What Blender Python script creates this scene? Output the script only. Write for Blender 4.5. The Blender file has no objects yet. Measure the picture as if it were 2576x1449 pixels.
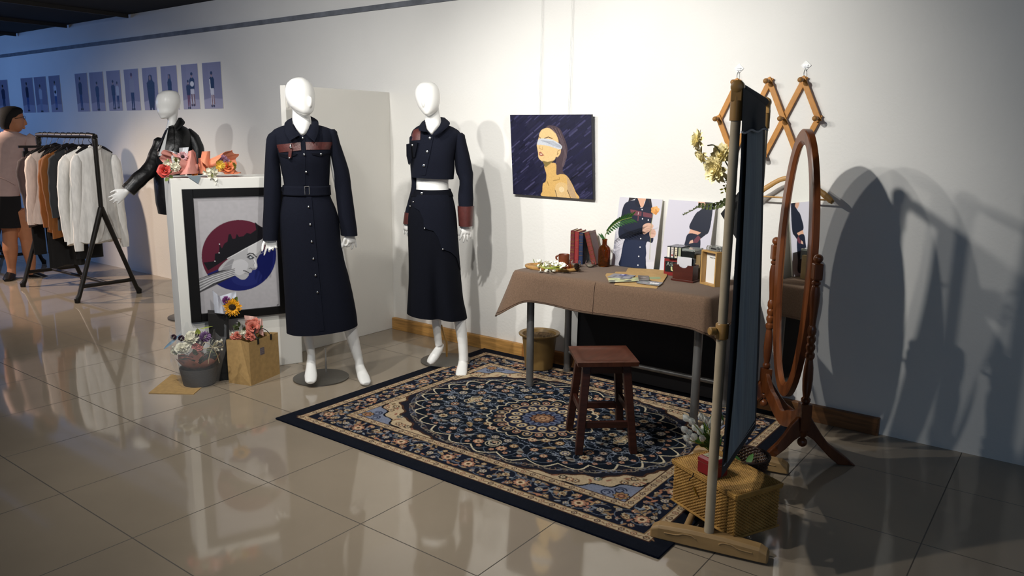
import bpy, bmesh, math, random
import numpy as np
from mathutils import Vector, Matrix
random.seed(7); np.random.seed(7)
SC = bpy.context.scene
COL = SC.collection
V = Vector
# ------------------------------------------------------------------ camera
F_PX, YAW, PITCH, ROLL, CAM_H = 1931.63, 0.643769, 0.195791, 0.0103187, 1.45
_f = V((-math.sin(YAW)*math.cos(PITCH), math.cos(YAW)*math.cos(PITCH), -math.sin(PITCH)))
_r = V((math.cos(YAW), math.sin(YAW), 0)); _u = _r.cross(_f)
CR = math.cos(ROLL)*_r + math.sin(ROLL)*_u
CU = -math.sin(ROLL)*_r + math.cos(ROLL)*_u
CF = _f
CAMP = V((0, 0, CAM_H))
cam_d = bpy.data.cameras.new('camera'); cam = bpy.data.objects.new('camera', cam_d); COL.objects.link(cam)
cam_d.sensor_fit = 'HORIZONTAL'; cam_d.sensor_width = 36.0; cam_d.lens = 36.0*F_PX/2576.0
cam_d.clip_start = 0.05; cam_d.clip_end = 60
cam.matrix_world = Matrix(((CR.x, CU.x, -CF.x, 0), (CR.y, CU.y, -CF.y, 0), (CR.z, CU.z, -CF.z, CAM_H), (0, 0, 0, 1)))
SC.camera = cam
# ------------------------------------------------------------------ exposure, world, lamps
SC.view_settings.view_transform = 'Standard'; SC.view_settings.look = 'None'
SC.view_settings.gamma = 1.0; SC.view_settings.use_curve_mapping = False
SC.view_settings.exposure = 0.0
w = bpy.data.worlds.new('dim_hall'); SC.world = w; w.use_nodes = True
w.node_tree.nodes['Background'].inputs[0].default_value = (0.62, 0.76, 1.0, 1)
w.node_tree.nodes['Background'].inputs[1].default_value = 0.12

def spot(name, loc, tgt, power, ang, blend, col, rad=0.03):
    l = bpy.data.lights.new(name, 'SPOT'); l.energy = power; l.spot_size = math.radians(ang); l.spot_blend = blend
    l.color = col; l.shadow_soft_size = rad
    o = bpy.data.objects.new(name, l); COL.objects.link(o); o.location = loc
    o.rotation_euler = (V(tgt)-V(loc)).to_track_quat('-Z', 'Y').to_euler()
    return o
def area(name, loc, tgt, power, sx, sy, col):
    l = bpy.data.lights.new(name, 'AREA'); l.energy = power; l.shape = 'RECTANGLE'; l.size = sx; l.size_y = sy; l.color = col
    o = bpy.data.objects.new(name, l); COL.objects.link(o); o.location = loc
    o.rotation_euler = (V(tgt)-V(loc)).to_track_quat('-Z', 'Y').to_euler()
    return o
WARM = (1.0, 0.975, 0.925)
spot('track_spot', (-2.0, 1.45, 2.50), (-2.1, 3.95, 1.30), 270, 76, 1.0, WARM)
spot('track_spot', (-2.6, 1.45, 2.50), (-1.9, 3.30, 0.30), 64, 150, 1.0, WARM)
spot('track_spot', (-3.2, 1.45, 2.50), (-3.0, 3.30, 0.55), 108, 142, 1.0, WARM)
spot('track_spot', (-2.3, 0.75, 2.50), (-1.35, 2.70, 0.0), 90, 76, 1.0, (1.0, 0.95, 0.87))  # extra spot added to brighten the basket, tulips and front of the rug
spot('track_spot', (-4.2, 0.9, 2.50), (-4.9, 3.5, 0.90), 120, 104, 1.0, (1.0, 0.985, 0.96))
spot('track_spot', (-5.6, 1.1, 2.50), (-7.0, 3.2, 0.90), 150, 66, 0.9, (1.0, 0.96, 0.92))
spot('track_spot', (-9.4, 1.6, 2.50), (-7.2, 3.3, 0.15), 480, 60, 0.9, (1.0, 0.78, 0.60))
spot('track_spot', (-1.1, 1.2, 2.50), (-4.0, 3.5, 0.95), 140, 60, 1.0, WARM)
area('blue_wall_glow', (-11.0, 1.2, 2.2), (-9.4, 4.0, 2.1), 36, 1.6, 0.9, (0.18, 0.40, 1.0))  # added blue area light tinting the far-left wall, its source unseen
area('hall_fill', (1.2, -0.8, 2.45), (-1.2, 3.2, 0.5), 27, 3.0, 2.0, (0.48, 0.70, 1.0))

# ------------------------------------------------------------------ pixel helpers: where a sight line meets a plane of the room
def ray(px, py):
    return CR*((px-1288)/F_PX) + CU*(-(py-724.5)/F_PX) + CF
def fl(px, py, z=0.0):
    d = ray(px, py); return CAMP + d*((z-CAM_H)/d.z)
def wl(px, py, y):
    d = ray(px, py); return CAMP + d*(y/d.y)
def onp(px, py, P, n):
    d = ray(px, py); return CAMP + d*((V(P)-CAMP).dot(n)/d.dot(n))
class Sheet:
    """upright plane through a standing point, facing the viewer; q() gives points on it or in front of it"""
    def __init__(s, P):
        s.P = V((P[0], P[1], 0)); s.t = V((-P[0], -P[1], 0)).normalized(); s.s = V((0, 0, 1)).cross(s.t).normalized()
        # s.t towards viewer, s.s to viewer's right
    def q(s, px, py, d=0.0):
        return onp(px, py, s.P + s.t*d, s.t)
    def m(s, py=700):
        a = s.q(1000, py); b = s.q(1001, py); return (b-a).length

# ------------------------------------------------------------------ materials
def lin(c):
    if isinstance(c, str):
        c = [int(c[i:i+2], 16)/255 for i in (0, 2, 4)]
    return tuple(x/12.92 if x <= 0.04045 else ((x+0.055)/1.055)**2.4 for x in c[:3])
MATS = {}
def mat(name, col, rough=0.6, metal=0.0, var=0.0, vscale=8.0, vstretch=(1, 1, 1), bump=0.0, bscale=200.0, col2=None,
        trans=0.0, ior=1.45, coat=0.0, alpha=1.0, sheen=0.0, spec=0.5, rvar=0.0, wave=0.0, sss=0.0, detail=6.0, coord='Object'):
    if name in MATS: return MATS[name]
    m = bpy.data.materials.new(name); m.use_nodes = True; nt = m.node_tree; N = nt.nodes; L = nt.links
    b = N['Principled BSDF']; c = lin(col)
    b.inputs['Base Color'].default_value = (*c, 1); b.inputs['Roughness'].default_value = rough; b.inputs['Metallic'].default_value = metal
    b.inputs['Transmission Weight'].default_value = trans; b.inputs['IOR'].default_value = ior; b.inputs['Coat Weight'].default_value = coat
    b.inputs['Alpha'].default_value = alpha; b.inputs['Sheen Weight'].default_value = sheen; b.inputs['Specular IOR Level'].default_value = spec
    tc = N.new('ShaderNodeTexCoord'); mp = N.new('ShaderNodeMapping'); L.new(tc.outputs[coord], mp.inputs[0])
    mp.inputs['Scale'].default_value = vstretch
    if var or col2 or rvar:
        nz = N.new('ShaderNodeTexNoise'); nz.inputs['Scale'].default_value = vscale; nz.inputs['Detail'].default_value = detail
        L.new(mp.outputs[0], nz.inputs['Vector'])
        fac = nz.outputs['Fac']
        rp = N.new('ShaderNodeValToRGB'); L.new(fac, rp.inputs[0])
        c2 = lin(col2) if col2 else tuple(max(0, x*(1-var)) for x in c); c1 = c if col2 else tuple(min(1, x*(1+var)) for x in c)
        rp.color_ramp.elements[0].position = 0.32; rp.color_ramp.elements[1].position = 0.68
        rp.color_ramp.elements[0].color = (*c2, 1); rp.color_ramp.elements[1].color = (*c1, 1)
        L.new(rp.outputs[0], b.inputs['Base Color'])
        if rvar:
            mr = N.new('ShaderNodeMapRange'); L.new(fac, mr.inputs[0]); mr.inputs[3].default_value = rough-rvar; mr.inputs[4].default_value = rough+rvar
            L.new(mr.outputs[0], b.inputs['Roughness'])
    if bump:
        nb = N.new('ShaderNodeTexNoise'); nb.inputs['Scale'].default_value = bscale; nb.inputs['Detail'].default_value = 4
        L.new(mp.outputs[0], nb.inputs['Vector'])
        bp = N.new('ShaderNodeBump'); bp.inputs['Strength'].default_value = bump; bp.inputs['Distance'].default_value = 0.01
        L.new(nb.outputs['Fac'], bp.inputs['Height']); L.new(bp.outputs[0], b.inputs['Normal'])
    MATS[name] = m
    return m
def art_mat(name, rough=0.6, bump=0.0, spec=0.3):
    if name in MATS: return MATS[name]
    m = mat(name, 'ffffff', rough, spec=spec, bump=bump, bscale=350)
    at = m.node_tree.nodes.new('ShaderNodeAttribute'); at.attribute_name = 'Col'
    m.node_tree.links.new(at.outputs['Color'], m.node_tree.nodes['Principled BSDF'].inputs['Base Color'])
    return m

# ------------------------------------------------------------------ mesh builder
ORG = {}
def empty(name, loc, label=None, cat=None, group=None):
    o = bpy.data.objects.new(name, None); COL.objects.link(o); o.location = loc; o.empty_display_size = 0.05
    ORG[o.name] = V(loc); tag(o, label, cat, group); return o
def tag(o, label=None, cat=None, group=None, kind=None):
    if label: o['label'] = label
    if cat: o['category'] = cat
    if group: o['group'] = group
    if kind: o['kind'] = kind
    return o
def frame_of(d, ref=None):
    d = d.normalized(); ref = ref or (V((0, 0, 1)) if abs(d.z) < 0.9 else V((0, 1, 0)))
    a = ref.cross(d).normalized(); b = d.cross(a).normalized(); return a, b
class MB:
    def __init__(s): s.v = []; s.f = []; s.mi = []; s.cur = 0
    def add(s, vs, fs):
        o = len(s.v); s.v += [V(p) for p in vs]; s.f += [tuple(i+o for i in f) for f in fs]; s.mi += [s.cur]*len(fs); return s
    def slot(s, i): s.cur = i; return s
    def box(s, c, size, ax=None):
        c = V(c); ax = ax or (V((1, 0, 0)), V((0, 1, 0)), V((0, 0, 1)))
        h = [x/2 for x in size]
        vs = [c+ax[0]*h[0]*i+ax[1]*h[1]*j+ax[2]*h[2]*k for i in (-1, 1) for j in (-1, 1) for k in (-1, 1)]
        return s.add(vs, [(0, 1, 3, 2), (4, 6, 7, 5), (0, 4, 5, 1), (2, 3, 7, 6), (0, 2, 6, 4), (1, 5, 7, 3)])
    def bar(s, a, b, w, t, ref=None):
        a = V(a); b = V(b); d = b-a; x, y = frame_of(d, ref)
        return s.box((a+b)/2, (w, t, d.length), (x, y, d.normalized()))
    def hexa(s, pts):  # 8 points: bottom loop 4, top loop 4
        return s.add(pts, [(3, 2, 1, 0), (4, 5, 6, 7), (0, 1, 5, 4), (1, 2, 6, 5), (2, 3, 7, 6), (3, 0, 4, 7)])
    def loft(s, rings, cap0=True, cap1=True, closed=True):
        n = len(rings[0]); vs = [p for r in rings for p in r]; fs = []
        for i in range(len(rings)-1):
            for j in range(n if closed else n-1):
                k = (j+1) % n; fs.append((i*n+j, i*n+k, (i+1)*n+k, (i+1)*n+j))
        if closed and cap0: fs.append(tuple(range(n-1, -1, -1)))
        if closed and cap1: fs.append(tuple((len(rings)-1)*n+j for j in range(n)))
        return s.add(vs, fs)
    def tube(s, pts, r, n=10, cap=True, ref=None, flat=None):
        pts = [V(p) for p in pts]; m = len(pts); rs = r if isinstance(r, (list, tuple)) else [r]*m
        rings = []; a = None
        for i in range(m):
            d = (pts[min(i+1, m-1)]-pts[max(i-1, 0)])
            if d.length < 1e-9: d = V((0, 0, 1))
            d.normalize()
            if a is None: a, b = frame_of(d, ref)
            else:
                a = (a-d*a.dot(d)).normalized(); b = d.cross(a).normalized()
            k = 1.0 if flat is None else flat
            rings.append([pts[i]+a*rs[i]*math.cos(2*math.pi*j/n)+b*rs[i]*k*math.sin(2*math.pi*j/n) for j in range(n)])
        return s.loft(rings, cap, cap)
    def limb(s, pts, rr, lat, n=16, cap=True):
        """pts along an axis, rr = [(half width along lat, half depth)], lat roughly across the limb"""
        pts = [V(p) for p in pts]; m = len(pts); rings = []
        for i in range(m):
            d = (pts[min(i+1, m-1)]-pts[max(i-1, 0)]).normalized()
            a = (lat-d*lat.dot(d)).normalized(); b = d.cross(a).normalized()
            ra, rb = rr[i] if isinstance(rr[i], (tuple, list)) else (rr[i], rr[i])
            rings.append([pts[i]+a*ra*math.cos(2*math.pi*j/n)+b*rb*math.sin(2*math.pi*j/n) for j in range(n)])
        return s.loft(rings, cap, cap)
    def lathe(s, prof, c, n=24, axis=V((0, 0, 1)), cap0=True, cap1=True, sq=None):
        c = V(c); a, b = frame_of(axis); ax = axis.normalized()
        rings = [[c+ax*z+(a*math.cos(2*math.pi*j/n)+b*math.sin(2*math.pi*j/n))*r for j in range(n)] for r, z in prof]
        return s.loft(rings, cap0, cap1)
    def ell(s, c, rad, ax=None, nu=16, nv=10):
        c = V(c); ax = ax or (V((1, 0, 0)), V((0, 1, 0)), V((0, 0, 1)))
        rings = []
        for i in range(nv+1):
            ph = -math.pi/2+math.pi*i/nv; cz = math.sin(ph); cr = max(math.cos(ph), 1e-3)
            rings.append([c+ax[0]*rad[0]*cr*math.cos(2*math.pi*j/nu)+ax[1]*rad[1]*cr*math.sin(2*math.pi*j/nu)+ax[2]*rad[2]*cz for j in range(nu)])
        return s.loft(rings)
    def grid(s, fn, nu, nv):
        vs = [fn(i/nu, j/nv) for j in range(nv+1) for i in range(nu+1)]; w = nu+1
        return s.add(vs, [(j*w+i, j*w+i+1, (j+1)*w+i+1, (j+1)*w+i) for j in range(nv) for i in range(nu)])
    def prism(s, pts, d):
        """outline (3D points, planar) pushed by vector d"""
        n = len(pts); d = V(d); vs = [V(p) for p in pts]+[V(p)+d for p in pts]
        fs = [tuple(range(n-1, -1, -1)), tuple(range(n, 2*n))]+[(i, (i+1) % n, n+(i+1) % n, n+i) for i in range(n)]
        return s.add(vs, fs)
    def build(s, name, mats, parent=None, smooth=True, bevel=0.0, solid=0.0, subsurf=0, label=None, cat=None, group=None, kind=None,
              ang=38, weld=False, fix=True, base=None):
        me = bpy.data.meshes.new(name)
        lo = V((min(p.x for p in s.v), min(p.y for p in s.v), min(p.z for p in s.v))); hi = V((max(p.x for p in s.v), max(p.y for p in s.v), max(p.z for p in s.v)))
        og = V(base) if base else ((lo+hi)/2 if parent else V(((lo.x+hi.x)/2, (lo.y+hi.y)/2, lo.z)))
        me.from_pydata([tuple(p-og) for p in s.v], [], s.f)
        for m in (mats if isinstance(mats, (list, tuple)) else [mats]): me.materials.append(m)
        if fix or weld:
            bm = bmesh.new(); bm.from_mesh(me)
            for fc, mi in zip(bm.faces, s.mi): fc.material_index = mi
            if weld: bmesh.ops.remove_doubles(bm, verts=bm.verts, dist=1e-5)
            bmesh.ops.recalc_face_normals(bm, faces=bm.faces); bm.to_mesh(me); bm.free()
        else:
            me.polygons.foreach_set('material_index', s.mi)
        me.polygons.foreach_set('use_smooth', [smooth]*len(me.polygons))
        if smooth: me.set_sharp_from_angle(angle=math.radians(ang))
        o = bpy.data.objects.new(name, me); COL.objects.link(o)
        if parent: o.parent = parent; o.location = og-ORG[parent.name]
        else: o.location = og
        ORG[o.name] = og
        if solid:
            k = o.modifiers.new('thickness', 'SOLIDIFY'); k.thickness = solid; k.offset = 0
        if bevel:
            k = o.modifiers.new('bevel', 'BEVEL'); k.width = bevel; k.segments = 2; k.limit_method = 'ANGLE'; k.angle_limit = math.radians(40)
            k.harden_normals = False
        if subsurf:
            k = o.modifiers.new('subsurf', 'SUBSURF'); k.levels = subsurf; k.render_levels = subsurf
        return tag(o, label, cat, group, kind)
def dup(root, delta, label=None, group=None, parent=None):
    """copy of a thing with copies of its parts and sub-parts, moved by delta"""
    r = root.copy(); COL.objects.link(r); r.location = root.location+V(delta)
    if label: r['label'] = label
    if group: r['group'] = group
    for ch in list(root.children):
        c = ch.copy(); COL.objects.link(c); c.parent = r
        for g in list(ch.children):
            d = g.copy(); COL.objects.link(d); d.parent = c
    return r
def smoothstep(a, b, x):
    t = min(1, max(0, (x-a)/(b-a))); return t*t*(3-2*t)
def cat_interp(tab, x):
    """smooth table lookup: tab = [(x, v...)]"""
    if x <= tab[0][0]: return tab[0][1:]
    for a, b in zip(tab, tab[1:]):
        if x <= b[0]:
            t = (x-a[0])/(b[0]-a[0]); return tuple(p+(q-p)*t for p, q in zip(a[1:], b[1:]))
    return tab[-1][1:]
def bez(pts, n=12):
    """Catmull-Rom through points"""
    P = [V(p) for p in pts]; P = [P[0]*2-P[1]]+P+[P[-1]*2-P[-2]]; out = []
    for i in range(1, len(P)-2):
        for k in range(n):
            t = k/n; a, b, c, d = P[i-1:i+3]
            out.append(0.5*((2*b)+(c-a)*t+(2*a-5*b+4*c-d)*t*t+(3*b-a-3*c+d)*t**3))
    out.append(P[-2]); return out

# ------------------------------------------------------------------ raster canvas for flat printed, painted and woven pictures
class Cv:
    def __init__(s, w, h, bg):
        s.w, s.h = w, h; s.a = np.empty((h, w, 3)); s.a[:] = lin(bg)
        s.Y, s.X = np.mgrid[0:h, 0:w].astype(float); s.X += .5; s.Y += .5
    def blend(s, m, col, al=1.0):
        m = m[..., None]*al; s.a[:] = s.a*(1-m)+np.array(lin(col))*m
    def poly(s, pts, col, al=1.0):
        P = np.array(pts, float); x0, x1 = max(0, int(P[:, 0].min())-1), min(s.w, int(P[:, 0].max())+2); y0, y1 = max(0, int(P[:, 1].min())-1), min(s.h, int(P[:, 1].max())+2)
        if x0 >= x1 or y0 >= y1: return
        cov = np.zeros((y1-y0, x1-x0))
        for dx, dy in ((-.25, -.25), (.25, -.25), (-.25, .25), (.25, .25)):
            X = s.X[y0:y1, x0:x1]+dx; Y = s.Y[y0:y1, x0:x1]+dy; ins = np.zeros(X.shape, bool)
            for (ax, ay), (bx, by) in zip(P, np.roll(P, -1, 0)):
                if ay == by: continue
                c = ((ay > Y) != (by > Y)) & (X < (bx-ax)*(Y-ay)/(by-ay)+ax); ins ^= c
            cov += ins*.25
        sub = s.a[y0:y1, x0:x1]; m = cov[..., None]*al; sub[:] = sub*(1-m)+np.array(lin(col))*m
    def ellipse(s, cx, cy, rx, ry, col, rot=0, al=1.0):
        n = 28; c, d = math.cos(rot), math.sin(rot)
        s.poly([(cx+rx*math.cos(t)*c-ry*math.sin(t)*d, cy+rx*math.cos(t)*d+ry*math.sin(t)*c) for t in [2*math.pi*i/n for i in range(n)]], col, al)
    def line(s, pts, wd, col, al=1.0):
        for (ax, ay), (bx, by) in zip(pts, pts[1:]):
            x0, x1 = int(max(0, min(ax, bx)-wd-1)), int(min(s.w, max(ax, bx)+wd+2)); y0, y1 = int(max(0, min(ay, by)-wd-1)), int(min(s.h, max(ay, by)+wd+2))
            if x0 >= x1 or y0 >= y1: continue
            X = s.X[y0:y1, x0:x1]; Y = s.Y[y0:y1, x0:x1]; dx, dy = bx-ax, by-ay; L = dx*dx+dy*dy+1e-9
            t = np.clip(((X-ax)*dx+(Y-ay)*dy)/L, 0, 1); dist = np.hypot(X-ax-t*dx, Y-ay-t*dy)
            m = np.clip(wd/2+.5-dist, 0, 1)[..., None]*al; sub = s.a[y0:y1, x0:x1]; sub[:] = sub*(1-m)+np.array(lin(col))*m
    def rect(s, x0, y0, x1, y1, col, al=1.0): s.poly([(x0, y0), (x1, y0), (x1, y1), (x0, y1)], col, al)
    def noise(s, amt, cell=4, mono=True, aniso=(1, 1)):
        gh, gw = int(s.h/cell/aniso[1])+3, int(s.w/cell/aniso[0])+3
        g = np.random.rand(gh, gw); yi = s.Y/cell/aniso[1]; xi = s.X/cell/aniso[0]; y0 = yi.astype(int); x0 = xi.astype(int); fy = yi-y0; fx = xi-x0
        n = g[y0, x0]*(1-fx)*(1-fy)+g[y0, x0+1]*fx*(1-fy)+g[y0+1, x0]*(1-fx)*fy+g[y0+1, x0+1]*fx*fy
        s.a *= (1+(n-.5)*2*amt)[..., None]; np.clip(s.a, 0, 1, s.a)
def panel(name, cv, O, ux, uy, thick, mt, back='d8d4cc', parent=None, **kw):
    """board with a picture on its face: O = top left corner, ux along the top, uy down the side, body behind it"""
    O = V(O); ux = V(ux); uy = V(uy); n = uy.cross(ux).normalized(); h, w = cv.h, cv.w
    # n points out of the picture
    xs = np.linspace(0, 1, w); ys = np.linspace(0, 1, h)
    P = (np.array(O)[None, None]+ys[:, None, None]*np.array(uy)+xs[None, :, None]*np.array(ux)).reshape(-1, 3)
    idx = np.arange(w*h).reshape(h, w)
    q = np.stack([idx[:-1, :-1], idx[1:, :-1], idx[1:, 1:], idx[:-1, 1:]], -1).reshape(-1, 4)
    C = np.concatenate([cv.a.reshape(-1, 3), np.ones((w*h, 1))], 1)
    e = 0.0006
    bx = [O-n*e, O+ux-n*e, O+ux+uy-n*e, O+uy-n*e]; bb = [p-n*(thick-e) for p in bx]
    P = np.concatenate([P, np.array([tuple(p) for p in bx+bb])]); k = w*h
    q = np.concatenate([q, np.array([(k, k+1, k+2, k+3), (k+7, k+6, k+5, k+4), (k+1, k, k+4, k+5), (k+2, k+1, k+5, k+6), (k+3, k+2, k+6, k+7), (k, k+3, k+7, k+4)])])
    C = np.concatenate([C, np.tile([*lin(back), 1], (8, 1))])
    og = np.array(O+ux*.5+uy*(.5 if parent else 1.0))
    me = bpy.data.meshes.new(name); me.vertices.add(len(P)); me.vertices.foreach_set('co', (P-og).astype(np.float32).ravel())
    me.loops.add(len(q)*4); me.loops.foreach_set('vertex_index', q.ravel().astype(np.int32)); me.polygons.add(len(q)); me.polygons.foreach_set('loop_start', np.arange(0, len(q)*4, 4).astype(np.int32))
    me.update(calc_edges=True)
    at = me.attributes.new('Col', 'FLOAT_COLOR', 'POINT'); at.data.foreach_set('color', C.astype(np.float32).ravel())
    me.materials.append(mt); me.validate()
    o = bpy.data.objects.new(name, me); COL.objects.link(o)
    og = V(og)
    if parent: o.parent = parent; o.location = og-ORG[parent.name]
    else: o.location = og
    ORG[o.name] = og
    return tag(o, **kw)
# ================================================================== the room
WY = 4.02          # face of the long wall
m_wall = mat('wall_paint', 'e7e5e0', 0.92, var=0.035, vscale=1.3, bump=0.12, bscale=60, spec=0.2)
def floor_mat():
    m = mat('porcelain_tile', '9a8d7b', 0.06, var=0.05, vscale=3.0, rvar=0.015, spec=1.0)
    nt = m.node_tree; N = nt.nodes; L = nt.links; b = N['Principled BSDF']
    geo = N.new('ShaderNodeNewGeometry'); sp = N.new('ShaderNodeSeparateXYZ'); L.new(geo.outputs['Position'], sp.inputs[0])
    def grout(sock, off, size):
        a = N.new('ShaderNodeMath'); a.operation = 'SUBTRACT'; L.new(sock, a.inputs[0]); a.inputs[1].default_value = off
        d = N.new('ShaderNodeMath'); d.operation = 'DIVIDE'; L.new(a.outputs[0], d.inputs[0]); d.inputs[1].default_value = size
        r = N.new('ShaderNodeMath'); r.operation = 'ROUND'; L.new(d.outputs[0], r.inputs[0])
        s = N.new('ShaderNodeMath'); s.operation = 'SUBTRACT'; L.new(d.outputs[0], s.inputs[0]); L.new(r.outputs[0], s.inputs[1])
        ab = N.new('ShaderNodeMath'); ab.operation = 'ABSOLUTE'; L.new(s.outputs[0], ab.inputs[0])
        lt = N.new('ShaderNodeMath'); lt.operation = 'LESS_THAN'; L.new(ab.outputs[0], lt.inputs[0]); lt.inputs[1].default_value = 0.0022/size
        return lt.outputs[0]
    gx = grout(sp.outputs['X'], -2.061, 0.573); gy = grout(sp.outputs['Y'], 1.806, 0.581)
    mx = N.new('ShaderNodeMath'); mx.operation = 'MAXIMUM'; L.new(gx, mx.inputs[0]); L.new(gy, mx.inputs[1])
    old = b.inputs['Base Color'].links[0].from_socket
    mix = N.new('ShaderNodeMix'); mix.data_type = 'RGBA'; L.new(mx.outputs[0], mix.inputs[0]); L.new(old, mix.inputs[6]); mix.inputs[7].default_value = (*lin('4a4238'), 1)
    L.new(mix.outputs[2], b.inputs['Base Color'])
    oldr = b.inputs['Roughness'].links[0].from_socket
    m2 = N.new('ShaderNodeMix'); L.new(mx.outputs[0], m2.inputs[0]); L.new(oldr, m2.inputs[2]); m2.inputs[3].default_value = 0.7
    L.new(m2.outputs[0], b.inputs['Roughness'])
    return m
MB().box((-5, -0.5, -0.05), (20, 9.2, 0.1)).build('floor', floor_mat(), smooth=False, kind='structure')
MB().box((-5, WY+0.08, 1.285), (20, 0.16, 2.57)).build('wall_back', m_wall, smooth=False, kind='structure')
m_black = mat('black_ceiling_paint', '0c0c0d', 0.9, var=0.3, vscale=4)
MB().box((-5, -0.5, 2.63), (20, 9.2, 0.12)).build('ceiling', m_black, smooth=False, kind='structure')
MB().box((-14.9, -0.5, 1.285), (0.2, 9.0, 2.57)).build('wall_left', m_wall, smooth=False, kind='structure')
# shallow pier where the wall steps beside the rack
MB().box((-5, WY-0.006, 2.337), (20, 0.012, 0.036)).build('trim_1', mat('rail_grey', '6d7076', 0.7, var=0.25, vscale=9), smooth=False, kind='structure')
# ceiling grid bars
gb = MB()
for x in (-11.6, -10.3, -9.0, -7.7):
    gb.box((x, 2.4, 2.552), (0.02, 3.2, 0.036))
gb.build('trim_2', mat('grid_dark', '3a3632', 0.6), smooth=False, kind='structure')
sq = MB().tube([(-13, 2.9, 2.44), (-7.9, 2.9, 2.44)], 0.035, 10); sq.build('trim_3', mat('duct_grey', '8a8f98', 0.5), kind='structure')
# timber baseboard in butted lengths
for i, (x0, x1, c) in enumerate(((-4.13, -2.905, 'b98a4c'), (-2.905, -2.55, 'a06a36'), (-2.55, -0.705, '7a5230'))):
    t = mat('pine_%d' % i, c, 0.5, var=0.28, vscale=5, vstretch=(1.2, 8, 14), bump=0.1, bscale=30)
    MB().box(((x0+x1)/2, WY-0.016, 0.044), (x1-x0-0.002, 0.032, 0.088)).build('baseboard_%s' % ('left', 'mid', 'right')[i], t, smooth=False, bevel=0.003, kind='structure')
# white partition panel standing out from the wall
m_part = mat('partition_white', 'e4e1da', 0.8, var=0.02, vscale=2, bump=0.06, bscale=80)
p = empty('partition_panel', (-4.165, 3.565, 0), 'white upright partition panel standing out from the wall behind the belted-dress mannequin', 'partition')
MB().box((-4.165, 3.5675, 0.874), (0.05, 0.905, 1.748)).build('board', m_part, p, smooth=False, bevel=0.003)
MB().box((-4.138, 3.150, 1.70), (0.006, 0.05, 0.05)).box((-4.138, 3.130, 1.66), (0.006, 0.012, 0.10)).build('corner_bracket', m_part, p, smooth=False)
# plinth
PA = fl(466, 952); PB = fl(762, 912); pd = (PB-PA); pd.z = 0; plen = pd.length; pd.normalize(); pn = V((pd.y, -pd.x, 0))   # pn towards the viewer
PH = 1.19
m_pl = mat('plinth_white', 'e9e7e0', 0.7, var=0.02, vscale=2, spec=0.35)
pc = (PA+PB)/2-pn*0.17
pl = MB().box((pc.x, pc.y, PH/2), (plen, 0.34, PH), (pd, -pn, V((0, 0, 1)))).build('display_plinth', m_pl, smooth=False, bevel=0.003,
    label='tall white display plinth with pink bouquets on top and a framed picture on its face', cat='plinth')
# ================================================================== figures
def bake(o, voxel=0.0036, smooth=4, fac=0.5):
    k = o.modifiers.new('remesh', 'REMESH'); k.mode = 'VOXEL'; k.voxel_size = voxel; k.use_smooth_shade = True
    k = o.modifiers.new('smooth', 'SMOOTH'); k.factor = fac; k.iterations = smooth
    dg = bpy.context.evaluated_depsgraph_get(); dg.update()
    me = bpy.data.meshes.new_from_object(o.evaluated_get(dg)); ms = list(o.data.materials)
    o.modifiers.clear(); o.data = me
    if not me.materials:
        for m in ms: me.materials.append(m)
    me.polygons.foreach_set('use_smooth', [True]*len(me.polygons)); me.update()
    return o
class Rows:
    """a body or garment given by its silhouette: rows (y, left x, right x, half depth m, depth shift m[, y right])"""
    def __init__(s, S, rows, fold=None, n=40, sq=2.0):
        s.S = S; s.r = [tuple(r)+((0,) if len(r) == 4 else ()) for r in rows]; s.fold = fold; s.n = n; s.sq = sq
    def rings(s):
        out = []
        for k, r in enumerate(s.r):
            yr = r[5] if len(r) > 5 else r[0]
            a = s.S.q(r[1], r[0], r[4]); b = s.S.q(r[2], yr, r[4]); c = (a+b)/2; h = (b-a)/2; ring = []
            for j in range(s.n):
                t = 2*math.pi*j/s.n; ct, st = math.cos(t), math.sin(t); e = 2.0/s.sq
                f = 1.0+(s.fold(k, t) if s.fold else 0.0)
                ring.append(c+h*(abs(ct)**e*math.copysign(1, ct))*f+s.S.t*(r[3]*abs(st)**e*math.copysign(1, st))*f)
            out.append(ring)
        return out
    def dep(s, px, py):
        R = [(r[0], (r[1]+r[2])/2, (r[2]-r[1])/2, r[3], r[4]) for r in s.r]
        c, h, d, sh = cat_interp(R, py); x = max(-1, min(1, (px-c)/h)); return sh+d*max(0, 1-abs(x)**s.sq)**(1/s.sq)
    def pt(s, px, py, eps=0.0):
        return s.S.q(px, py, s.dep(px, py)+eps)
    def patch(s, mb, quad, eps, nu=8, nv=6, th=0.004):
        """quad: pixel corners tl, tr, br, bl laid on the front of the form, th thick"""
        (ax, ay), (bx, by), (cx, cy), (dx, dy) = quad
        def g(off):
            def fn(u, v):
                x = (ax+(bx-ax)*u)*(1-v)+(dx+(cx-dx)*u)*v; y = (ay+(by-ay)*u)*(1-v)+(dy+(cy-dy)*u)*v
                return s.pt(x, y, off)
            return fn
        slab(mb, g(eps), g(eps-th), nu, nv); return mb
def slab(mb, f0, f1, nu, nv):
    """closed sheet between an outer and an inner surface"""
    w = nu+1; a = [f0(i/nu, j/nv) for j in range(nv+1) for i in range(w)]; b = [f1(i/nu, j/nv) for j in range(nv+1) for i in range(w)]; N = len(a); fs = []
    for j in range(nv):
        for i in range(nu):
            k = j*w+i; fs += [(k, k+1, k+w+1, k+w), (N+k, N+k+w, N+k+w+1, N+k+1)]
    bd = [(i, i+1) for i in range(nu)]+[((j)*w+nu, (j+1)*w+nu) for j in range(nv)]+[(nv*w+i+1, nv*w+i) for i in range(nu-1, -1, -1)]+[((j+1)*w, j*w) for j in range(nv-1, -1, -1)]
    fs += [(p, N+p, N+q, q) for p, q in bd]
    mb.add(a+b, fs)
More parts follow.
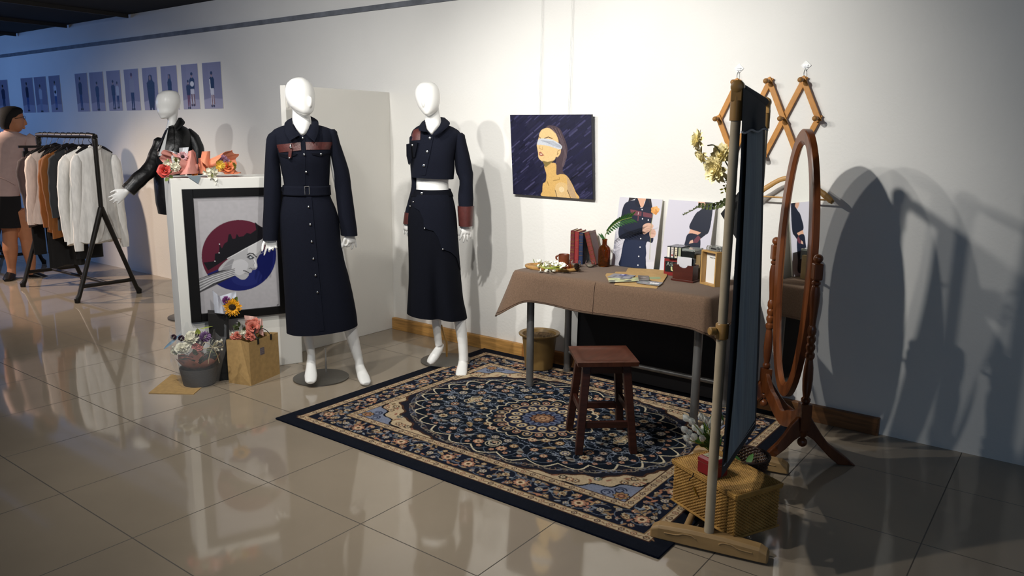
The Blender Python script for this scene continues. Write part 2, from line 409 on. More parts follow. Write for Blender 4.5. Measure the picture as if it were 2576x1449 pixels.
def hand(mb, wrist, down, across, palm, L=0.175, curl=(0.5, 0.55, 0.6, 0.65), spread=0.10, thumb=1, thumb_out=0.6, k=1.0):
    """palm and five separate fingers; across points to the thumb side, palm = the way the palm faces"""
    d = down.normalized(); a = (across-d*across.dot(d)).normalized(); p = d.cross(a); p = p if p.dot(palm) > 0 else -p
    W = V(wrist); pl = L*0.5
    mb.limb([W-d*0.03, W, W+d*pl*0.45, W+d*pl*0.9, W+d*pl*1.04], [(0.021*k, 0.017*k), (0.023*k, 0.016*k), (0.034*k, 0.015*k), (0.037*k, 0.013*k), (0.03*k, 0.009*k)], a, 14)
    lens = (0.40, 0.46, 0.43, 0.34)
    for i in range(4):
        off = (1.5-i)*0.0195*k; ln = L*lens[i]; st = W+d*(pl*(0.96-0.05*abs(i-1)))+a*off
        ang = 0.0; pos = st; pts = [st-d*0.012, st]; sp = (1.5-i)*spread
        for sgm, fr in enumerate((0.42, 0.33, 0.25)):
            ang += curl[i]*(0.7 if sgm == 0 else 1.0)
            dirn = (d*math.cos(ang)+p*math.sin(ang)+a*sp*math.cos(ang)).normalized(); pos = pos+dirn*ln*fr; pts.append(pos)
        mb.tube(pts, [0.0088*k, 0.0088*k, 0.0082*k, 0.0075*k, 0.005*k], 8)
    st = W+d*pl*0.22+a*0.024*k
    t1 = (d*0.75+a*thumb_out+p*0.35).normalized(); t2 = (d*0.95+a*thumb_out*0.35+p*0.45).normalized()
    mb.tube([st-t1*0.012, st+t1*0.02, st+t1*0.045, st+t1*0.045+t2*0.026, st+t1*0.045+t2*0.044], [0.012*k, 0.0125*k, 0.0105*k, 0.0092*k, 0.0055*k], 8)
def flap(mb, inner, outer, S, n=8, th=0.005, lift=0.008):
    I = bez([S.q(*p) for p in inner], n); O = bez([S.q(*p) for p in outer], n); m = min(len(I), len(O))
    def f(off):
        def fn(u, v):
            k = u*(m-1); i = min(int(k), m-2); f_ = k-i; a = I[i].lerp(I[i+1], f_); b = O[i].lerp(O[i+1], f_)
            return a.lerp(b, v)+S.t*(off+lift*4*v*(1-v))
        return fn
    slab(mb, f(0.004), f(0.004-th), m-1, 5); return mb
m_shell = mat('mannequin_gloss_white', 'f1f0ec', 0.34, spec=0.45, coat=0.1)
m_den = mat('navy_denim', '10131f', 0.92, var=0.22, vscale=260, bump=0.25, bscale=900, spec=0.2)
m_den2 = mat('dark_navy_wool', '0d0f17', 0.95, var=0.2, vscale=240, bump=0.25, bscale=900, spec=0.15)
m_burg = mat('burgundy_leather', '522a27', 0.38, var=0.16, vscale=40, bump=0.12, bscale=160)
m_blk_lea = mat('black_leather', '0c0c0d', 0.36, var=0.3, vscale=14, bump=0.35, bscale=22, spec=0.6)
m_steel = mat('polished_steel', 'c8c8c6', 0.22, 1.0)
m_disc = mat('brushed_steel_plate', '76736e', 0.42, 0.85, var=0.05, vscale=30)
def foldf(rows, start, amp, ks=(3, 5, 9), ph=(0.3, 1.2, 2.0)):
    def f(k, t):
        y = rows[k][0]; a = smoothstep(start, rows[-1][0], y)*amp
        return a*sum(math.sin(kk*t+pp+y*0.004)/(1+0.3*i) for i, (kk, pp) in enumerate(zip(ks, ph)))/len(ks)
    return f
def dens(rows, k=2):
    """smooth refinement of a row table"""
    out = []; m = len(rows[0])
    P = [V((0, 0, 0))]*0
    for i in range(len(rows)-1):
        r0 = rows[max(0, i-1)]; a = rows[i]; b = rows[i+1]; r3 = rows[min(len(rows)-1, i+2)]
        for j in range(k):
            t = j/k
            out.append(tuple(0.5*(2*a[c]+(b[c]-r0[c])*t+(2*r0[c]-5*a[c]+4*b[c]-r3[c])*t*t+(3*a[c]-r0[c]-3*b[c]+r3[c])*t**3) if c else a[c]+(b[c]-a[c])*t for c in range(m)))
    out.append(tuple(rows[-1])); return out
def button(parent, p, n, r=0.0075, name='button'):
    mb = MB(); mb.lathe([(r*0.9, -0.003), (r, 0.0), (r*0.8, 0.003), (r*0.35, 0.0042), (0.0005, 0.0045)], p, 10, axis=n)
    return mb.build(name, m_steel, parent)

# ------------------------------------------------------------------ mannequin in the belted dress
S = Sheet((-3.57, 2.83)); UP = V((0, 0, 1))
m1 = empty('mannequin', (-3.57, 2.83, 0), 'white mannequin in a long belted navy button-front dress with a burgundy chest stripe', 'mannequin', )
H = lambda rows: Rows(S, rows, n=32).rings()
mb = MB()
mb.loft(H(dens([(195, 744, 762, .02, -.012), (199, 733, 770, .055, -.01), (209, 722, 782, .085, -.008), (225, 716.5, 790, .101, -.004), (240, 717, 792.5, .106, 0), (254, 721, 792.5, .101, .008), (268, 729, 791, .09, .018), (278, 740, 789, .075, .03), (285, 751, 784, .055, .042), (289.5, 763, 778, .028, .052)])))
mb.ell(S.q(781, 257, .088), (.013, .024, .030), (S.s, S.t, UP))
mb.loft(H(dens([(262, 735, 778, .05, -.025), (282, 735.5, 779, .05, -.025), (300, 735, 781, .056, -.022), (312, 736, 783, .080, -.010), (325, 740, 782, .098, 0), (336, 749, 775, .108, 0), (344, 748, 776, .080, 0), (352, 715, 812, .070, 0), (360, 700, 828, .080, 0), (372, 692, 836, .085, 0), (400, 709, 826, .105, 0), (440, 714, 824, .09, 0), (475, 720, 822, .08, 0), (520, 714, 838, .1, 0), (570, 714, 846, .105, 0)])))
q = S.q
mb.limb([q(692, 352, 0), q(687, 440, 0), q(684, 520, .01), q(681, 595, .03)], [(.028, .035), (.032, .036), (.031, .033), (.021, .019)], S.s)
mb.limb([q(832, 348, 0), q(850, 440, 0), q(866, 520, .01), q(880, 582, .03)], [(.028, .035), (.032, .036), (.031, .033), (.021, .019)], S.s)
hand(mb, q(681, 592, .03), V((0, 0, -1))+S.t*.15, -S.s, S.s*.7+S.t*.3, L=.138, curl=(.15, .85, .95, 1.0), thumb_out=.45, k=.84, spread=.2)
hand(mb, q(881, 580, .03), V((0, 0, -1))+S.s*.1+S.t*.1, S.t*.5-S.s*.6, -S.s, L=.138, curl=(.8, .85, .35, .15), thumb_out=.4, k=.84, spread=.2)
mb.limb([q(765, 560, 0), q(773, 835, -.02), q(783, 890, -.015), q(783, 912, 0)], [(.075, .08), (.03, .036), (.023, .027), (.026, .03)], S.s)
mb.limb([q(783, 905, -.03), q(782.5, 925, .03), q(782, 945, .09), q(781.5, 958, .135), q(781.5, 963, .155)], [(.026, .026), (.03, .033), (.037, .027), (.033, .018), (.02, .010)], S.s)
mb.limb([q(820, 560, 0), q(880, 820, .02), q(892, 868, .02), q(903, 908, .03), q(905, 922, .03)], [(.075, .08), (.042, .045), (.034, .036), (.026, .03), (.028, .032)], S.s)
mb.limb([q(903, 915, .0), q(908, 932, .06), q(915, 950, .13), q(920, 962, .17), q(922, 966, .19)], [(.026, .028), (.03, .032), (.036, .026), (.033, .017), (.02, .010)], S.s)
bake(mb.build('body', m_shell, m1))
bp = fl(808, 951); MB().lathe([(.165, 0), (.165, .007), (.16, .009)], (bp.x, bp.y, 0.0005), 64).build('base_plate', m_disc, m1)
MB().tube([bp+V((-.05, .08, .004)), bp+V((-.05, .08, .16))], .007, 10).build('support_rod', m_steel, m1)
R1 = dens([(313, 722, 797, .045, -.01), (318, 706, 815, .06, -.008), (326, 689, 836, .075, -.004), (338, 682, 844, .088, 0), (360, 688, 842, .108, 0), (398, 701, 831.5, .122, 0), (432, 708, 830, .108, 0), (462, 714, 828.5, .098, 0), (478, 714, 829, .098, 0), (495, 711, 832, .104, 0), (520, 706, 843, .118, 0), (545, 703, 851, .128, 0), (580, 704, 856, .135, 0), (628, 708, 863, .142, 0), (700, 714, 878, .15, 0), (770, 719, 893, .158, 0), (826, 722.5, 901, .165, 0)], 3)
# hem dips on the left
R1 = [r+(r[0]-12*smoothstep(600, 826, r[0]),) for r in R1]; R1 = [(r[0]+10*smoothstep(600, 826, r[0]),)+r[1:] for r in R1]
RS1 = Rows(S, R1, foldf(R1, 560, .035), n=72, sq=2.25)
dress = MB().loft(RS1.rings())
SL = Rows(S, dens([(331, 684, 708, .04, 0), (338, 675, 714, .055, 0), (350, 670, 716, .06, 0), (392, 666.5, 703, .06, 0), (444, 665, 708, .058, .005), (514, 662.5, 707, .055, .01), (560, 661, 704, .052, .02), (603, 661, 700, .05, .03)], 3), lambda k, t: .03*math.sin(3*t+k*.9)*(k > 6), n=28)
dress.loft(SL.rings())
SR = Rows(S, dens([(325, 822, 842, .04, 0), (331, 822, 848, .055, 0), (342, 826, 851, .06, 0), (392, 830.5, 866, .06, 0), (438, 838, 880, .058, .005), (490, 845, 886.5, .055, .01), (544, 850, 893, .052, .02), (592, 858.5, 900, .05, .03)], 3), lambda k, t: .03*math.sin(3*t+k*.8)*(k > 6), n=28)
dress.loft(SR.rings())
dress = dress.build('dress', m_den, m1, ang=60)
flap(MB(), [(735, 296, -.045), (736, 312, .045), (742, 327, .105), (755, 339, .122)], [(723, 302, -.05), (715.5, 312, .04), (718, 333, .110), (728.5, 354, .140)], S).build('collar', m_den, dress, label='left collar point')
flap(MB(), [(781, 292, -.045), (783, 308, .045), (781, 322, .105), (770, 337, .122)], [(793, 298, -.05), (801, 307, .04), (800, 334, .110), (791, 358, .140)], S).build('collar', m_den, dress, label='right collar point')
mb = MB(); RS1.patch(mb, [(757, 343), (768, 343), (768, 466), (762, 466)], .0035, 4, 12); RS1.patch(mb, [(770, 490), (783, 490), (816, 832), (800, 834)], .0035, 4, 24)
mb.build('placket', m_den, dress)
mb = MB(); RS1.patch(mb, [(693.5, 364.5), (756, 357.5), (757.5, 378), (697, 384.5)], .005, 10, 4); mb.build('chest_panel', m_burg, dress)
mb = MB(); RS1.patch(mb, [(768.5, 357), (838, 357.5), (836, 376), (770, 377)], .005, 10, 4); mb.build('chest_panel', m_burg, dress)
mb = MB(); RS1.patch(mb, [(697, 387), (722, 389), (722, 398.5), (699, 392)], .006, 4, 3); RS1.patch(mb, [(722, 389), (747, 386.5), (744, 391), (722, 398.5)], .006, 4, 3); mb.build('pocket_flap', m_den2, dress)
mb = MB(); RS1.patch(mb, [(783, 385), (808, 387), (808, 394.5), (785, 389)], .006, 4, 3); RS1.patch(mb, [(808, 387), (832, 385.5), (830, 389), (808, 394.5)], .006, 4, 3); mb.build('pocket_flap', m_den2, dress)
for px, py in ((761.5, 347.5), (765, 389), (770, 433), (776, 520.5), (780, 565), (784, 608), (788, 651), (793.5, 692.6), (798.5, 735), (807.5, 388)):
    button(dress, RS1.pt(px, py, .008), S.t)
# belt, loops and buckle
bl = []
for y in (466, 470, 478, 486, 489.5):
    rr = cat_interp([tuple(r) for r in R1], y); ring = Rows(S, [(y, rr[0]-2.5, rr[1]+2, rr[2]+.008, 0)], n=72, sq=2.25).rings()[0]; bl.append(ring)
MB().loft(bl, False, False).build('belt', m_den, dress, solid=.005)
mb = MB(); P = [S.q(x, y, .112) for x, y in ((766, 469.5), (777, 469), (778, 489), (767, 489.5))]
mb.tube(P+[P[0], P[1]], .0022, 6); mb.build('buckle', m_steel, dress)
mb = MB(); mb.tube([S.q(713, 466, .03), S.q(709, 478, .04), S.q(716, 492, .05)], .006, 6, flat=.4); mb.build('belt_loop', m_den2, dress)
# leather charm hanging from the left pocket
ch = MB(); RS1.patch(ch, [(726, 376), (734.5, 375), (732.5, 397), (725, 398)], .014, 3, 4, .005); ch.build('leather_charm', m_burg, dress)
MB().tube([RS1.pt(731.5, 362, .01), RS1.pt(731, 369, .014)], .0035, 8).ell(RS1.pt(731, 371, .016), (.009, .006, .007)).build('charm_ring', m_steel, dress); MB().ell(RS1.pt(727, 397.5, .018), (.008, .005, .006)).build('charm_tip', m_steel, dress)

# ------------------------------------------------------------------ mannequin in the cropped jacket and skirt
S = Sheet((-3.12, 3.50)); q = S.q
m2 = empty('mannequin', (-3.12, 3.50, 0), 'white mannequin in a cropped navy jacket with burgundy cuffs and long dark culottes', 'mannequin')
H = lambda rows: Rows(S, rows, n=32).rings()
mb = MB()
mb.loft(H(dens([(206, 1065, 1085, .02, -.012), (210, 1056, 1094, .055, -.01), (219, 1048, 1102, .085, -.008), (232, 1043.5, 1106, .1, -.004), (246, 1044.5, 1107, .104, 0), (258, 1048, 1106, .1, .008), (270, 1053, 1103, .088, .018), (280, 1060, 1097, .07, .03), (287, 1066, 1088, .05, .042), (291, 1072, 1080, .025, .052)])))
mb.ell(q(1066, 258, .088), (.013, .024, .030), (S.s, S.t, UP))
mb.loft(H(dens([(262, 1070, 1103, .048, -.025), (285, 1069, 1106, .05, -.025), (302, 1069, 1109, .057, -.018), (315, 1068, 1111, .082, -.006), (326, 1070, 1104, .100, 0), (334, 1078, 1096, .108, 0), (342, 1078, 1098, .080, 0), (350, 1056, 1130, .070, 0), (358, 1044, 1144, .080, 0), (375, 1038, 1152, .085, 0), (410, 1044, 1136, .1, 0), (444, 1047, 1130, .09, 0), (462, 1046.5, 1128, .085, 0), (482, 1046, 1130, .09, 0), (520, 1036, 1138, .1, 0), (560, 1034, 1142, .1, 0)])))
mb.limb([q(1053, 358, 0), q(1050, 440, -.03), q(1038, 500, -.025), q(1023, 550, 0)], [(.022, .03), (.018, .026), (.016, .022), (.017, .018)], S.s)
mb.limb([q(1152, 358, 0), q(1167, 440, 0), q(1172, 510, .01), q(1173, 557, .02)], [(.026, .034), (.032, .035), (.03, .032), (.021, .019)], S.s)
hand(mb, q(1021.5, 549, .0), V((0, 0, -1)), S.t*.8+S.s*.5, S.s, L=.138, curl=(.5, .45, .3, .1), thumb_out=.5, k=.84, spread=.18)
hand(mb, q(1173, 555, .02), V((0, 0, -1)), -S.s*.85+S.t*.3, -S.t+S.s*.1, L=.152, curl=(.3, .2, .22, .25), thumb_out=.2, k=.88, spread=.13)
mb.limb([q(1075, 570, 0), q(1092, 700, .0), q(1097, 790, 0), q(1100, 838, -.01), q(1104, 868, -.02)], [(.075, .08), (.05, .055), (.034, .036), (.025, .028), (.024, .028)], S.s)
mb.limb([q(1110, 866, -.05), q(1103, 880, -.02), q(1092, 897, .03), q(1083, 909, .05), q(1078, 914, .06)], [(.022, .022), (.027, .03), (.03, .027), (.026, .017), (.015, .009)], S.s)
mb.limb([q(1118, 570, 0), q(1134, 700, .02), q(1157, 806, .05), q(1164, 862, .05), q(1166, 893, .055), q(1166, 908, .06)], [(.06, .07), (.045, .05), (.038, .042), (.031, .034), (.03, .033), (.03, .033)], S.s)
mb.limb([q(1166, 902, .03), q(1164, 920, .08), q(1161, 936, .135), q(1160, 944, .165), q(1160, 946, .18)], [(.028, .028), (.032, .032), (.036, .025), (.034, .017), (.024, .010)], S.s)
bake(mb.build('body', m_shell, m2))
bp = fl(1122, 908); MB().lathe([(.165, 0), (.165, .007), (.16, .009)], (bp.x, bp.y, 0.0005), 64).build('base_plate', m_disc, m2)
MB().tube([q(1124, 897, -.03), q(1123.5, 862, -.03), q(1116, 840, -.02), q(1110, 818, .0)], .0065, 8).build('support_rod', mat('brass_rod', 'b08d57', .3, .9), m2)
J = dens([(313, 1059, 1122, .045, -.005), (319, 1048, 1138, .06, -.004), (328, 1038, 1153, .075, 0), (340, 1034, 1160, .09, 0), (362, 1032, 1152, .108, 0), (395, 1036, 1144, .12, .004), (420, 1036, 1144, .118, .004), (448, 1035, 1142, .116, .004)], 3)
J = [(r[0]-3*smoothstep(380, 448, r[0]),)+r[1:]+(r[0]+2*smoothstep(380, 448, r[0]),) for r in J]
RSJ = Rows(S, J, lambda k, t: .012*math.sin(5*t+k*.2)*smoothstep(10, 21, k), n=60, sq=2.3)
jk = MB().loft(RSJ.rings())
jk.loft(Rows(S, dens([(334, 1142, 1163, .04, 0), (339, 1140, 1169, .055, 0), (352, 1140, 1172, .06, 0), (392, 1143, 1181.5, .06, 0), (426, 1146, 1188, .057, 0), (453, 1155, 1190.5, .055, .005), (490, 1153, 1190, .05, .012), (521, 1153, 1191, .05, .02)], 3), lambda k, t: .05*math.sin(2*t+k*1.1)*(k > 12), n=28).rings())
jk.loft(Rows(S, dens([(338, 1036, 1056, .04, 0), (346, 1030, 1062, .055, 0), (380, 1030, 1062, .055, -.01), (430, 1033, 1062, .05, -.03), (470, 1035, 1054, .045, -.03), (515, 1024, 1046, .042, -.02), (540, 1018, 1042, .042, 0)], 3), n=24).rings())
jacket = jk.build('cropped_jacket', m_den, m2, ang=60)
flap(MB(), [(1071, 300, -.045), (1070, 312, .045), (1071, 324, .10), (1077, 331, .118)], [(1062, 306, -.05), (1054, 318, .05), (1054, 328, .10), (1066, 331, .125)], S).build('collar', m_den, jacket, label='left collar point')
flap(MB(), [(1108, 294, -.045), (1109, 307, .045), (1102, 322, .105), (1089, 335, .122)], [(1119, 296, -.05), (1132, 311, .05), (1115, 329, .112), (1093, 343, .135)], S).build('collar', m_den, jacket, label='right collar point')
mb = MB(); RSJ.patch(mb, [(1070, 332), (1092, 336), (1070, 441), (1056, 442)], .005, 5, 16); mb.build('placket', m_den, jacket)
for px, py in ((1081.5, 348), (1074.5, 382), (1066.5, 416.5)): button(jacket, RSJ.pt(px, py, .009), S.t, .0095)
mb = MB(); RSJ.patch(mb, [(1040, 327), (1058, 321), (1057, 352), (1031, 354)], .007, 6, 6); mb.build('shoulder_patch', m_burg, jacket)
mb = MB(); RSJ.patch(mb, [(1031, 355), (1051, 357), (1043, 396), (1033, 396)], .022, 5, 6, .006); mb.prism([q(1022, 363, .05), q(1033, 360, .075), q(1036, 397, .09), (q(1030, 416, .07)), q(1027, 412, .065), q(1022.5, 392, .055)], -S.t*.006); mb.build('hanging_pocket', m_den2, jacket)
button(jacket, RSJ.pt(1037.5, 365.5, .026), S.t, .007)
cf = Rows(S, [(518, 1151, 1192.5, .056, .02), (530, 1151, 1192, .056, .02), (555, 1153, 1190, .053, .02), (568, 1154, 1189.5, .052, .02)], n=28)
MB().loft(cf.rings()).build('cuff', m_burg, jacket, ang=60, label='burgundy leather cuff on the right sleeve')
cf = Rows(S, [(534, 1017.5, 1042, .046, 0), (545, 1016, 1041, .046, 0), (562, 1014, 1038, .044, 0)], n=24)
MB().loft(cf.rings()).build('cuff', m_burg, jacket, ang=60, label='burgundy leather cuff on the left sleeve')
K = dens([(477, 1046, 1132, .098, 0), (486, 1041, 1136, .104, 0), (496, 1034, 1139.5, .11, 0), (520, 1028, 1145, .122, 0), (550, 1024.5, 1149, .13, 0), (600, 1026.5, 1153, .135, 0), (650, 1028, 1157, .138, 0), (703, 1028, 1162, .142, 0), (750, 1025.5, 1168, .15, 0), (791, 1023, 1177.5, .158, 0)], 4)
K = [(r[0]-5*smoothstep(640, 791, r[0]),)+r[1:]+(r[0]+7*smoothstep(640, 791, r[0]),) for r in K]
_kf = foldf(K, 520, .05, (2, 4, 7), (1.4, .6, 2.2))
def kfold(k, t):   # wide-leg culottes: a deepening cleft between the two legs
    y = K[k][0]; return _kf(k, t)-.30*smoothstep(590, 786, y)*math.exp(-((t-1.53)/.16)**2)+.05*smoothstep(590, 786, y)*math.exp(-((t-1.15)/.3)**2)-.2*smoothstep(590, 786, y)*math.exp(-((t-4.75)/.2)**2)
RSK = Rows(S, K, kfold, n=96, sq=2.2)
skirt = MB().loft(RSK.rings()).build('culottes', m_den2, m2, ang=60)
# wrap panel with a scalloped edge
edge = [(478, 1046), (492, 1028), (505, 1030), (521, 1040), (530, 1055), (552, 1065), (575, 1067), (581, 1090), (597, 1102), (627, 1112), (634, 1134), (649, 1149), (679, 1158)]
def wf(off):
    def fn(u, v):
        y = 490+v*189; xe = cat_interp([(a, b) for a, b in edge], y)[0]; rr = cat_interp([(r[0], r[1], r[2]) for r in K], y)
        x0 = max(xe, rr[0]+1.5); x = x0+(max(rr[1]-.6, x0+1)-x0)*u; return RSK.pt(x, y, off)
    return fn
mb = MB(); slab(mb, wf(.009), wf(.004), 18, 60); mb  .build('wrap_panel', mat('navy_wool_panel', '0f121d', .95, var=.2, vscale=240, bump=.25, bscale=900, spec=.2), skirt, ang=60)
mb = MB(); wb = []
for y in (475.5, 480, 488, 494):
    rr = cat_interp([tuple(r) for r in K], y); wb.append(Rows(S, [(y, rr[0]-1.2, rr[1]+1.2, rr[2]+.006, 0)], n=72, sq=2.2).rings()[0])
mb.loft(wb, False, False).build('waistband', m_den2, skirt, solid=.005)
for px, py in ((1061, 486.5), (1040, 508), (1032, 519), (1068, 574.5), (1114, 627)): button(skirt, RSK.pt(px, py, .015), S.t, .009 if py < 490 else .0055)

# ------------------------------------------------------------------ mannequin in the leather jacket behind the plinth
S = Sheet((-5.72, 3.24)); q = S.q
m3 = empty('mannequin', (-5.72, 3.24, 0), 'white mannequin in an open black leather jacket, one arm held out, behind the plinth', 'mannequin')
H = lambda rows: Rows(S, rows, n=32).rings()
mb = MB()
mb.loft(H(dens([(227.5, 417, 433, .03, 0), (230, 407, 444, .06, 0), (238, 396, 451, .08, 0), (250, 392, 454, .09, 0), (262, 391.5, 454, .09, 0), (274, 394, 450, .085, 0), (284, 396, 444, .075, .01), (292, 401, 438, .06, .01), (297, 403, 424, .04, .02), (299, 405, 414, .02, .02)])))
mb.loft(H(dens([(275, 418, 449, .05, 0), (292, 419, 447, .05, 0), (305, 422, 446, .05, 0), (318, 418, 452, .06, 0), (332, 414, 466, .08, 0), (350, 412, 474, .09, 0), (380, 402, 474, .11, 0), (410, 396, 466, .1, 0), (440, 398, 458, .1, 0), (480, 398, 462, .12, 0), (520, 400, 460, .12, 0)])))
mb.limb([q(414, 360, -.03), q(384, 418, .04), q(350, 452, .08), q(318, 483, .1)], [(.03, .03), (.034, .034), (.034, .034), (.024, .02)], S.t)
mb.limb([q(470, 350, 0), q(490, 390, 0), q(488, 440, .02), q(482, 500, .05)], [(.035, .04), (.036, .038), (.034, .034), (.022, .02)], S.s)
hand(mb, q(482, 498, .05), V((0, 0, -1)), S.t, -S.s, L=.15, curl=(.4, .4, .45, .5), thumb_out=.4, k=.9)
hand(mb, q(318, 481, .1), q(298, 496, .12)-q(318, 481, .1), q(290, 489, .12)-q(296, 500, .12), V((0, 0, -1)), L=.16, curl=(.35, .4, .4, .45), thumb_out=.55, k=1.0)
mb.limb([q(440, 500, 0), q(462, 680, 0), q(468, 770, 0), q(468, 784, .03)], [(.08, .09), (.05, .055), (.03, .035), (.035, .05)], S.s)
mb.limb([q(455, 500, 0), q(486, 680, 0), q(492, 770, 0), q(494, 786, .03)], [(.08, .09), (.05, .055), (.03, .035), (.035, .05)], S.s)
bake(mb.build('body', m_shell, m3), .006)
bp = fl(478, 797); MB().lathe([(.165, 0), (.165, .007), (.16, .009)], (bp.x, bp.y, 0.0005), 48).build('base_plate', m_disc, m3)
L3 = dens([(313, 424, 455, .055, -.01), (320, 420, 468, .075, 0), (330, 415, 480, .09, 0), (345, 407, 486, .11, 0), (365, 397, 484, .13, 0), (390, 387, 480, .14, 0), (412, 383, 474, .135, 0), (440, 386, 466, .13, 0), (475, 388, 462, .14, 0), (511, 391, 462, .15, 0), (536, 397, 462, .155, 0)], 3)
RS3 = Rows(S, L3, lambda k, t: .010*math.sin(4*t+k*.4)+.007*math.sin(7*t-k*.6), n=56)
lj = MB().loft(RS3.rings())
lj.limb(bez([q(409, 352, -.03), q(397, 384, .0), q(378, 425, .05), q(352, 449, .08), q(322, 480, .1)], 5), [(.045, .045)]+[(.058+.0018*math.sin(i*1.7), .056+.002*math.cos(i*1.3)) for i in range(19)]+[(.058, .054)], S.t, 24)
lj.limb(bez([q(464, 336, -.01), q(484, 350, 0), q(496, 385, .01), q(490, 440, .02), q(483, 492, .05)], 5), [(.035, .045)]+[(.055+.002*math.sin(i*1.9), .056) for i in range(19)]+[(.05, .05)], S.s, 24)
lj = lj.build('leather_jacket', m_blk_lea, m3, ang=70)
mb = MB(); RS3.patch(mb, [(421, 326), (424, 330), (415, 392), (398, 392)], .004, 6, 12); mb.build('inner_top', mat('white_top', 'd9d9d8', .8), m3)
mb = MB(); RS3.patch(mb, [(424, 318), (436, 314), (438, 372), (411, 398)], .016, 6, 12, .006); mb.build('lapel', m_blk_lea, lj, label='right lapel')
mb = MB(); RS3.patch(mb, [(418, 322), (422.5, 322), (397, 380), (391, 380)], .016, 4, 12, .006); mb.build('lapel', m_blk_lea, lj, label='left lapel')
flap(MB(), [(449, 296, -.03), (444, 306, .03), (436, 318, .09)], [(457, 296, -.04), (465, 310, .02), (446, 328, .12)], S, lift=.01).build('collar', m_blk_lea, lj)
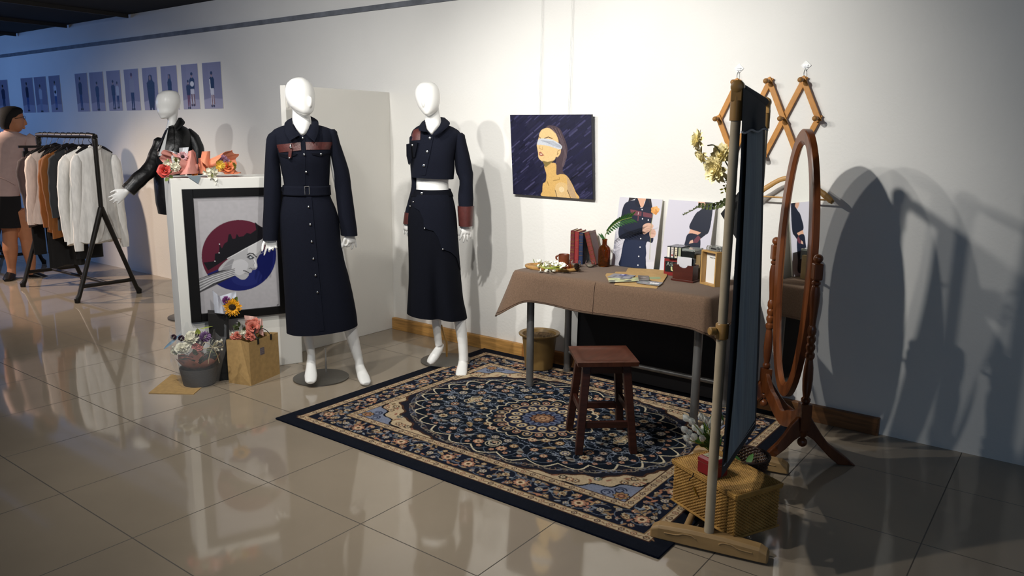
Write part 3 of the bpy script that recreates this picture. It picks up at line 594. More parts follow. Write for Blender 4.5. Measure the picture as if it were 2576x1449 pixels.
# ================================================================== rug
def make_rug():
    HX, HY, st = 1.085, 0.855, 0.003; RC = V((-2.14, 3.13, 0)); w, h = int(2*HX/st), int(2*HY/st)
    c = Cv(w, h, '121826'); X = (c.X*st-HX); Y = (HY-c.Y*st); ax, ay = abs(X), abs(Y)
    e = np.minimum(HX-ax, HY-ay)                       # distance from the edge
    def band(a, b, col): c.blend(((e >= a) & (e < b)).astype(float), col)
    NAVY, CREAM, TAN, PEACH, BROWN, LB, IV, DK = '161f38', 'c2a983', 'a37a4a', 'b87c5c', '4e2f20', '7480a0', 'cdbf9f', '10141f'
    band(.072, .078, BROWN); band(.078, .112, CREAM); band(.112, .117, '8a6a40')
    band(.117, .252, '141b30'); band(.252, .257, '8a6a40'); band(.257, .292, CREAM); band(.292, .298, BROWN)
    a, b = HX-.298, HY-.298; fld = (e >= .298); th = np.arctan2(Y/b, X/a); R = np.hypot(X/a, Y/b)
    lob = .018*np.cos(24*th)+.010*np.cos(48*th+1)
    c.blend((fld & (R > 1.19+.02*np.cos(40*th))).astype(float), LB)
    c.blend((fld & (R <= 1.19+.02*np.cos(40*th))).astype(float), CREAM)
    c.blend((fld & (abs(R-1.195-.02*np.cos(40*th)) < .008)).astype(float), DK)
    c.blend((fld & (R < 1.06+lob)).astype(float), '1d2030'); c.blend((fld & (abs(R-1.06-lob) < .009)).astype(float), BROWN)
    lob2 = .045*abs(np.cos(14*th))**.6+.02*np.cos(28*th)
    c.blend((fld & (R < .90+lob2)).astype(float), '0f1a2a'); c.blend((fld & (abs(R-.90-lob2) < .0085)).astype(float), IV)
    c.blend((fld & (abs(R-.985-lob*.8) < .005)).astype(float), '8d8270')
    def P(u, v): return ((u+HX)/st, (HY-v)/st)
    def four(fn, u, v):
        for sx in ((1, -1) if u else (1,)):
            for sy in ((1, -1) if v else (1,)): fn(u*sx, v*sy, sx, sy)
    rnd = random.Random(11)
    def flower(u, v, r, cols, n=9, rot=0.0, asp=1.0):
        def f(U, W, sx, sy):
            for k, (rr, col, am) in enumerate(((1.18, DK, .28), (1.0, cols[0], .30), (.62, cols[1], .22), (.28, cols[2], .0))):
                pts = []
                for i in range(n*6):
                    t = 2*math.pi*i/(n*6); q = r*rr*(1-am+am*abs(math.cos(n*t/2)))
                    pts.append(P(U+sx*q*math.cos(t+rot), W+sy*q*asp*math.sin(t+rot)))
                c.poly(pts, col)
        four(f, u, v)
    def leaf(u, v, L, ang, col, wd=.35):
        def f(U, W, sx, sy):
            pts = []
            for i in range(12):
                t = 2*math.pi*i/12; x = L*math.cos(t); y = L*wd*math.sin(t)*(1-.4*math.cos(t))
                pts.append(P(U+sx*(x*math.cos(ang)-y*math.sin(ang)), W+sy*(x*math.sin(ang)+y*math.cos(ang))))
            c.poly(pts, col)
        four(f, u, v)
    def curl(u, v, r, a0, a1, col, wd=1.1, al=.8):
        def f(U, W, sx, sy): c.line([P(U+sx*r*math.cos(a0+(a1-a0)*i/20), W+sy*r*math.sin(a0+(a1-a0)*i/20)) for i in range(21)], wd, col, al)
        four(f, u, v)
    FL = [(PEACH, 'd0b48c', BROWN), (TAN, 'c8b48c', '6a3a28'), ('b9ab93', '5a5470', 'cfc0a0'), ('8a7672', 'c0ad94', '5a3028'), ('c4b393', TAN, BROWN), ('b88660', '38405a', 'd8c8a4')]
    # guard bands: rosettes
    for off, stp in ((.095, .052), (.274, .05)):
        for i in range(int((HX-off)/stp)+1):
            u = i*stp
            flower(u, HY-off, .0125, ('6b4636', 'c9b28a', '39304a') if i % 2 else ('b57d58', CREAM, '54342a'), 6)
            leaf(u+stp/2, HY-off, .011, .6 if i % 2 else -.6, '8e6a44')
        for i in range(int((HY-off)/stp)+1):
            v = i*stp
            flower(HX-off, v, .0125, ('6b4636', 'c9b28a', '39304a') if i % 2 else ('b57d58', CREAM, '54342a'), 6)
            leaf(HX-off, v+stp/2, .011, .6 if i % 2 else -.6, '8e6a44')
    # main border
    def strip(along, L):
        i = 0; t = 0.06
        while t < L:
            big = i % 3 == 0
            for k in range(17):
                dt = rnd.uniform(-.09, .09); dv = rnd.uniform(-.055, .055); ang = rnd.uniform(0, 6.3)
                p = (min(t+dt, L), dv); uv = along(*p); leaf(uv[0], uv[1], rnd.uniform(.010, .02), ang, rnd.choice(['a98a5e', '8d7452', 'b4714e', '5f6a82', '7f8a9a', '98704a']))
            uv = along(t, .02*math.sin(i*2.2)); curl(uv[0], uv[1], .045, i, i+4.4, '6d7f9c', 1.0, .7)
            flower(uv[0], uv[1], .033 if big else .018, FL[(i*2) % 6], 9 if big else 7, i*.7)
            for k in (-1, 1):
                uv = along(min(t+.055, L), k*.042); flower(uv[0], uv[1], .014, FL[(i+2+k) % 6], 6, k)
            t += .098; i += 1
    strip(lambda t, d: (t, HY-.185+d), HX-.185); strip(lambda t, d: (HX-.185+d, t), HY-.185)
    # spandrel scrolls and cream band sprigs
    for k in range(6):
        t = .60+.075*k; u, v = a*(1.26+.03*(k % 2))*math.cos(t), b*(1.26+.03*(k % 2))*math.sin(t)
        if u < a-.02 and v < b-.02:
            curl(u, v, .024, t+.5, t+5.2, '1f2a4e', 2.2, .95); curl(u, v, .012, t+2, t+6.4, '1f2a4e', 1.8, .95)
    flower(a-.035, b-.035, .032, (TAN, '6a3c2a', PEACH), 8, .4)
    for k in range(46):
        t = rnd.uniform(.12, 1.45); R0 = rnd.uniform(1.09, 1.20); u, v = a*R0*math.cos(t), b*R0*math.sin(t)
        if u < a-.015 and v < b-.015:
            if k % 3 == 0: flower(u, v, .018, (['8e6440', '6f7888', 'b27a56', '5b4a3a'][k % 4], 'd3bd94', '38304a'), 7)
            else: leaf(u, v, .017, rnd.uniform(0, 6), rnd.choice(['93744a', '7b5a38', '9a5f46', '6d7358']))
    # lobed band fillers
    for k in range(44):
        t = (k+.5)/44*math.pi/2; u, v = a*.985*math.cos(t), b*.985*math.sin(t)
        if u < a-.01 and v < b-.01: curl(u, v, .013, t+k, t+k+4.6, rnd.choice(['7d7468', '67708a', '8b6a58']), 1.2, .9)
    for k in range(14):
        t = (k+.5)/14*math.pi/2; flower(a*.86*math.cos(t), b*.86*math.sin(t), .014, (PEACH, 'b98a6c', BROWN), 5)
    # navy ground: vines, flowers, specks
    pl = []
    for k in range(400):
        t = rnd.uniform(0, math.pi/2); R0 = math.sqrt(rnd.uniform(.11, .66)); u, v = a*R0*math.cos(t), b*R0*math.sin(t)
        if math.hypot(u, v) < .29 or any(math.hypot(u-p, v-q) < .064 for p, q in pl) or u < .03 or v < .03: continue
        pl.append((u, v))
    for k, (u, v) in enumerate(pl): curl(u, v, rnd.uniform(.05, .085), rnd.uniform(0, 6), rnd.uniform(7, 10), '71819c', 1.0, .75)
    for k, (u, v) in enumerate(pl):
        if k % 4 == 3:
            leaf(u, v, .034, rnd.uniform(0, 6), rnd.choice(['a88c5c', '8b8a86', 'b19a74']), .42); leaf(u+.006, v+.004, .017, rnd.uniform(0, 6), '5b3a2c')
        else: flower(u, v, rnd.uniform(.020, .029), FL[(k*5+2) % 6], rnd.choice([8, 9, 10]), rnd.random())
    for k in range(260):
        t = rnd.uniform(0, math.pi/2); R0 = math.sqrt(rnd.uniform(.08, .72)); u, v = a*R0*math.cos(t), b*R0*math.sin(t)
        if math.hypot(u, v) < .28 or any(math.hypot(u-p, v-q) < .036 for p, q in pl): continue
        an = rnd.uniform(0, 3)
        for j in (-1, 1): leaf(u+.006*j, v, .0075, an+j*.5, rnd.choice(['8391ac', '9aa6b8', '6f7f9f']))
    # ivory knots on both axes
    for u, v in ((.44, 0), (0, .40)):
        for r in (.02, .035): curl(u+(.02 if u else 0), v+(.02 if v else 0), r, 0, 6.4, IV, 1.6, .9)
        curl(u+.03*(u > 0), .03 if u else v, .03, 0, 6.4, IV, 1.4, .9); flower(u, v, .014, (PEACH, IV, BROWN), 6)
    # medallion
    RM = np.hypot(X, Y); tm = np.arctan2(Y, X)
    rg = .272+.022*abs(np.cos(12*tm))
    c.blend((abs(RM-rg) < .0042).astype(float), IV)
    for k in range(24):
        t = 2*math.pi*k/24; u, v = .228*math.cos(t), .228*math.sin(t); q = .026 if k % 2 else .021
        pts = lambda s: [P(u+s*q*math.cos(z)*math.cos(t)*1.25-s*q*math.sin(z)*math.sin(t), v+s*q*math.cos(z)*math.sin(t)*1.25+s*q*math.sin(z)*math.cos(t)) for z in [2*math.pi*i/14 for i in range(14)]]
        c.poly(pts(1), 'a98a5c' if k % 2 else PEACH); c.poly(pts(.72), '1b2546' if k % 2 else '3a3040'); c.poly(pts(.38), 'c2a983')
    rg = .192+.012*abs(np.cos(8*tm)); c.blend((RM < rg).astype(float), '18223f'); c.blend((abs(RM-rg) < .004).astype(float), 'c0a884')
    for k in range(16):
        t = 2*math.pi*(k+.5)/16; u, v = .148*math.cos(t), .148*math.sin(t)
        pts = lambda s: [P(u+s*(.033*math.cos(z)*math.cos(t)-.026*math.sin(z)*math.sin(t)), v+s*(.033*math.cos(z)*math.sin(t)+.026*math.sin(z)*math.cos(t))) for z in [2*math.pi*i/16 for i in range(16)]]
        c.poly(pts(1.0), '8a6a40'); c.poly(pts(.86), 'ccb68c'); c.poly(pts(.5), '27345c'); c.poly(pts(.2), 'cdb98f')
    rg = .108+.006*np.cos(16*tm); c.blend((RM < rg).astype(float), '5f6c8e'); c.blend((abs(RM-rg) < .003).astype(float), DK)
    c.blend(((RM < .098) & (np.cos(16*tm) > -.2) & (RM > .07)).astype(float), '2a365e'); c.blend((RM < .068+.005*np.cos(12*tm)).astype(float), '22182a')
    c.blend((RM < .058+.006*np.cos(12*tm)).astype(float), '8a5c3c'); c.blend((RM < .047).astype(float), '5a3a2c')
    for k in range(8):
        t = 2*math.pi*k/8; c.ellipse(*P(.03*math.cos(t), .03*math.sin(t)), 4, 4, 'b08058')
    c.ellipse(*P(0, 0), 4, 4, 'c49468')
    g_ = c.a.mean(axis=2, keepdims=True); c.a[:] = (c.a*.74+g_*.26)*np.array([.98, .96, .90]); c.noise(.16, 1.6); c.noise(.08, 9)
    m = art_mat('woven_rug_pile', 0.95, bump=0.35, spec=0.08)
    panel('persian_rug', c, RC+V((-HX, HY, .009)), (2*HX, 0, 0), (0, -2*HY, 0), .008, m, back='141a2a',
          label='navy and cream oriental rug with a round centre medallion on the tiled floor', cat='rug')
make_rug()

# ================================================================== table with cloth
m_pipe = mat('grey_steel_pipe', '868685', 0.42, 0.75, var=0.25, vscale=18, vstretch=(1, 1, .3), bump=.06, bscale=60)
m_cloth = mat('brown_linen', '6c5747', 0.95, var=0.14, vscale=160, bump=0.35, bscale=700, sheen=0.1, spec=0.15)
TZ = 0.70; TX0, TX1, TY0, TY1 = -2.555, -1.395, 3.41, 3.945
table = empty('table', (-1.97, 3.68, 0), 'narrow table on grey steel pipe legs standing on the rug against the wall', 'table')
MB().box(((TX0+TX1)/2, (TY0+TY1)/2, TZ-.014), (TX1-TX0-.02, TY1-TY0-.02, .024)).build('tabletop', mat('table_board', '5b4634', .6, var=.2, vscale=6), table, smooth=False)
for x, y in ((-2.505, 3.52), (-2.49, 3.90), (-1.478, 3.52), (-1.47, 3.90)):
    MB().tube([(x, y, .0115), (x, y, TZ-.026)], .0215, 20).lathe([(.024, 0), (.024, .02)], (x, y, .0112), 20).build('leg', m_pipe, table)
MB().tube([(-2.49, 3.90, .135), (-1.47, 3.90, .135)], .014, 14).build('rail', m_pipe, table)
def cloth():
    mb = MB(); r = .03
    # perimeter path with outward normals
    path = []; n = 14
    def seg(p, q, nr, k):
        for i in range(k): path.append((V(p).lerp(V(q), i/k), V(nr)))
    def arc(cx, cy, a0, a1, k):
        for i in range(k):
            t = a0+(a1-a0)*i/k; d = V((math.cos(t), math.sin(t), 0)); path.append((V((cx, cy, 0))+d*r, d))
    seg((TX0, TY1, 0), (TX0, TY0+r, 0), (-1, 0, 0), 24); arc(TX0+r, TY0+r, math.pi, 1.5*math.pi, 12)
    seg((TX0+r, TY0, 0), (TX1-r, TY0, 0), (0, -1, 0), 60); arc(TX1-r, TY0+r, 1.5*math.pi, 2*math.pi, 12)
    seg((TX1, TY0+r, 0), (TX1, TY1, 0), (1, 0, 0), 24); path.append((V((TX1, TY1, 0)), V((1, 0, 0))))
    N = len(path); rows = 14; zt = TZ+.004
    L = [0]
    for i in range(1, N): L.append(L[-1]+(path[i][0]-path[i-1][0]).length)
    s1 = L[24+6]; s2 = L[24+12+60+6]
    vs = []
    for j in range(rows+1):
        v = j/rows
        for i in range(N):
            p, d = path[i]; s = L[i]; c1 = math.exp(-abs((s-s1)/.050)**1.6); c2 = math.exp(-((s-s2-.085)/.065)**2)
            drop = .163+.115*c1+.105*c2+.004*math.sin(s*7+.6)
            out = (.010+.085*c1+.05*c2)*v**1.1+.016*v*math.sin(s*13+1)*(.5+.5*math.sin(s*3.1))+.01*math.sin(min(1, v*5)*math.pi/2)
            if v < .12: zz = zt-drop*v*.75
            else: zz = zt-drop*v
            dd = d.copy()
            if c1 > .02: dd = (d+V((-.9, .25, 0))*c1).normalized()
            if d.x > .5 or d.x < -.5: out += .01*v*math.sin(s*21)
            vs.append(p+dd*out+V((0, 0, zz)))
    fs = [(j*N+i, j*N+i+1, (j+1)*N+i+1, (j+1)*N+i) for j in range(rows) for i in range(N-1)]
    mb.add(vs, fs)
    o = len(mb.v); k = 30
    top = [V((TX0+(TX1-TX0)*i/k, TY0+r+(TY1-TY0-r)*j/8, zt+.0006*math.sin(i*1.3+j))) for j in range(9) for i in range(k+1)]
    mb.add([path[i][0]+V((0, 0, zt)) for i in range(N)], [tuple(range(N))])
    ob = mb.build('tablecloth', m_cloth, weld=True, ang=80, solid=.002, label='brown linen tablecloth with a centre seam draped over the narrow table', cat='tablecloth')
    # stitched hem line and centre seam
    hem = [vs[(rows-1)*N+i]+(vs[(rows-1)*N+i]-path[i][0]-V((0, 0, zt))).normalized()*0+path[i][1]*.003 for i in range(N)]
    MB().tube(hem, .0011, 5).build('hem_stitching', mat('stitch_brown', '5d4436', .9), ob)
    k = 24+12+28
    MB().tube([vs[j*N+k]+path[k][1]*.0022 for j in range(rows+1)], .0013, 5).build('centre_seam', mat('seam_dark', '3c2a20', .9), ob)
cloth()
# dark board standing behind the table
bd = MB().hexa([V(p) for p in ((-2.455, 3.945, .02), (-1.40, 3.945, .02), (-1.40, 3.967, .02), (-2.455, 3.967, .02), (-2.455, 3.962, .66), (-1.40, 3.962, .66), (-1.40, 3.984, .66), (-2.455, 3.984, .66))])
bd.build('board', mat('black_board', '15151a', .7, var=.15, vscale=5), smooth=False, bevel=.002, label='large black board leaning on the wall under the table', cat='board')
# planter under the table
pot = empty('plant_pot', (-2.695, 3.83, 0), 'olive brown plastic plant pot full of bare soil by the left table leg', 'plant pot')
pp = V((-2.672, 3.853, .0102))
MB().lathe([(.082, 0), (.088, .004), (.108, .208), (.128, .216), (.131, .224), (.127, .228), (.108, .222), (.102, .205)], pp, 40, cap1=False).build('pot', mat('olive_plastic', '7a6036', .42, var=.08, vscale=5), pot)
sb = MB().grid(lambda u, v: pp+V(((u-.5)*.2, (v-.5)*.2, .200)) if False else pp+V((.1015*(u)*math.cos(v*2*math.pi), .1015*u*math.sin(v*2*math.pi), .205+.006*math.sin(u*30+v*17)*math.sin(v*40))), 14, 40)
sb.build('soil', mat('dry_soil', '5e4a30', .95, var=.5, vscale=60, bump=1, bscale=120), pot)
# ------------------------------------------------------------------ stool
m_stool = mat('mahogany_stain', '361a12', 0.36, var=.3, vscale=7, vstretch=(1, 1, 8), bump=.05, bscale=40, spec=.5)
m_seat = mat('mahogany_seat', '4e2a1e', 0.34, var=.28, vscale=6, vstretch=(9, 1.2, 1), bump=.05, bscale=40)
c = (fl(1443, 930, .43)+fl(1597, 928, .43)+fl(1585, 870, .43)+fl(1440, 870, .43))/4; c.z = 0
e1 = fl(1597, 928, .43)-fl(1443, 930, .43); e1.z = 0; e1.normalize(); e2 = V((-e1.y, e1.x, 0))
stool = empty('stool', (c.x, c.y, .0095), 'dark mahogany square wooden stool on the rug in front of the table', 'stool')
SH = .445
def sp(u, v, z): return c+e1*u+e2*v+V((0, 0, z))
st = MB()
def seat_top(u, v):
    x, y = (u-.5)*.285, (v-.5)*.285; dish = -.006*max(0, 1-(abs(x)/.115)**6)*max(0, 1-(abs(y)/.115)**6); return sp(x, y, SH+dish)
slab(st, seat_top, lambda u, v: sp((u-.5)*.278, (v-.5)*.278, SH-.021), 34, 34)
st.build('seat', m_seat, stool, ang=50)
for su in (-1, 1):
    for sv in (-1, 1):
        MB().hexa([sp(su*(.128)+a*.017, sv*(.150)+b*.017, .0095) for a, b in ((-1, -1), (1, -1), (1, 1), (-1, 1))]+[sp(su*.092+a*.019, sv*.092+b*.019, SH-.024) for a, b in ((-1, -1), (1, -1), (1, 1), (-1, 1))]).build('leg', m_stool, stool, smooth=False, bevel=.003)
for z, pairs in ((.145, (((-1, -1), (1, -1)), ((-1, 1), (1, 1)))), (.20, (((-1, -1), (-1, 1)), ((1, -1), (1, 1))))):
    k = .128-.036*z/SH; k2 = .150-.058*z/SH
    for (a, b), (d, f) in pairs:
        MB().bar(sp(a*k, b*k2, z), sp(d*k, f*k2, z), .018, .032).build('stretcher', m_stool, stool, smooth=False, bevel=.002)
for z in (SH-.045,):
    for (a, b), (d, f) in (((-1, -1), (1, -1)), ((-1, 1), (1, 1)), ((-1, -1), (-1, 1)), ((1, -1), (1, 1))):
        MB().bar(sp(a*.094, b*.094, z), sp(d*.094, f*.094, z), .016, .04).build('apron', m_stool, stool, smooth=False, bevel=.002)
# ================================================================== things on the table
TOP = TZ+.0052
ART = art_mat('printed_picture', 0.45, spec=0.35)
ART_OIL = art_mat('oil_paint', 0.5, bump=0.12, spec=0.35)
def sm(pts, n=5):
    """closed smooth outline through points"""
    P = np.array(pts, float); N = len(P); out = []
    for i in range(N):
        a, b, c, d = P[i-1], P[i], P[(i+1) % N], P[(i+2) % N]
        for k in range(n):
            t = k/n; out.append(tuple(.5*(2*b+(c-a)*t+(2*a-5*b+4*c-d)*t*t+(3*b-a-3*c+d)*t**3)))
    return out
def homog(src, dst):
    A = []; b = []
    for (x, y), (u, v) in zip(src, dst):
        A += [[x, y, 1, 0, 0, 0, -u*x, -u*y], [0, 0, 0, x, y, 1, -v*x, -v*y]]; b += [u, v]
    h = np.linalg.solve(np.array(A, float), np.array(b, float)); Hm = np.append(h, 1).reshape(3, 3)
    def f(*pts):
        out = []
        for x, y in pts:
            p = Hm@np.array([x, y, 1.0]); out.append((p[0]/p[2], p[1]/p[2]))
        return out
    return f
def blade(mb, p, d, up, L, W, bend=0.0, n=6, fold=0.15, tip=.8):
    """leaf or petal: lens-shaped, slightly folded along the middle, curving towards up"""
    d = V(d).normalized(); up = (V(up)-d*V(up).dot(d)); up = up.normalized() if up.length > 1e-6 else frame_of(d)[0]; s = d.cross(up); vs = []
    for i in range(n+1):
        t = i/n; w = W*math.sin(math.pi*min(1, max(.03, t**tip)))**.8 if i < n else W*.05
        c = V(p)+d*(L*t)*(1-.25*abs(bend)*t)+up*(bend*L*t*t)
        vs += [c-s*w+up*fold*w, c-up*fold*w*.5, c+s*w+up*fold*w]
    fs = []
    for i in range(n): k = i*3; fs += [(k, k+1, k+4, k+3), (k+1, k+2, k+5, k+4)]
    mb.add(vs, fs); return mb
def rdir(rn, up=None, k=1.0):
    v = V((rn.gauss(0, 1), rn.gauss(0, 1), rn.gauss(0, 1))).normalized()
    return (v+V(up)*k).normalized() if up else v
def daisy(mb, c, nrm, r, n=22, layers=3, bend=.35, rn=random, W=.13, tip=1.0):
    nrm = V(nrm).normalized(); a, b = frame_of(nrm)
    for l in range(layers):
        for i in range(n-3*l):
            t = 2*math.pi*(i+.5*l)/(n-3*l)+rn.uniform(-.08, .08); lift = .1+.28*l; d = (a*math.cos(t)+b*math.sin(t))+nrm*lift
            blade(mb, c+nrm*.004*l, d, nrm, r*(1-.2*l)*rn.uniform(.88, 1.08), r*W*1.15, rn.uniform(bend*.3, bend)*(-1 if rn.random() < .3 else 1), fold=.3, tip=tip)
def rose(mb, c, nrm, r, rn=random):
    nrm = V(nrm).normalized(); a, b = frame_of(nrm)
    for l, (k, rr, op) in enumerate(((3, .22, .12), (4, .42, .3), (5, .68, .55), (6, 1.0, .9))):
        for i in range(k):
            t = 2*math.pi*(i+.37*l)/k; d = a*math.cos(t)+b*math.sin(t)
            blade(mb, c+d*r*rr*.25-nrm*r*.35, (nrm*(1.1-op)+d*op), -d, r*(.75+.35*op), r*(.24+.22*l*.9), -.35*op, n=8, fold=-.22, tip=.65)
def ball_bloom(mb, c, r, n=70, rn=random, up=V((0, 0, 1))):
    for i in range(n):
        z = 1-2*(i+.5)/n; t = i*2.39996; q = math.sqrt(1-z*z); d = V((q*math.cos(t), q*math.sin(t), z))
        blade(mb, V(c)+d*r*.35, d+rdir(rn)*.15, d.cross(V((.3, .5, .8))), r*.68, r*.16, .1, n=3)
# ---- tray with blossoms, mug and pine cone
m_olive = mat('olive_wood', 'c39a5e', .45, col2='8e6333', vscale=5, vstretch=(2, 12, 6), bump=.05, bscale=40)
tc = (fl(1322, 672, TOP)+fl(1457, 682, TOP))/2; tu = fl(1457, 682, TOP)-fl(1322, 672, TOP); tl_ = tu.length/2; tu.normalize(); tv = V((-tu.y, tu.x, 0))
def oval(k, z, kx=1.0): return [tc+tu*(tl_*k*kx*math.copysign(abs(math.cos(t))**.9, math.cos(t)))+tv*(.088*k*math.copysign(abs(math.sin(t))**.9, math.sin(t)))+V((0, 0, z)) for t in [2*math.pi*i/48 for i in range(48)]]
MB().loft([oval(.93, .0004), oval(.985, .006), oval(1, .014), oval(.985, .0195), oval(.9, .020), oval(.87, .014), oval(.84, .011)]).build('serving_tray', m_olive, bevel=0, label='oval olive-wood tray at the left end of the brown tablecloth', cat='tray')
rn = random.Random(3)
m_pet = mat('white_petal', 'f0eee2', .6, var=.05, vscale=30, sss=.1); m_green = mat('leaf_green', '6f7f3a', .55, var=.3, vscale=20); m_lime = mat('lime_stem', '9aa545', .6, var=.2, vscale=30)
fc = fl(1372, 678, TOP+.03)
bl = empty('white_flower', (fc.x, fc.y, TOP+.012), 'bunch of white artificial blossoms lying across the oval wooden tray', 'flower')
pt = MB(); stm = MB()
for i in range(26):
    px, py = rn.uniform(1344, 1400), rn.uniform(660, 683); z = TOP+.022+rn.uniform(.0, .03); c = fl(px, py, z)
    if c.y < tc.y-.10: c.y = tc.y-.10
    u = rdir(rn, (0, -.3, .6), 1.0); a, b = frame_of(u)
    for k in range(5):
        t = 2*math.pi*k/5+i; blade(pt, c, a*math.cos(t)+b*math.sin(t)+u*.5, u, .021, .009, .3, fold=.3, n=4)
    stm.tube([c, c-u*.008-V((0, 0, .006)), fl(1372, 676, TOP+.024)], .0016, 5)
for px, py in ((1350, 684), (1362, 687), (1380, 687), (1394, 683)):
    c = fl(px, py, TOP+.010); c.y = max(c.y, 3.45); pb_ = MB()
    for k in range(5): blade(pb_, c, rdir(rn, (0, -.3, .5)), (0, 0, 1), .018, .009, .4, n=4)
    pb_.build('loose_blossom', m_pet, bl, fix=False)
pt.build('petals', m_pet, bl, fix=False); stm.build('stem', m_lime, bl)
blade(MB(), fl(1345, 662, TOP+.03), (-.5, .3, .8), (0, -1, 0), .03, .003, .2).build('leaf', m_green, bl, fix=False)
m_mug = mat('turned_redwood', '7a3d1f', .45, col2='5a2a15', vscale=9, vstretch=(1, 1, 4), bump=.08, bscale=60)
mc = fl(1411, 678, TOP+.012)+V((0, .03, 0)); mug = empty('wooden_mug', (mc.x, mc.y, TOP+.0118), 'reddish brown wooden mug with an amber ribbed foot on the tray', 'mug')
MB().lathe([(.028, .004), (.031, .01), (.0315, .078), (.031, .083), (.029, .083), (.0265, .079), (.0265, .02), (.001, .018)], mc, 36, cap1=False).build('cup', m_mug, mug)
MB().tube([mc+V((-.024, -.02, .078)), mc+V((-.036, -.026, .068)), mc+V((-.037, -.026, .06)), mc+V((-.030, -.022, .05))], [.004, .006, .005, .003], 8).build('handle', m_mug, mug)
am = MB(); rings = []
for r, z in ((.030, .001), (.041, .004), (.043, .012), (.040, .024), (.034, .031), (.0315, .031)):
    rings.append([mc+V(((r+.0022*math.cos(14*t)*(z > .002))*math.cos(t)*1.15, (r+.0022*math.cos(14*t))*math.sin(t), z)) for t in [2*math.pi*i/112 for i in range(112)]])
am.loft(rings, True, False).build('ribbed_foot', mat('amber_resin', 'a34a12', .15, trans=.75, ior=1.5), mug)
cc = fl(1448, 681, TOP+.013)+V((0, .012, 0)); pcn = MB()
for i in range(60):
    k = i/59; t = i*2.39996; z = .002+.034*k; r = .019*math.sin(math.pi*(.18+.72*k))**.8; d = V((math.cos(t), math.sin(t), .25+.6*k))
    blade(pcn, cc+V((r*.4*math.cos(t), r*.4*math.sin(t), z)), d, (0, 0, 1), r*.85, .0052, .25, n=3, fold=.3)
pcn.ell(cc+V((0, 0, .018)), (.011, .011, .017)); pcn.build('pine_cone', mat('cone_brown', '4a3426', .7, col2='1d1612', vscale=60), label='small dark pine cone at the right end of the oval tray', cat='pine cone', fix=False)
m_gl = mat('clear_glass', 'ffffff', .02, trans=1.0, ior=1.45)
for (px, py), lb in (((1449, 672), 'clear round glass candle bowl behind the pine cone'), ((1484, 672), 'clear round glass candle bowl in front of the leaning book')):
    g = fl(px, py, TOP); gg = empty('glass_bowl', (g.x, g.y, TOP), lb, 'glass bowl', 'glass candle bowls on the table')
    MB().lathe([(.0005, .0008), (.016, .0006), (.018, .002), (.026, .012), (.0285, .022), (.026, .034), (.022, .040), (.0205, .040), (.0245, .033), (.0265, .022), (.024, .013), (.016, .0055), (.0005, .005)], g, 36).build('bowl', m_gl, gg)
    MB().lathe([(.0155, .0062), (.0165, .012), (.0158, .0125), (.001, .0115)], g, 24).build('tealight', mat('wax_white', 'd8d2c0', .5), gg)
# ---- books
m_page = mat('page_edges', 'cdbf98', .85, var=.15, vscale=90, vstretch=(6, .4, .4)); m_gold = mat('gold_foil', 'b9935a', .35, .8)
def book(name, p, thk, dep, hgt, col, lean, label, stripes, border=False):
    """p = front foot of the spine, lean = angle in the plane of the spine"""
    ang = math.radians(-13.6); dd = V((math.sin(ang), math.cos(ang), 0)); tt0 = V((math.cos(ang), -math.sin(ang), 0)); up0 = V((0, 0, 1))
    up = up0*math.cos(lean)-tt0*math.sin(lean); tt = tt0*math.cos(lean)+up0*math.sin(lean); P = V(p)
    m = mat('cloth_'+col, col, .55, var=.12, vscale=120, bump=.15, bscale=500); e = empty(name, (P.x, P.y, P.z), label, 'book', 'old hardback books on the table')
    cv = .003
    mb = MB(); A = lambda x, y, z: P+tt*x+dd*y+up*z
    mb.box(A(cv/2, dep/2+.002, hgt/2), (cv, dep-.004, hgt), (tt, dd, up)).build('cover', m, e, smooth=False, bevel=.0006)
    MB().box(A(thk-cv/2, dep/2+.002, hgt/2), (cv, dep-.004, hgt), (tt, dd, up)).build('cover', m, e, smooth=False, bevel=.0006)
    mb = MB(); ring = lambda z: [A(thk/2-(thk/2)*math.cos(t), .004-.005*math.sin(t), z) for t in [math.pi*i/8 for i in range(9)]]+[A(thk, .006, z), A(0, .006, z)]
    mb.loft([ring(0), ring(hgt)]).build('spine', m, e, ang=30)
    MB().box(A(thk/2, dep/2+.001, hgt/2), (thk-2*cv, dep-.010, hgt-.008), (tt, dd, up)).build('page_block', m_page, e, smooth=False)
    mb = MB()
    for z in stripes:
        mb.tube([A(thk/2-(thk/2*1.01)*math.cos(t), .0036-.005*math.sin(t), z*hgt) for t in [math.pi*(i+1.2)/10 for i in range(8)]], .0011, 4)
    if border:
        q = [A(thk+.0004, .010, .01), A(thk+.0004, dep-.008, .01), A(thk+.0004, dep-.008, hgt-.01), A(thk+.0004, .010, hgt-.01)]
        mb.tube(q+[q[0]], .0009, 4)
    mb.build('gilding', m_gold, e)
p1 = fl(1433.5, 663, TOP); ttv = V((math.cos(math.radians(-13.6)), -math.sin(math.radians(-13.6)), 0))
p1 = V((p1.x, 3.822, TOP))
book('book', p1, .0262, .13, .198, '5f2024', 0, 'dark red hardback with a heavily gilded spine, leftmost of the four books', [.07, .12, .21, .35, .37, .42, .45, .55, .57, .65, .68, .8, .92, .95])
book('book', p1+ttv*.0270, .0268, .13, .194, '86282a', 0, 'plain bright red hardback between the dark red and the blue book', [.5, .72])
book('book', p1+ttv*.0546, .0255, .13, .188, '1d2a4a', 0, 'navy blue hardback third in the row of four books', [.28, .4, .62, .7, .78, .93, .96])
lean = math.radians(15.5)
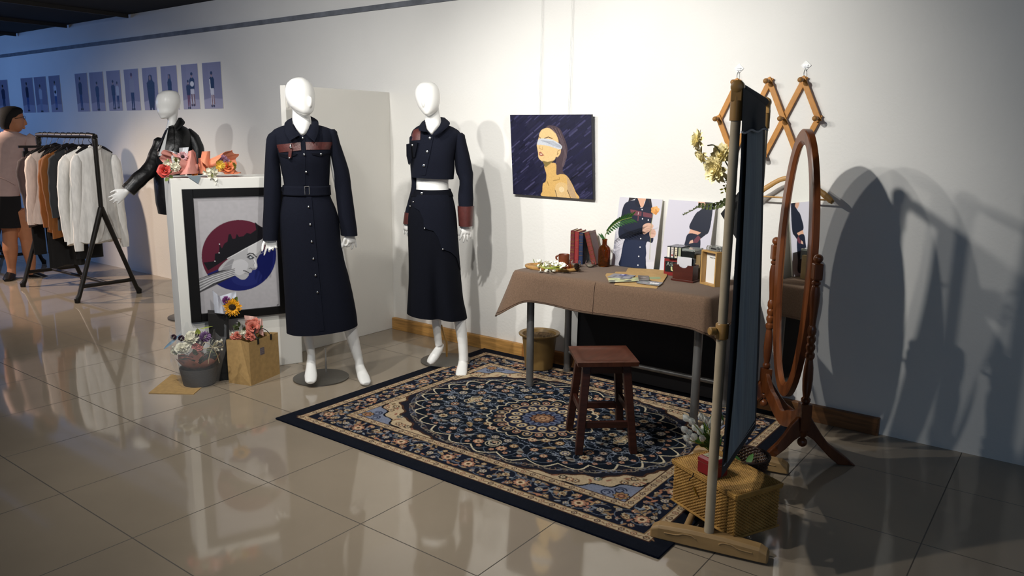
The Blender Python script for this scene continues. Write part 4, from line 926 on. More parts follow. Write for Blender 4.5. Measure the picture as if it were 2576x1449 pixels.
book('book', p1+ttv*(.0806+.197*math.sin(lean)*1.02+.003), .030, .13, .196, '6e2a24', lean, 'reddish hardback leaning against the navy book, its mauve-brown cover facing out', [.06, .2, .33, .45, .58, .7, .8, .92, .95], True)
lean_cover = [o for o in bpy.data.objects if o.name.startswith('cover')][-1]; lean_cover.data.materials[0] = mat('mauve_cover', '71555a', .6, var=.1, vscale=90, bump=.15, bscale=500)
# ---- amber bottle with a palm sprig
bc = V((-2.232, 3.868, TOP)); bt = empty('amber_bottle', bc, 'brown amber glass bottle holding one palm sprig between the books and a photo board', 'bottle')
MB().lathe([(.0005, .003), (.030, .0006), (.0345, .005), (.0355, .012), (.0355, .098), (.032, .111), (.022, .122), (.0145, .128), (.0135, .134), (.0135, .153), (.016, .155), (.016, .161), (.0135, .162), (.0115, .161), (.0112, .134), (.013, .126), (.02, .119), (.0298, .108), (.0332, .097), (.0332, .012), (.03, .006), (.0005, .006)], bc, 48).build('bottle', mat('amber_glass', '9c5a22', .03, trans=.92, ior=1.45), bt)
sp_ = MB(); lf = MB(); S = Sheet((bc.x, bc.y)); stem = bez([V((bc.x, bc.y, TOP+.03)), V((bc.x, bc.y, TOP+.16)), S.q(1527, 584, .02), S.q(1543, 566, .05), S.q(1563, 554, .09), S.q(1590, 547, .12)], 8)
sp_.tube(stem, .0022, 6)
for i in range(16, len(stem)-1, 2):
    d = (stem[i+1]-stem[i]).normalized(); k = (i-16)/(len(stem)-17); L = .028+.045*k
    for sg in (1, -1): blade(lf, stem[i], d*(.55+.45*k)+V((0, 0, .85*sg if sg > 0 else -.7))+S.t*(.3*sg), S.t, L*(1 if sg > 0 else .8), .0055, .12*sg, n=5)
bas = MB(); blade(bas, V((bc.x, bc.y, TOP+.155)), S.s*-.7+V((0, 0, .7)), S.t, .055, .006, -.1); blade(bas, V((bc.x, bc.y, TOP+.155)), S.s*-.45+V((0, 0, .8)), S.t, .05, .005, .1); bas.build('basal_leaves', mat('palm_green', '2f5a2c', .45, var=.25, vscale=30), bt, fix=False)
sp_.build('stem', m_green, bt); lf.build('leaflets', mat('palm_green', '2f5a2c', .45, var=.25, vscale=30), bt, fix=False)

# ---- photo boards leaning on the wall
def board_from(px, tl, tr, bl_, name, draw, res=.0013, thick=.008, size=None, **kw):
    """px: corners in the photograph (tl, tr, br, bl); tl tr bl_ in the room"""
    ux = V(tr)-V(tl); uy = V(bl_)-V(tl); w, h = int(ux.length/res), int(uy.length/res)
    cv = Cv(w, h, kw.pop('bg', 'd9d7dc')); f = homog(px, [(0, 0), (w, 0), (w, h), (0, h)]); draw(cv, f, w, h)
    return panel(name, cv, tl, ux, uy, thick, kw.pop('mt', ART), **kw)
def photo1(c, f, w, h):
    for i in range(h): c.a[i] = np.array(lin('cfcdd6'))*(1-.06*i/h)
    P = lambda *p: f(*[(1500+x/5.797, 480+y/5.797) for x, y in p])   # drawn over the enlarged view
    c.poly(P((750, 1030), (920, 1010), (880, 1170), (730, 1150)), 'd3d1d8')
    for k in range(9):                                              # palm shadow printed behind her
        a = P((285, 840), (300+k*9, 560+k*32)); c.line(a, 2.2, '8f8f9c', .8)
        b = P((270, 850+k*6), (330+k*8, 1010-k*22)); c.line(b, 2.0, '9a99a6', .7)
    c.poly(P((490, 90), (475, 160), (600, 110), (720, 110), (800, 240), (830, 260), (800, 110)), '2b2629')
    c.poly(P((600, 100), (750, 112), (735, 140), (710, 160), (700, 235), (660, 240), (620, 190)), 'd9a98f')
    c.poly(sm(P((470, 160), (560, 140), (600, 170), (650, 240), (690, 235), (720, 170), (760, 150), (830, 250), (835, 330), (825, 470), (830, 560), (860, 680), (840, 745), (770, 730), (750, 850), (765, 1050), (740, 1150), (385, 1105), (390, 960), (420, 760), (440, 700), (365, 690), (342, 590), (370, 440), (390, 290), (420, 200))), '161d33')
    c.poly(P((565, 140), (600, 95), (625, 150), (660, 238), (600, 235), (575, 190)), '10162a'); c.poly(P((735, 100), (775, 150), (790, 235), (690, 245), (715, 180)), '10162a')
    c.poly(P((440, 700), (390, 960), (385, 1105), (740, 1150), (765, 900), (745, 720)), '1d2742')
    c.poly(P((508, 268), (675, 300), (672, 365), (520, 345)), '6e3b46'); c.poly(P((692, 305), (830, 330), (825, 388), (695, 368)), '6e3b46')
    for k in range(7): c.line(P((400+k*8, 540+k*12), (560+k*10, 600+k*8), (700, 590+k*8)), 1.6, '0c1020', .8)
    c.poly(sm(P((700, 500), (780, 460), (850, 490), (840, 540), (790, 585), (710, 620))), 'd7ad99'); c.poly(sm(P((800, 590), (860, 545), (892, 600), (870, 660), (815, 668))), 'd9b09c')
    for k in range(4): c.line(P((745+k*4, 492+k*26), (835, 482+k*22)), 1.1, '9b6d5c', .8); c.line(P((812, 595+k*20), (880, 580+k*22)), 1.1, '9b6d5c', .8)
    c.line(P((845, 320), (820, 480), (815, 700), (818, 985)), 2.0, '9a9a62'); 
    for k in range(14): t = k*2.4; r = 46*math.sqrt((k+.5)/14); (x, y), = P((866+r*math.cos(t), 280+r*math.sin(t))); c.ellipse(x, y, 7, 7, ['d99a55', 'e6ad68', 'cf8c48'][k % 3])
    for p in ((680, 272), (690, 402), (775, 418), (675, 685), (670, 810), (655, 945), (648, 1075)): (x, y), = P(p); c.ellipse(x, y, 3.2, 3.2, 'dcdce2')
    c.line(P((628, 310), (625, 350)), 3, 'c9b8b8'); c.line(P((628, 350), (625, 425)), 5, '6e3b46')
P1 = [(1560, 496), (1667, 502), (1652, 677), (1543, 667)]
board_from(P1, (-2.215, 3.996, 1.104), (-1.940, 3.996, 1.104), (-2.226, 3.945, TOP), 'photo_board', photo1, label='photo board of a person in a navy dress holding an orange flower', cat='photo board', group='photo boards leaning on the wall')
def photo2(c, f, w, h):
    for i in range(h): c.a[i] = np.array(lin('cfccd8'))*(1-.05*i/h)
    P = lambda *p: f(*[(1500+x/5.797, 480+y/5.797) for x, y in p])
    c.poly(P((940, 1125), (1270, 1085), (1400, 1300), (930, 1300)), 'd6d3d8')
    c.poly(sm(P((1480, 165), (1530, 150), (1600, 160), (1600, 215), (1540, 250), (1500, 215))), 'd2a48e')
    c.poly(P((1560, 140), (1680, 160), (1690, 300), (1620, 330), (1600, 230)), '2a2325')
    c.poly(sm(P((1600, 215), (1690, 180), (1672, 560), (1560, 600), (1380, 525), (1420, 390), (1470, 310), (1510, 285))), '161d30')
    c.poly(P((1395, 535), (1555, 580), (1520, 622), (1370, 600)), 'd9a78d')
    c.poly(sm(P((1366, 600), (1520, 622), (1560, 740), (1540, 960), (1530, 1150), (1220, 1120), (1270, 920), (1320, 740))), '171e33')
    c.poly(P((1672, 540), (1640, 600), (1540, 680), (1500, 620), (1560, 580)), '121829'); c.poly(P((1515, 620), (1560, 660), (1510, 725), (1440, 725), (1460, 680)), '6a3644')
    c.poly(P((1440, 680), (1450, 725), (1385, 740), (1400, 700)), 'd7ad99')
P2 = [(1680, 502), (1800, 512), (1790, 690), (1662, 679)]
board_from(P2, (-1.902, 3.996, 1.107), (-1.622, 3.996, 1.104), (-1.915, 3.945, TOP), 'photo_board', photo2, label='photo board of a person in a cropped navy jacket seen from the side', cat='photo board', group='photo boards leaning on the wall')

# ---- envelopes and postcards
m_kraft = mat('kraft_paper', 'b08f5c', .8, var=.10, vscale=40, bump=.06, bscale=200)
def flat(px, z, th, m, name, label, cat, group, bevel=0):
    pts = [fl(x, y, z) for x, y in px]; a = (pts[1]-pts[0]).cross(pts[2]-pts[1]).z
    return MB().prism(pts, (0, 0, th)).build(name, m, smooth=False, label=label, cat=cat, group=group)
G1, G2 = 'kraft envelopes on the table', 'picture postcards on the envelopes'
flat([(1545, 717), (1652, 726), (1664, 712), (1552, 704)], TOP+.0003, .002, m_kraft, 'kraft_envelope', 'kraft envelope nearest the front edge of the table', 'envelope', G1)
flat([(1523, 693), (1526, 688), (1600, 689), (1600, 706), (1530, 706)], TOP+.0004, .0022, m_kraft, 'kraft_envelope', 'kraft envelope sticking out left under the postcards', 'envelope', G1)
ke = MB().prism([fl(x, y, TOP+.004) for x, y in ((1573, 688), (1580, 674.5), (1678, 680), (1677.5, 695), (1667, 711), (1600, 699))], (0, 0, .002)).build('kraft_envelope', m_kraft, smooth=False, label='large open kraft envelope with a windowed front at the back of the paper pile', cat='envelope', group=G1)
ke_in = MB().prism([fl(x, y, TOP+.0063) for x, y in ((1612, 697), (1660, 696.5), (1663, 702), (1620, 702))], (0, 0, .0006)).build('window', mat('pale_green_paper', '8d9a74', .7), ke, smooth=False)
flat([(1546, 687.5), (1575, 688), (1575, 684.5), (1549, 684)], TOP+.0004, .0016, m_kraft, 'kraft_envelope', 'kraft envelope edge just left of the large open envelope', 'envelope', G1)
def card(px, z, draw, label):
    P = [fl(x, y, z) for x, y in px]; ux = P[1]-P[0]; uy = P[3]-P[0]; w, h = max(20, int(ux.length/.0016)), max(14, int(uy.length/.0016)); cv = Cv(w, h, '8d8d92'); draw(cv, w, h)
    panel('postcard', cv, P[0]+V((0, 0, .001)), ux, uy, .001, ART, label=label, cat='postcard', group=G2)
rc = random.Random(5)
def blobs(cv, w, h, cols, n):
    for i in range(n): cv.ellipse(rc.uniform(0, w), rc.uniform(0, h), rc.uniform(.04, .16)*w, rc.uniform(.06, .2)*h, rc.choice(cols), rc.uniform(0, 3))
card([(1530, 700), (1605, 698), (1606, 709), (1531, 710)], TOP+.0075, lambda c, w, h: (c.rect(0, 0, w, h, 'b9bd8e'), blobs(c, w, h, ['5f6058', '8d957a', 'd7d8b4', '7d7c82'], 16)), 'yellow-green picture postcard lying left in the paper pile')
card([(1546, 688), (1600, 693), (1590, 703), (1527, 697)], TOP+.009, lambda c, w, h: (c.rect(0, 0, w, h, '85848c'), c.rect(w*.35, 0, w*.62, h*.5, '4b4c86'), c.rect(w*.38, h*.05, w*.5, h*.25, 'b9b9d0'), blobs(c, w, h, ['6d6c74', '9a9aa2', '55555e'], 10)), 'grey postcard with a blue patch at the left of the paper pile')
def script_card(c, w, h):
    c.rect(0, 0, w, h, '79777d'); blobs(c, w, h, ['5c5a60', '8e8c92', '6a7a70'], 9); x = w*.5; pts = []
    for i in range(40): t = i/39; pts.append((w*(.52+.38*t), h*(.55-.22*math.sin(i*1.9)-.08*t)))
    c.line(pts, 1.3, 'e8e8ea')
card([(1612, 704), (1668, 711), (1648, 721), (1600, 712)], TOP+.0065, script_card, 'grey postcard with white handwriting at the right of the paper pile')
card([(1605, 692.5), (1632, 694), (1629, 706), (1606, 704)], TOP+.0095, lambda c, w, h: (c.rect(0, 0, w, h, '6c6560'), blobs(c, w, h, ['4d4744', '8c8580', '3d3a38'], 10)), 'dark brownish postcard in the middle of the paper pile')

# ---- cassette box, cassettes, card holder
ey = V((-.02, 1, 0)).normalized(); ex = V((1, .02, 0)).normalized()
def ob(c, s, m, name, parent=None, bevel=.001, rot=0.0, **k):
    a = V((math.cos(rot), math.sin(rot), 0)); b = V((-math.sin(rot), math.cos(rot), 0))
    return MB().box(c, s, (a, b, V((0, 0, 1)))).build(name, m, parent, smooth=False, bevel=bevel, **k)
r0 = -.06
rb = empty('game_box', (-1.765, 3.868, TOP), 'red box with green printed letters under the cassettes, beside the dark card holder', 'box')
RZ = .092
ob((-1.752, 3.872, TOP+RZ/2), (.172, .062, RZ), mat('red_card', '7c1f20', .45, var=.1, vscale=20), 'carton', rb, rot=r0)
ob((-1.752, 3.872, TOP+RZ+.004), (.174, .064, .007), mat('black_plastic', '15161a', .3), 'lid', rb, rot=r0)
cv = Cv(90, 60, '16171a')
def letters(c):
    S_ = [('A', 6, 6), ('S', 22, 8)]
    c.line([(8, 24), (14, 6), (20, 24)], 2.6, '9aa39c'); c.line([(10, 17), (18, 17)], 2.2, '9aa39c')
    c.line([(34, 8), (26, 9), (26, 15), (34, 17), (34, 23), (26, 24)], 2.6, '8f9a92')
    c.ellipse(52, 18, 8, 7, 'a9ae5a'); c.ellipse(70, 19, 8, 7, 'a9ae5a'); c.ellipse(52, 18, 3, 3, '2b2c20'); c.ellipse(70, 19, 3, 3, '2b2c20')
    c.line([(30, 32), (31, 48), (42, 52), (50, 46), (50, 32)], 7, 'c2c48e'); c.line([(60, 52), (62, 34), (72, 34), (72, 52)], 5, 'b5b58a'); c.line([(80, 34), (80, 52)], 4, 'a8848a')
letters(cv)
a_ = V((math.cos(r0), math.sin(r0), 0)); b_ = V((-math.sin(r0), math.cos(r0), 0)); fo = V((-1.752, 3.872, 0))-b_*.0322-a_*.078+V((0, 0, TOP+.078))
panel('printed_front', cv, fo, a_*.118, (0, 0, -.058), .001, ART, parent=rb)
tape_cols = ['e3e0d6', 'cfc6bf', 'd9cfb4', '9fa48a']
for i in range(4):
    x = -1.800+.0205*i; cc_ = V((x, 3.868+.002*i, TOP+RZ+.0078+.033))
    k = empty('cassette', (cc_.x, cc_.y, TOP+RZ+.0078), ['cream-spined cassette, leftmost on the red box', 'cassette with a black and red lettered spine, second on the red box', 'cassette with a tan lettered spine, third on the red box', 'cassette with a pale green label, fourth on the red box'][i], 'cassette', 'cassettes standing on the red box')
    ob(cc_, (.0185, .10, .066), mat('smoky_case', '55585a', .15, trans=.3), 'case', k, rot=r0)
    cv = Cv(12, 40, tape_cols[i]); 
    if i in (1, 2):
        for y in (8, 15, 22): cv.line([(3, y), (9, y)], 1.6, '2a2528')
        cv.rect(3, 27, 9, 34, '8d2f2f' if i == 1 else '4a3a30')
    o_ = cc_-b_*.0504-a_*.0075+V((0, 0, .028)); panel('spine_label', cv, o_, a_*.015, (0, 0, -.056), .0006, ART, parent=k)
k = empty('cassette_case', (-1.68, 3.875, TOP+RZ+.008), 'flat clear and black cassette case lying right of the standing cassettes', 'cassette case')
ob((-1.688, 3.872, TOP+RZ+.0078+.024), (.075, .10, .048), mat('black_case', '1b1e1d', .2), 'case', k, rot=r0); ob((-1.688, 3.872, TOP+RZ+.0078+.054), (.075, .10, .010), mat('clear_case', 'aeb5ae', .1, trans=.5), 'lid', k, rot=r0)
ob((-1.640, 3.868, TOP+.064), (.032, .06, .128), mat('tan_card_box', '86704c', .7, var=.1, vscale=20), 'paper_box', rot=r0, label='tan paper box standing behind the dark card holder', cat='box')
m_mah = mat('dark_mahogany', '45190f', .4, var=.2, vscale=8, vstretch=(1, 1, 6))
h0 = -.06; hc = V((-1.668, 3.752, TOP)); ha = V((math.cos(h0), math.sin(h0), 0)); hb = V((-math.sin(h0), math.cos(h0), 0))
ch = empty('card_holder', hc, 'dark mahogany card holder holding a white card', 'card holder')
ob(hc+V((0, 0, .005)), (.130, .078, .010), m_mah, 'base', ch, rot=h0)
notch = [(-.058, .010)]+[(.058, .010), (.058, .088), (.026, .088)]+[(.026*math.cos(t), .088-.016*math.sin(t)) for t in [math.pi*i/10 for i in range(1, 10)]]+[(-.026, .088), (-.058, .088)]
MB().prism([hc+ha*x+V((0, 0, z))-hb*.034 for x, z in notch], hb*.006).build('front', m_mah, ch, smooth=False)
ob(hc+hb*.028+V((0, 0, .049)), (.116, .006, .078), m_mah, 'back', ch, rot=h0)
for s in (-1, 1): ob(hc+ha*.055*s+V((0, 0, .049)), (.006, .062, .078), m_mah, 'side', ch, rot=h0)
cdz = hc-hb*.004; ob(cdz+V((-.008, 0, .0685)), (.085, .002, .115), mat('white_card', 'c9c8cc', .6), 'business_card', rot=h0, label='white card standing in the dark mahogany card holder', cat='card')
ob(hc+hb*.010+V((.034, 0, .066)), (.020, .012, .110), mat('dark_film_box', '24282a', .3), 'small_box', rot=h0, label='small dark box standing in the card holder right of the card', cat='box')
# ---- wooden box frame with a printed sheet, clear cassettes on top
m_oak = mat('light_oak', 'b08a52', .55, var=.14, vscale=6, vstretch=(6, 6, 1.5), bump=.04, bscale=60)
fa = fl(1760, 713, TOP); fb = fl(1797.5, 723, TOP); fd = fb-fa; FW = fd.length; fd.normalize(); fn = V((-fd.y, fd.x, 0)); FH = .178; FD = .060
fr = empty('box_frame', ((fa.x+fb.x)/2, (fa.y+fb.y)/2, TOP), 'deep light oak box frame holding a printed white sheet on the table', 'frame')
T_ = .008; K = lambda u, d, z: fa+fd*u+fn*d+V((0, 0, z-0))
def kb(u0, u1, d0, d1, z0, z1, nm, m=m_oak, par=fr, **k): return MB().hexa([K(u0, d0, z0), K(u1, d0, z0), K(u1, d1, z0), K(u0, d1, z0), K(u0, d0, z1), K(u1, d0, z1), K(u1, d1, z1), K(u0, d1, z1)]).build(nm, m, par, smooth=False, bevel=.0006, **k)
kb(0, T_, 0, FD, 0, FH, 'side'); kb(FW-T_, FW, 0, FD, 0, FH, 'side'); kb(T_, FW-T_, 0, FD, FH-T_, FH, 'top'); kb(T_, FW-T_, 0, FD, 0, T_, 'bottom'); kb(T_, FW-T_, FD-.006, FD, T_, FH-T_, 'back')
sheet = kb(T_+.001, FW-T_-.001, .030, .032, T_, FH-T_-.001, 'printed_sheet', mat('white_sheet', 'dcdad6', .6))
def words(txt, size, P, xd, yd, m, name, parent):
    cu = bpy.data.curves.new(name, 'FONT'); cu.body = txt; cu.size = size; cu.align_x = 'CENTER'; cu.extrude = .0002
    o = bpy.data.objects.new(name, cu); COL.objects.link(o); dg = bpy.context.evaluated_depsgraph_get(); dg.update()
    me = bpy.data.meshes.new_from_object(o.evaluated_get(dg)); bpy.data.objects.remove(o); bpy.data.curves.remove(cu)
    o = bpy.data.objects.new(name, me); COL.objects.link(o); me.materials.clear(); me.materials.append(m); xd = V(xd).normalized(); yd = V(yd).normalized(); zd = xd.cross(yd)
    P = V(P); M = Matrix(((xd.x, yd.x, zd.x, 0), (xd.y, yd.y, zd.y, 0), (xd.z, yd.z, zd.z, 0), (0, 0, 0, 1))); me.transform(M)
    o.parent = parent; o.location = P-ORG[parent.name]; ORG[o.name] = P; return o
m_ink = mat('black_ink', '2c2a2c', .7)
words('Tenant Mood', .0098, K(FW/2, .0294, FH-.040), fd, (0, 0, 1), m_ink, 'printed_title', sheet)
words('from memory', .0055, K(FW/2, .0294, FH-.050), fd, (0, 0, 1), m_ink, 'printed_subtitle', sheet) if False else None
m_clear = mat('clear_acrylic', 'd4d6d2', .06, trans=.85, ior=1.4)
for i in range(3):
    cz = TOP+FH+.0004; c0 = K(FW*.5, .018+.017*i, 0); k = empty('clear_cassette', (c0.x, c0.y, cz), ['clear plastic cassette on the oak frame, nearest the front', 'clear plastic cassette on the oak frame, in the middle of three', 'clear plastic cassette on the oak frame, nearest the wall'][i], 'cassette', 'clear cassettes on the oak frame')
    sh = []
    for x, z in ((-.042, 0), (.042, 0), (.044, .014), (.036, .024), (-.036, .024), (-.044, .014)): sh.append(c0*1+fd*(x+.008*i)+V((0, 0, cz+z-c0.z)))
    MB().prism(sh, fn*.012).build('shell', m_clear, k, smooth=False, bevel=.0008)
    MB().box(c0+fd*(.012+.008*i)+fn*.006+V((0, 0, cz+.012-c0.z)), (.04, .0128, .007), (fd, fn, V((0, 0, 1)))).build('label', mat('tape_dark', '252526', .4), k, smooth=False)

# ================================================================== on the wall
def painting(c, f, w, h):
    P = lambda *p: f(*p)
    r2 = random.Random(4)
    for i in range(420):
        x, y = r2.uniform(-40, w), r2.uniform(0, h+20); L = r2.uniform(12, 46); c.line([(x, y), (x+L*.82, y-L*.57)], r2.uniform(1.5, 5), r2.choice(['14142c', '1e1e40', '2a2848', '3a385e', '0a0a18', '47456c', '12112a', '55537a', '1a1a38']), r2.uniform(.3, .7))
    SK, SK2, SH = 'dcb983', 'cfa765', 'a98a52'
    c.poly(sm(P((600, 330), (640, 298), (720, 305), (790, 345), (830, 420), (880, 560), (880, 660), (845, 760), (820, 870), (850, 930), (740, 915), (735, 760), (740, 650), (770, 560), (765, 470), (720, 380), (640, 330), (560, 350))), '4a3c42')
    c.poly(sm(P((600, 1010), (565, 1040), (558, 1130), (570, 1200), (1005, 1232), (985, 1140), (930, 1020), (870, 935), (800, 915), (740, 920), (730, 780), (590, 800), (610, 920))), SK2)
    c.poly(sm(P((735, 1050), (800, 1020), (880, 1060), (905, 1215), (745, 1205), (722, 1120))), 'd3b27c'); c.ellipse(*P((805, 1110))[0], 9, 8, 'e6d3ac', 0, .6)
    c.poly(P((870, 940), (930, 1020), (1005, 1232), (940, 1226), (880, 1130), (880, 1030)), 'b79a76')
    c.line(P((722, 1120), (745, 1205)), 2, '5a4326'); c.line(P((880, 1120), (920, 1220)), 2, '5a4326'); c.line(P((620, 1010), (640, 1060)), 2.4, '9a7a40'); c.line(P((700, 1000), (775, 985), (780, 960)), 2, '9a7a40')
    c.poly(sm(P((560, 350), (640, 330), (720, 380), (765, 470), (775, 540), (800, 590), (795, 650), (760, 700), (735, 700), (710, 740), (600, 765), (540, 742), (510, 705), (505, 650), (495, 590), (490, 540), (515, 450), (525, 400))), SK)
    c.poly(P((560, 745), (640, 765), (720, 738), (600, 832), (585, 800)), '7d6b3c')
    c.poly(sm(P((515, 475), (560, 463), (690, 480), (800, 545), (812, 590), (770, 600), (640, 560), (545, 545), (495, 542), (500, 500))), 'bfc3ca')
    for a in range(5): c.line(P((540+a*20, 490+a*6), (700, 505+a*12), (800, 560+a*6)), 1.2, '858b98', .8)
    c.line(P((590, 462), (640, 445), (690, 466)), 2.2, '4a3626'); c.line(P((515, 440), (540, 460)), 2, '4a3626')
    c.poly(P((515, 640), (540, 632), (585, 680), (545, 690), (518, 675)), '9c5a48'); c.poly(P((525, 655), (560, 660), (555, 672), (530, 668)), 'e5cfb8')
    c.line(P((525, 560), (522, 590), (560, 605), (565, 570)), 1.3, 'a5834e'); c.line(P((790, 610), (760, 625), (752, 670), (770, 650)), 1.4, '8a6a3c')
    for a in range(7): c.line(P((640+a*22, 315+a*5), (770+a*12, 430+a*18), (850+a*4, 640+a*10), (815+a*3, 820)), 1.1, ['7d6a6e', '2f2630'][a % 2], .7)
    c.noise(.10, 1.5)
px = [(140, 158), (1196, 158), (1205, 1240), (178, 1170)]
tl, tr, bl_ = V((-3.006, 3.966, 1.579)), V((-2.41, 3.966, 1.577)), V((-2.987, 3.983, 1.081))
pg = board_from(px, tl, tr, bl_, 'oil_painting', painting, res=.0022, thick=.022, mt=ART_OIL, back='2e2e3a', bg='1b1b34', label='oil painting of a blindfolded head and bare shoulder hung on the white wall', cat='painting')
for x in (-2.80, -2.792, -2.585, -2.576):
    MB().tube([(x, 4.008, 2.56), (x, 3.992, 1.575)], .0006, 5).build('hanging_wire', mat('grey_wire', '9a9a98', .5, .3), label='thin steel picture wire, %s above the oil painting' % ('left pair' if x < -2.7 else 'right pair'), cat='wire', group='%s of picture wires' % ('left pair' if x < -2.7 else 'right pair'))
# accordion peg rack
m_pine = mat('honey_pine', 'b4792c', .5, var=.16, vscale=5, vstretch=(4, 4, 4), bump=.05, bscale=50); m_peg = mat('beech_peg', '8a6232', .45, var=.12, vscale=12)
lat = empty('accordion_peg_rack', (-1.385, 4.0, 1.345), 'honey pine accordion peg rack spread in diamonds on the wall', 'peg rack')
TX = [-1.552, -1.382, -1.212]; ZT, ZM, ZB = 1.735, 1.550, 1.365; MX = [-1.637, -1.467, -1.297, -1.127]
def bar(x0, z0, x1, z1, y):
    d = V((x1-x0, 0, z1-z0)); n = d.normalized(); MB().bar(V((x0, y, z0))-n*.017, V((x1, y, z1))+n*.017, .007, .027, V((0, 1, 0)).cross(n) if False else V((1, 0, 0)) if False else None).build('slat', m_pine, lat, smooth=False, bevel=.002)
def slat(x0, z0, x1, z1, y):
    a, b = V((x0, y, z0)), V((x1, y, z1)); n = (b-a).normalized(); s = V((0, 1, 0)).cross(n); MB().box((a+b)/2, (.027, .008, (b-a).length+.036), (s, V((0, 1, 0)), n)).build('slat', m_pine, lat, smooth=False, bevel=.002)
for i in range(3): slat(TX[i], ZT, MX[i], ZM, 4.006) if i == 0 else slat(TX[i], ZT, TX[i-1], ZB, 4.006)
slat(MX[3], ZM, TX[2], ZB, 4.006)
for i in range(3): slat(TX[i], ZT, TX[i+1], ZB, 3.996) if i < 2 else slat(TX[i], ZT, MX[3], ZM, 3.996)
slat(MX[0], ZM, TX[0], ZB, 3.996)
for x, z in [(t, ZT) for t in TX]+[(m, ZM) for m in MX]+[(t, ZB) for t in TX]:
    MB().lathe([(.008, 0), (.008, .022), (.0075, .030), (.011, .036), (.0135, .045), (.0125, .053), (.008, .059), (.001, .061)], (x, 3.993, z), 16, axis=V((0, -1, -.05))).build('peg', m_peg, lat)
for x, nm in ((TX[0], 'left'), (TX[2], 'right')):
    hk = empty('wall_hook', (x, 4.0, 1.775), 'small silver diamond wall hook holding the peg rack by its %s end' % nm, 'hook', 'hooks holding the peg rack')
    q_ = .026; MB().prism([(x, 4.019, 1.805+q_), (x+q_, 4.019, 1.805), (x, 4.019, 1.805-q_), (x-q_, 4.019, 1.805)], (0, -.003, 0)).build('plate', mat('hook_white', 'e9e9e6', .3), hk, smooth=False, bevel=.001)
    MB().box((x, 4.012, 1.806), (.022, .006, .005)).box((x, 4.012, 1.797), (.022, .006, .004)).build('catch', m_steel, hk, smooth=False)
    MB().tube([(x, 4.012, 1.790), (x, 4.0, 1.778), (x, 3.996, 1.768), (x, 3.997, 1.758), (x, 4.004, 1.752)], .002, 8).build('ring', m_steel, hk)
# wooden hanger on the lowest right peg
hg = empty('coat_hanger', (-1.212, 3.96, 1.14), 'pale wooden coat hanger hanging from the peg rack, partly behind the mirror', 'hanger')
hc = V((TX[2], 3.955, 1.268)); m_hang = mat('hanger_beech', 'b58a4e', .45, var=.12, vscale=8)
for s in (-1, 1): MB().limb(bez([hc+V((0, 0, -.012)), hc+V((s*.06, 0, -.022)), hc+V((s*.13, 0, -.066)), hc+V((s*.205, -.012, -.122))], 6), [(.012, .006)]*10+[(.013, .007)]*4+[(.016, .008)]*3+[(.015, .010), (.010, .008)], V((0, 0, 1)), 12).build('arm', m_hang, hg)
MB().tube([hc+V((-.18, 0, -.112)), hc+V((.18, 0, -.112))], .0045, 10).build('trouser_bar', m_hang, hg)
MB().tube(bez([hc+V((0, 0, -.015)), hc+V((0, 0, .05)), hc+V((.012, 0, .085)), hc+V((0, 0, .103)), hc+V((-.014, 0, .088))], 5), .0019, 8).build('hook', m_steel, hg)
# ---- black wall pocket with cream gerberas and eucalyptus
S = Sheet((-1.28, 3.235)); q = S.q
vs_ = empty('hanging_planter', (-1.225, 3.24, .98), 'black square pocket of cream gerberas hung corner-down beside the garment stand', 'planter')
pk = onp(1858, 541, (-1.25, 3.235, 0), V((0, 1, 0))); hw = .135*.81
MB().prism([pk+V((0, 0, hw)), pk+V((hw*.75, 0, 0)), pk+V((0, 0, -hw)), pk+V((-hw*.75, 0, 0))], (0, .04, 0)).build('pocket', mat('black_card', '0d0d0f', .5), vs_, smooth=False, bevel=.002)
MB().tube(bez([pk+V((0, .02, hw-.004)), pk+V((.05, .01, hw+.05)), V((-1.145, 3.225, pk.z+hw+.09))], 5), .004, 6).build('strap', mat('black_card', '0d0d0f'), vs_)
cream = mat('cream_petal', 'ebdfae', .6, var=.12, vscale=25); rn = random.Random(8)
for (x, y, d), nr, r in (((1759, 352, .02), (-.75, -.5, .1), .052), ((1768, 388, .0), (-.55, -.45, -.45), .045), ((1803, 426, .05), (-.35, -.8, -.1), .066), ((1816, 392, -.02), (-.2, -.8, .4), .058)):
    fh = empty('gerbera', (0, 0, 0)) if False else None
    m_ = MB(); daisy(m_, q(x, y, d), nr, r, 26, 4, .4, rn, .16, 1.7); m_.build('flower_head', cream, vs_, fix=False)
MB().ell(q(1804, 425, .066), (.009, .009, .010)).build('flower_eye', mat('pink_eye', 'b5605a', .7, var=.3, vscale=90), vs_)
for pts in ([(1780, 366, .0), (1797, 366, .02), (1812, 386, .0), (1840, 440, -.02), (1848, 520, -.02)], [(1808, 430, .05), (1825, 444, .02), (1843, 480, 0), (1848, 520, 0)]): MB().tube(bez([q(*p) for p in pts], 6), .0027, 8).build('stem', mat('stem_dark', '4a4a2c', .6), vs_)
m_ = MB()
for i in range(9):
    t = i/8; p = q(1836-74*t, 503+12*t+10*math.sin(t*3), .05+.03*t); L = .023-.008*t
    for s in (1, -1): blade(m_, p, S.s*(-.5)+V((0, 0, s*.8))+S.t*rn.uniform(-.4, .6), S.t, L, L*.42, .1, n=4, tip=1.0)
m_.tube([q(1850, 503, .03), q(1800, 510, .06), q(1762, 521, .08)], .0018, 6).build('eucalyptus_sprig', mat('grey_green_leaf', '5f6a3e', .6, var=.25, vscale=30), vs_, fix=False)
m_ = MB()
for i in range(34):
    t = i/33; p = q(1768-50*t, 515+26*t, .06); blade(m_, p, rdir(rn, (-.5, -.2, .1)), S.t, .012*(1-.4*t), .002, .1, n=3)
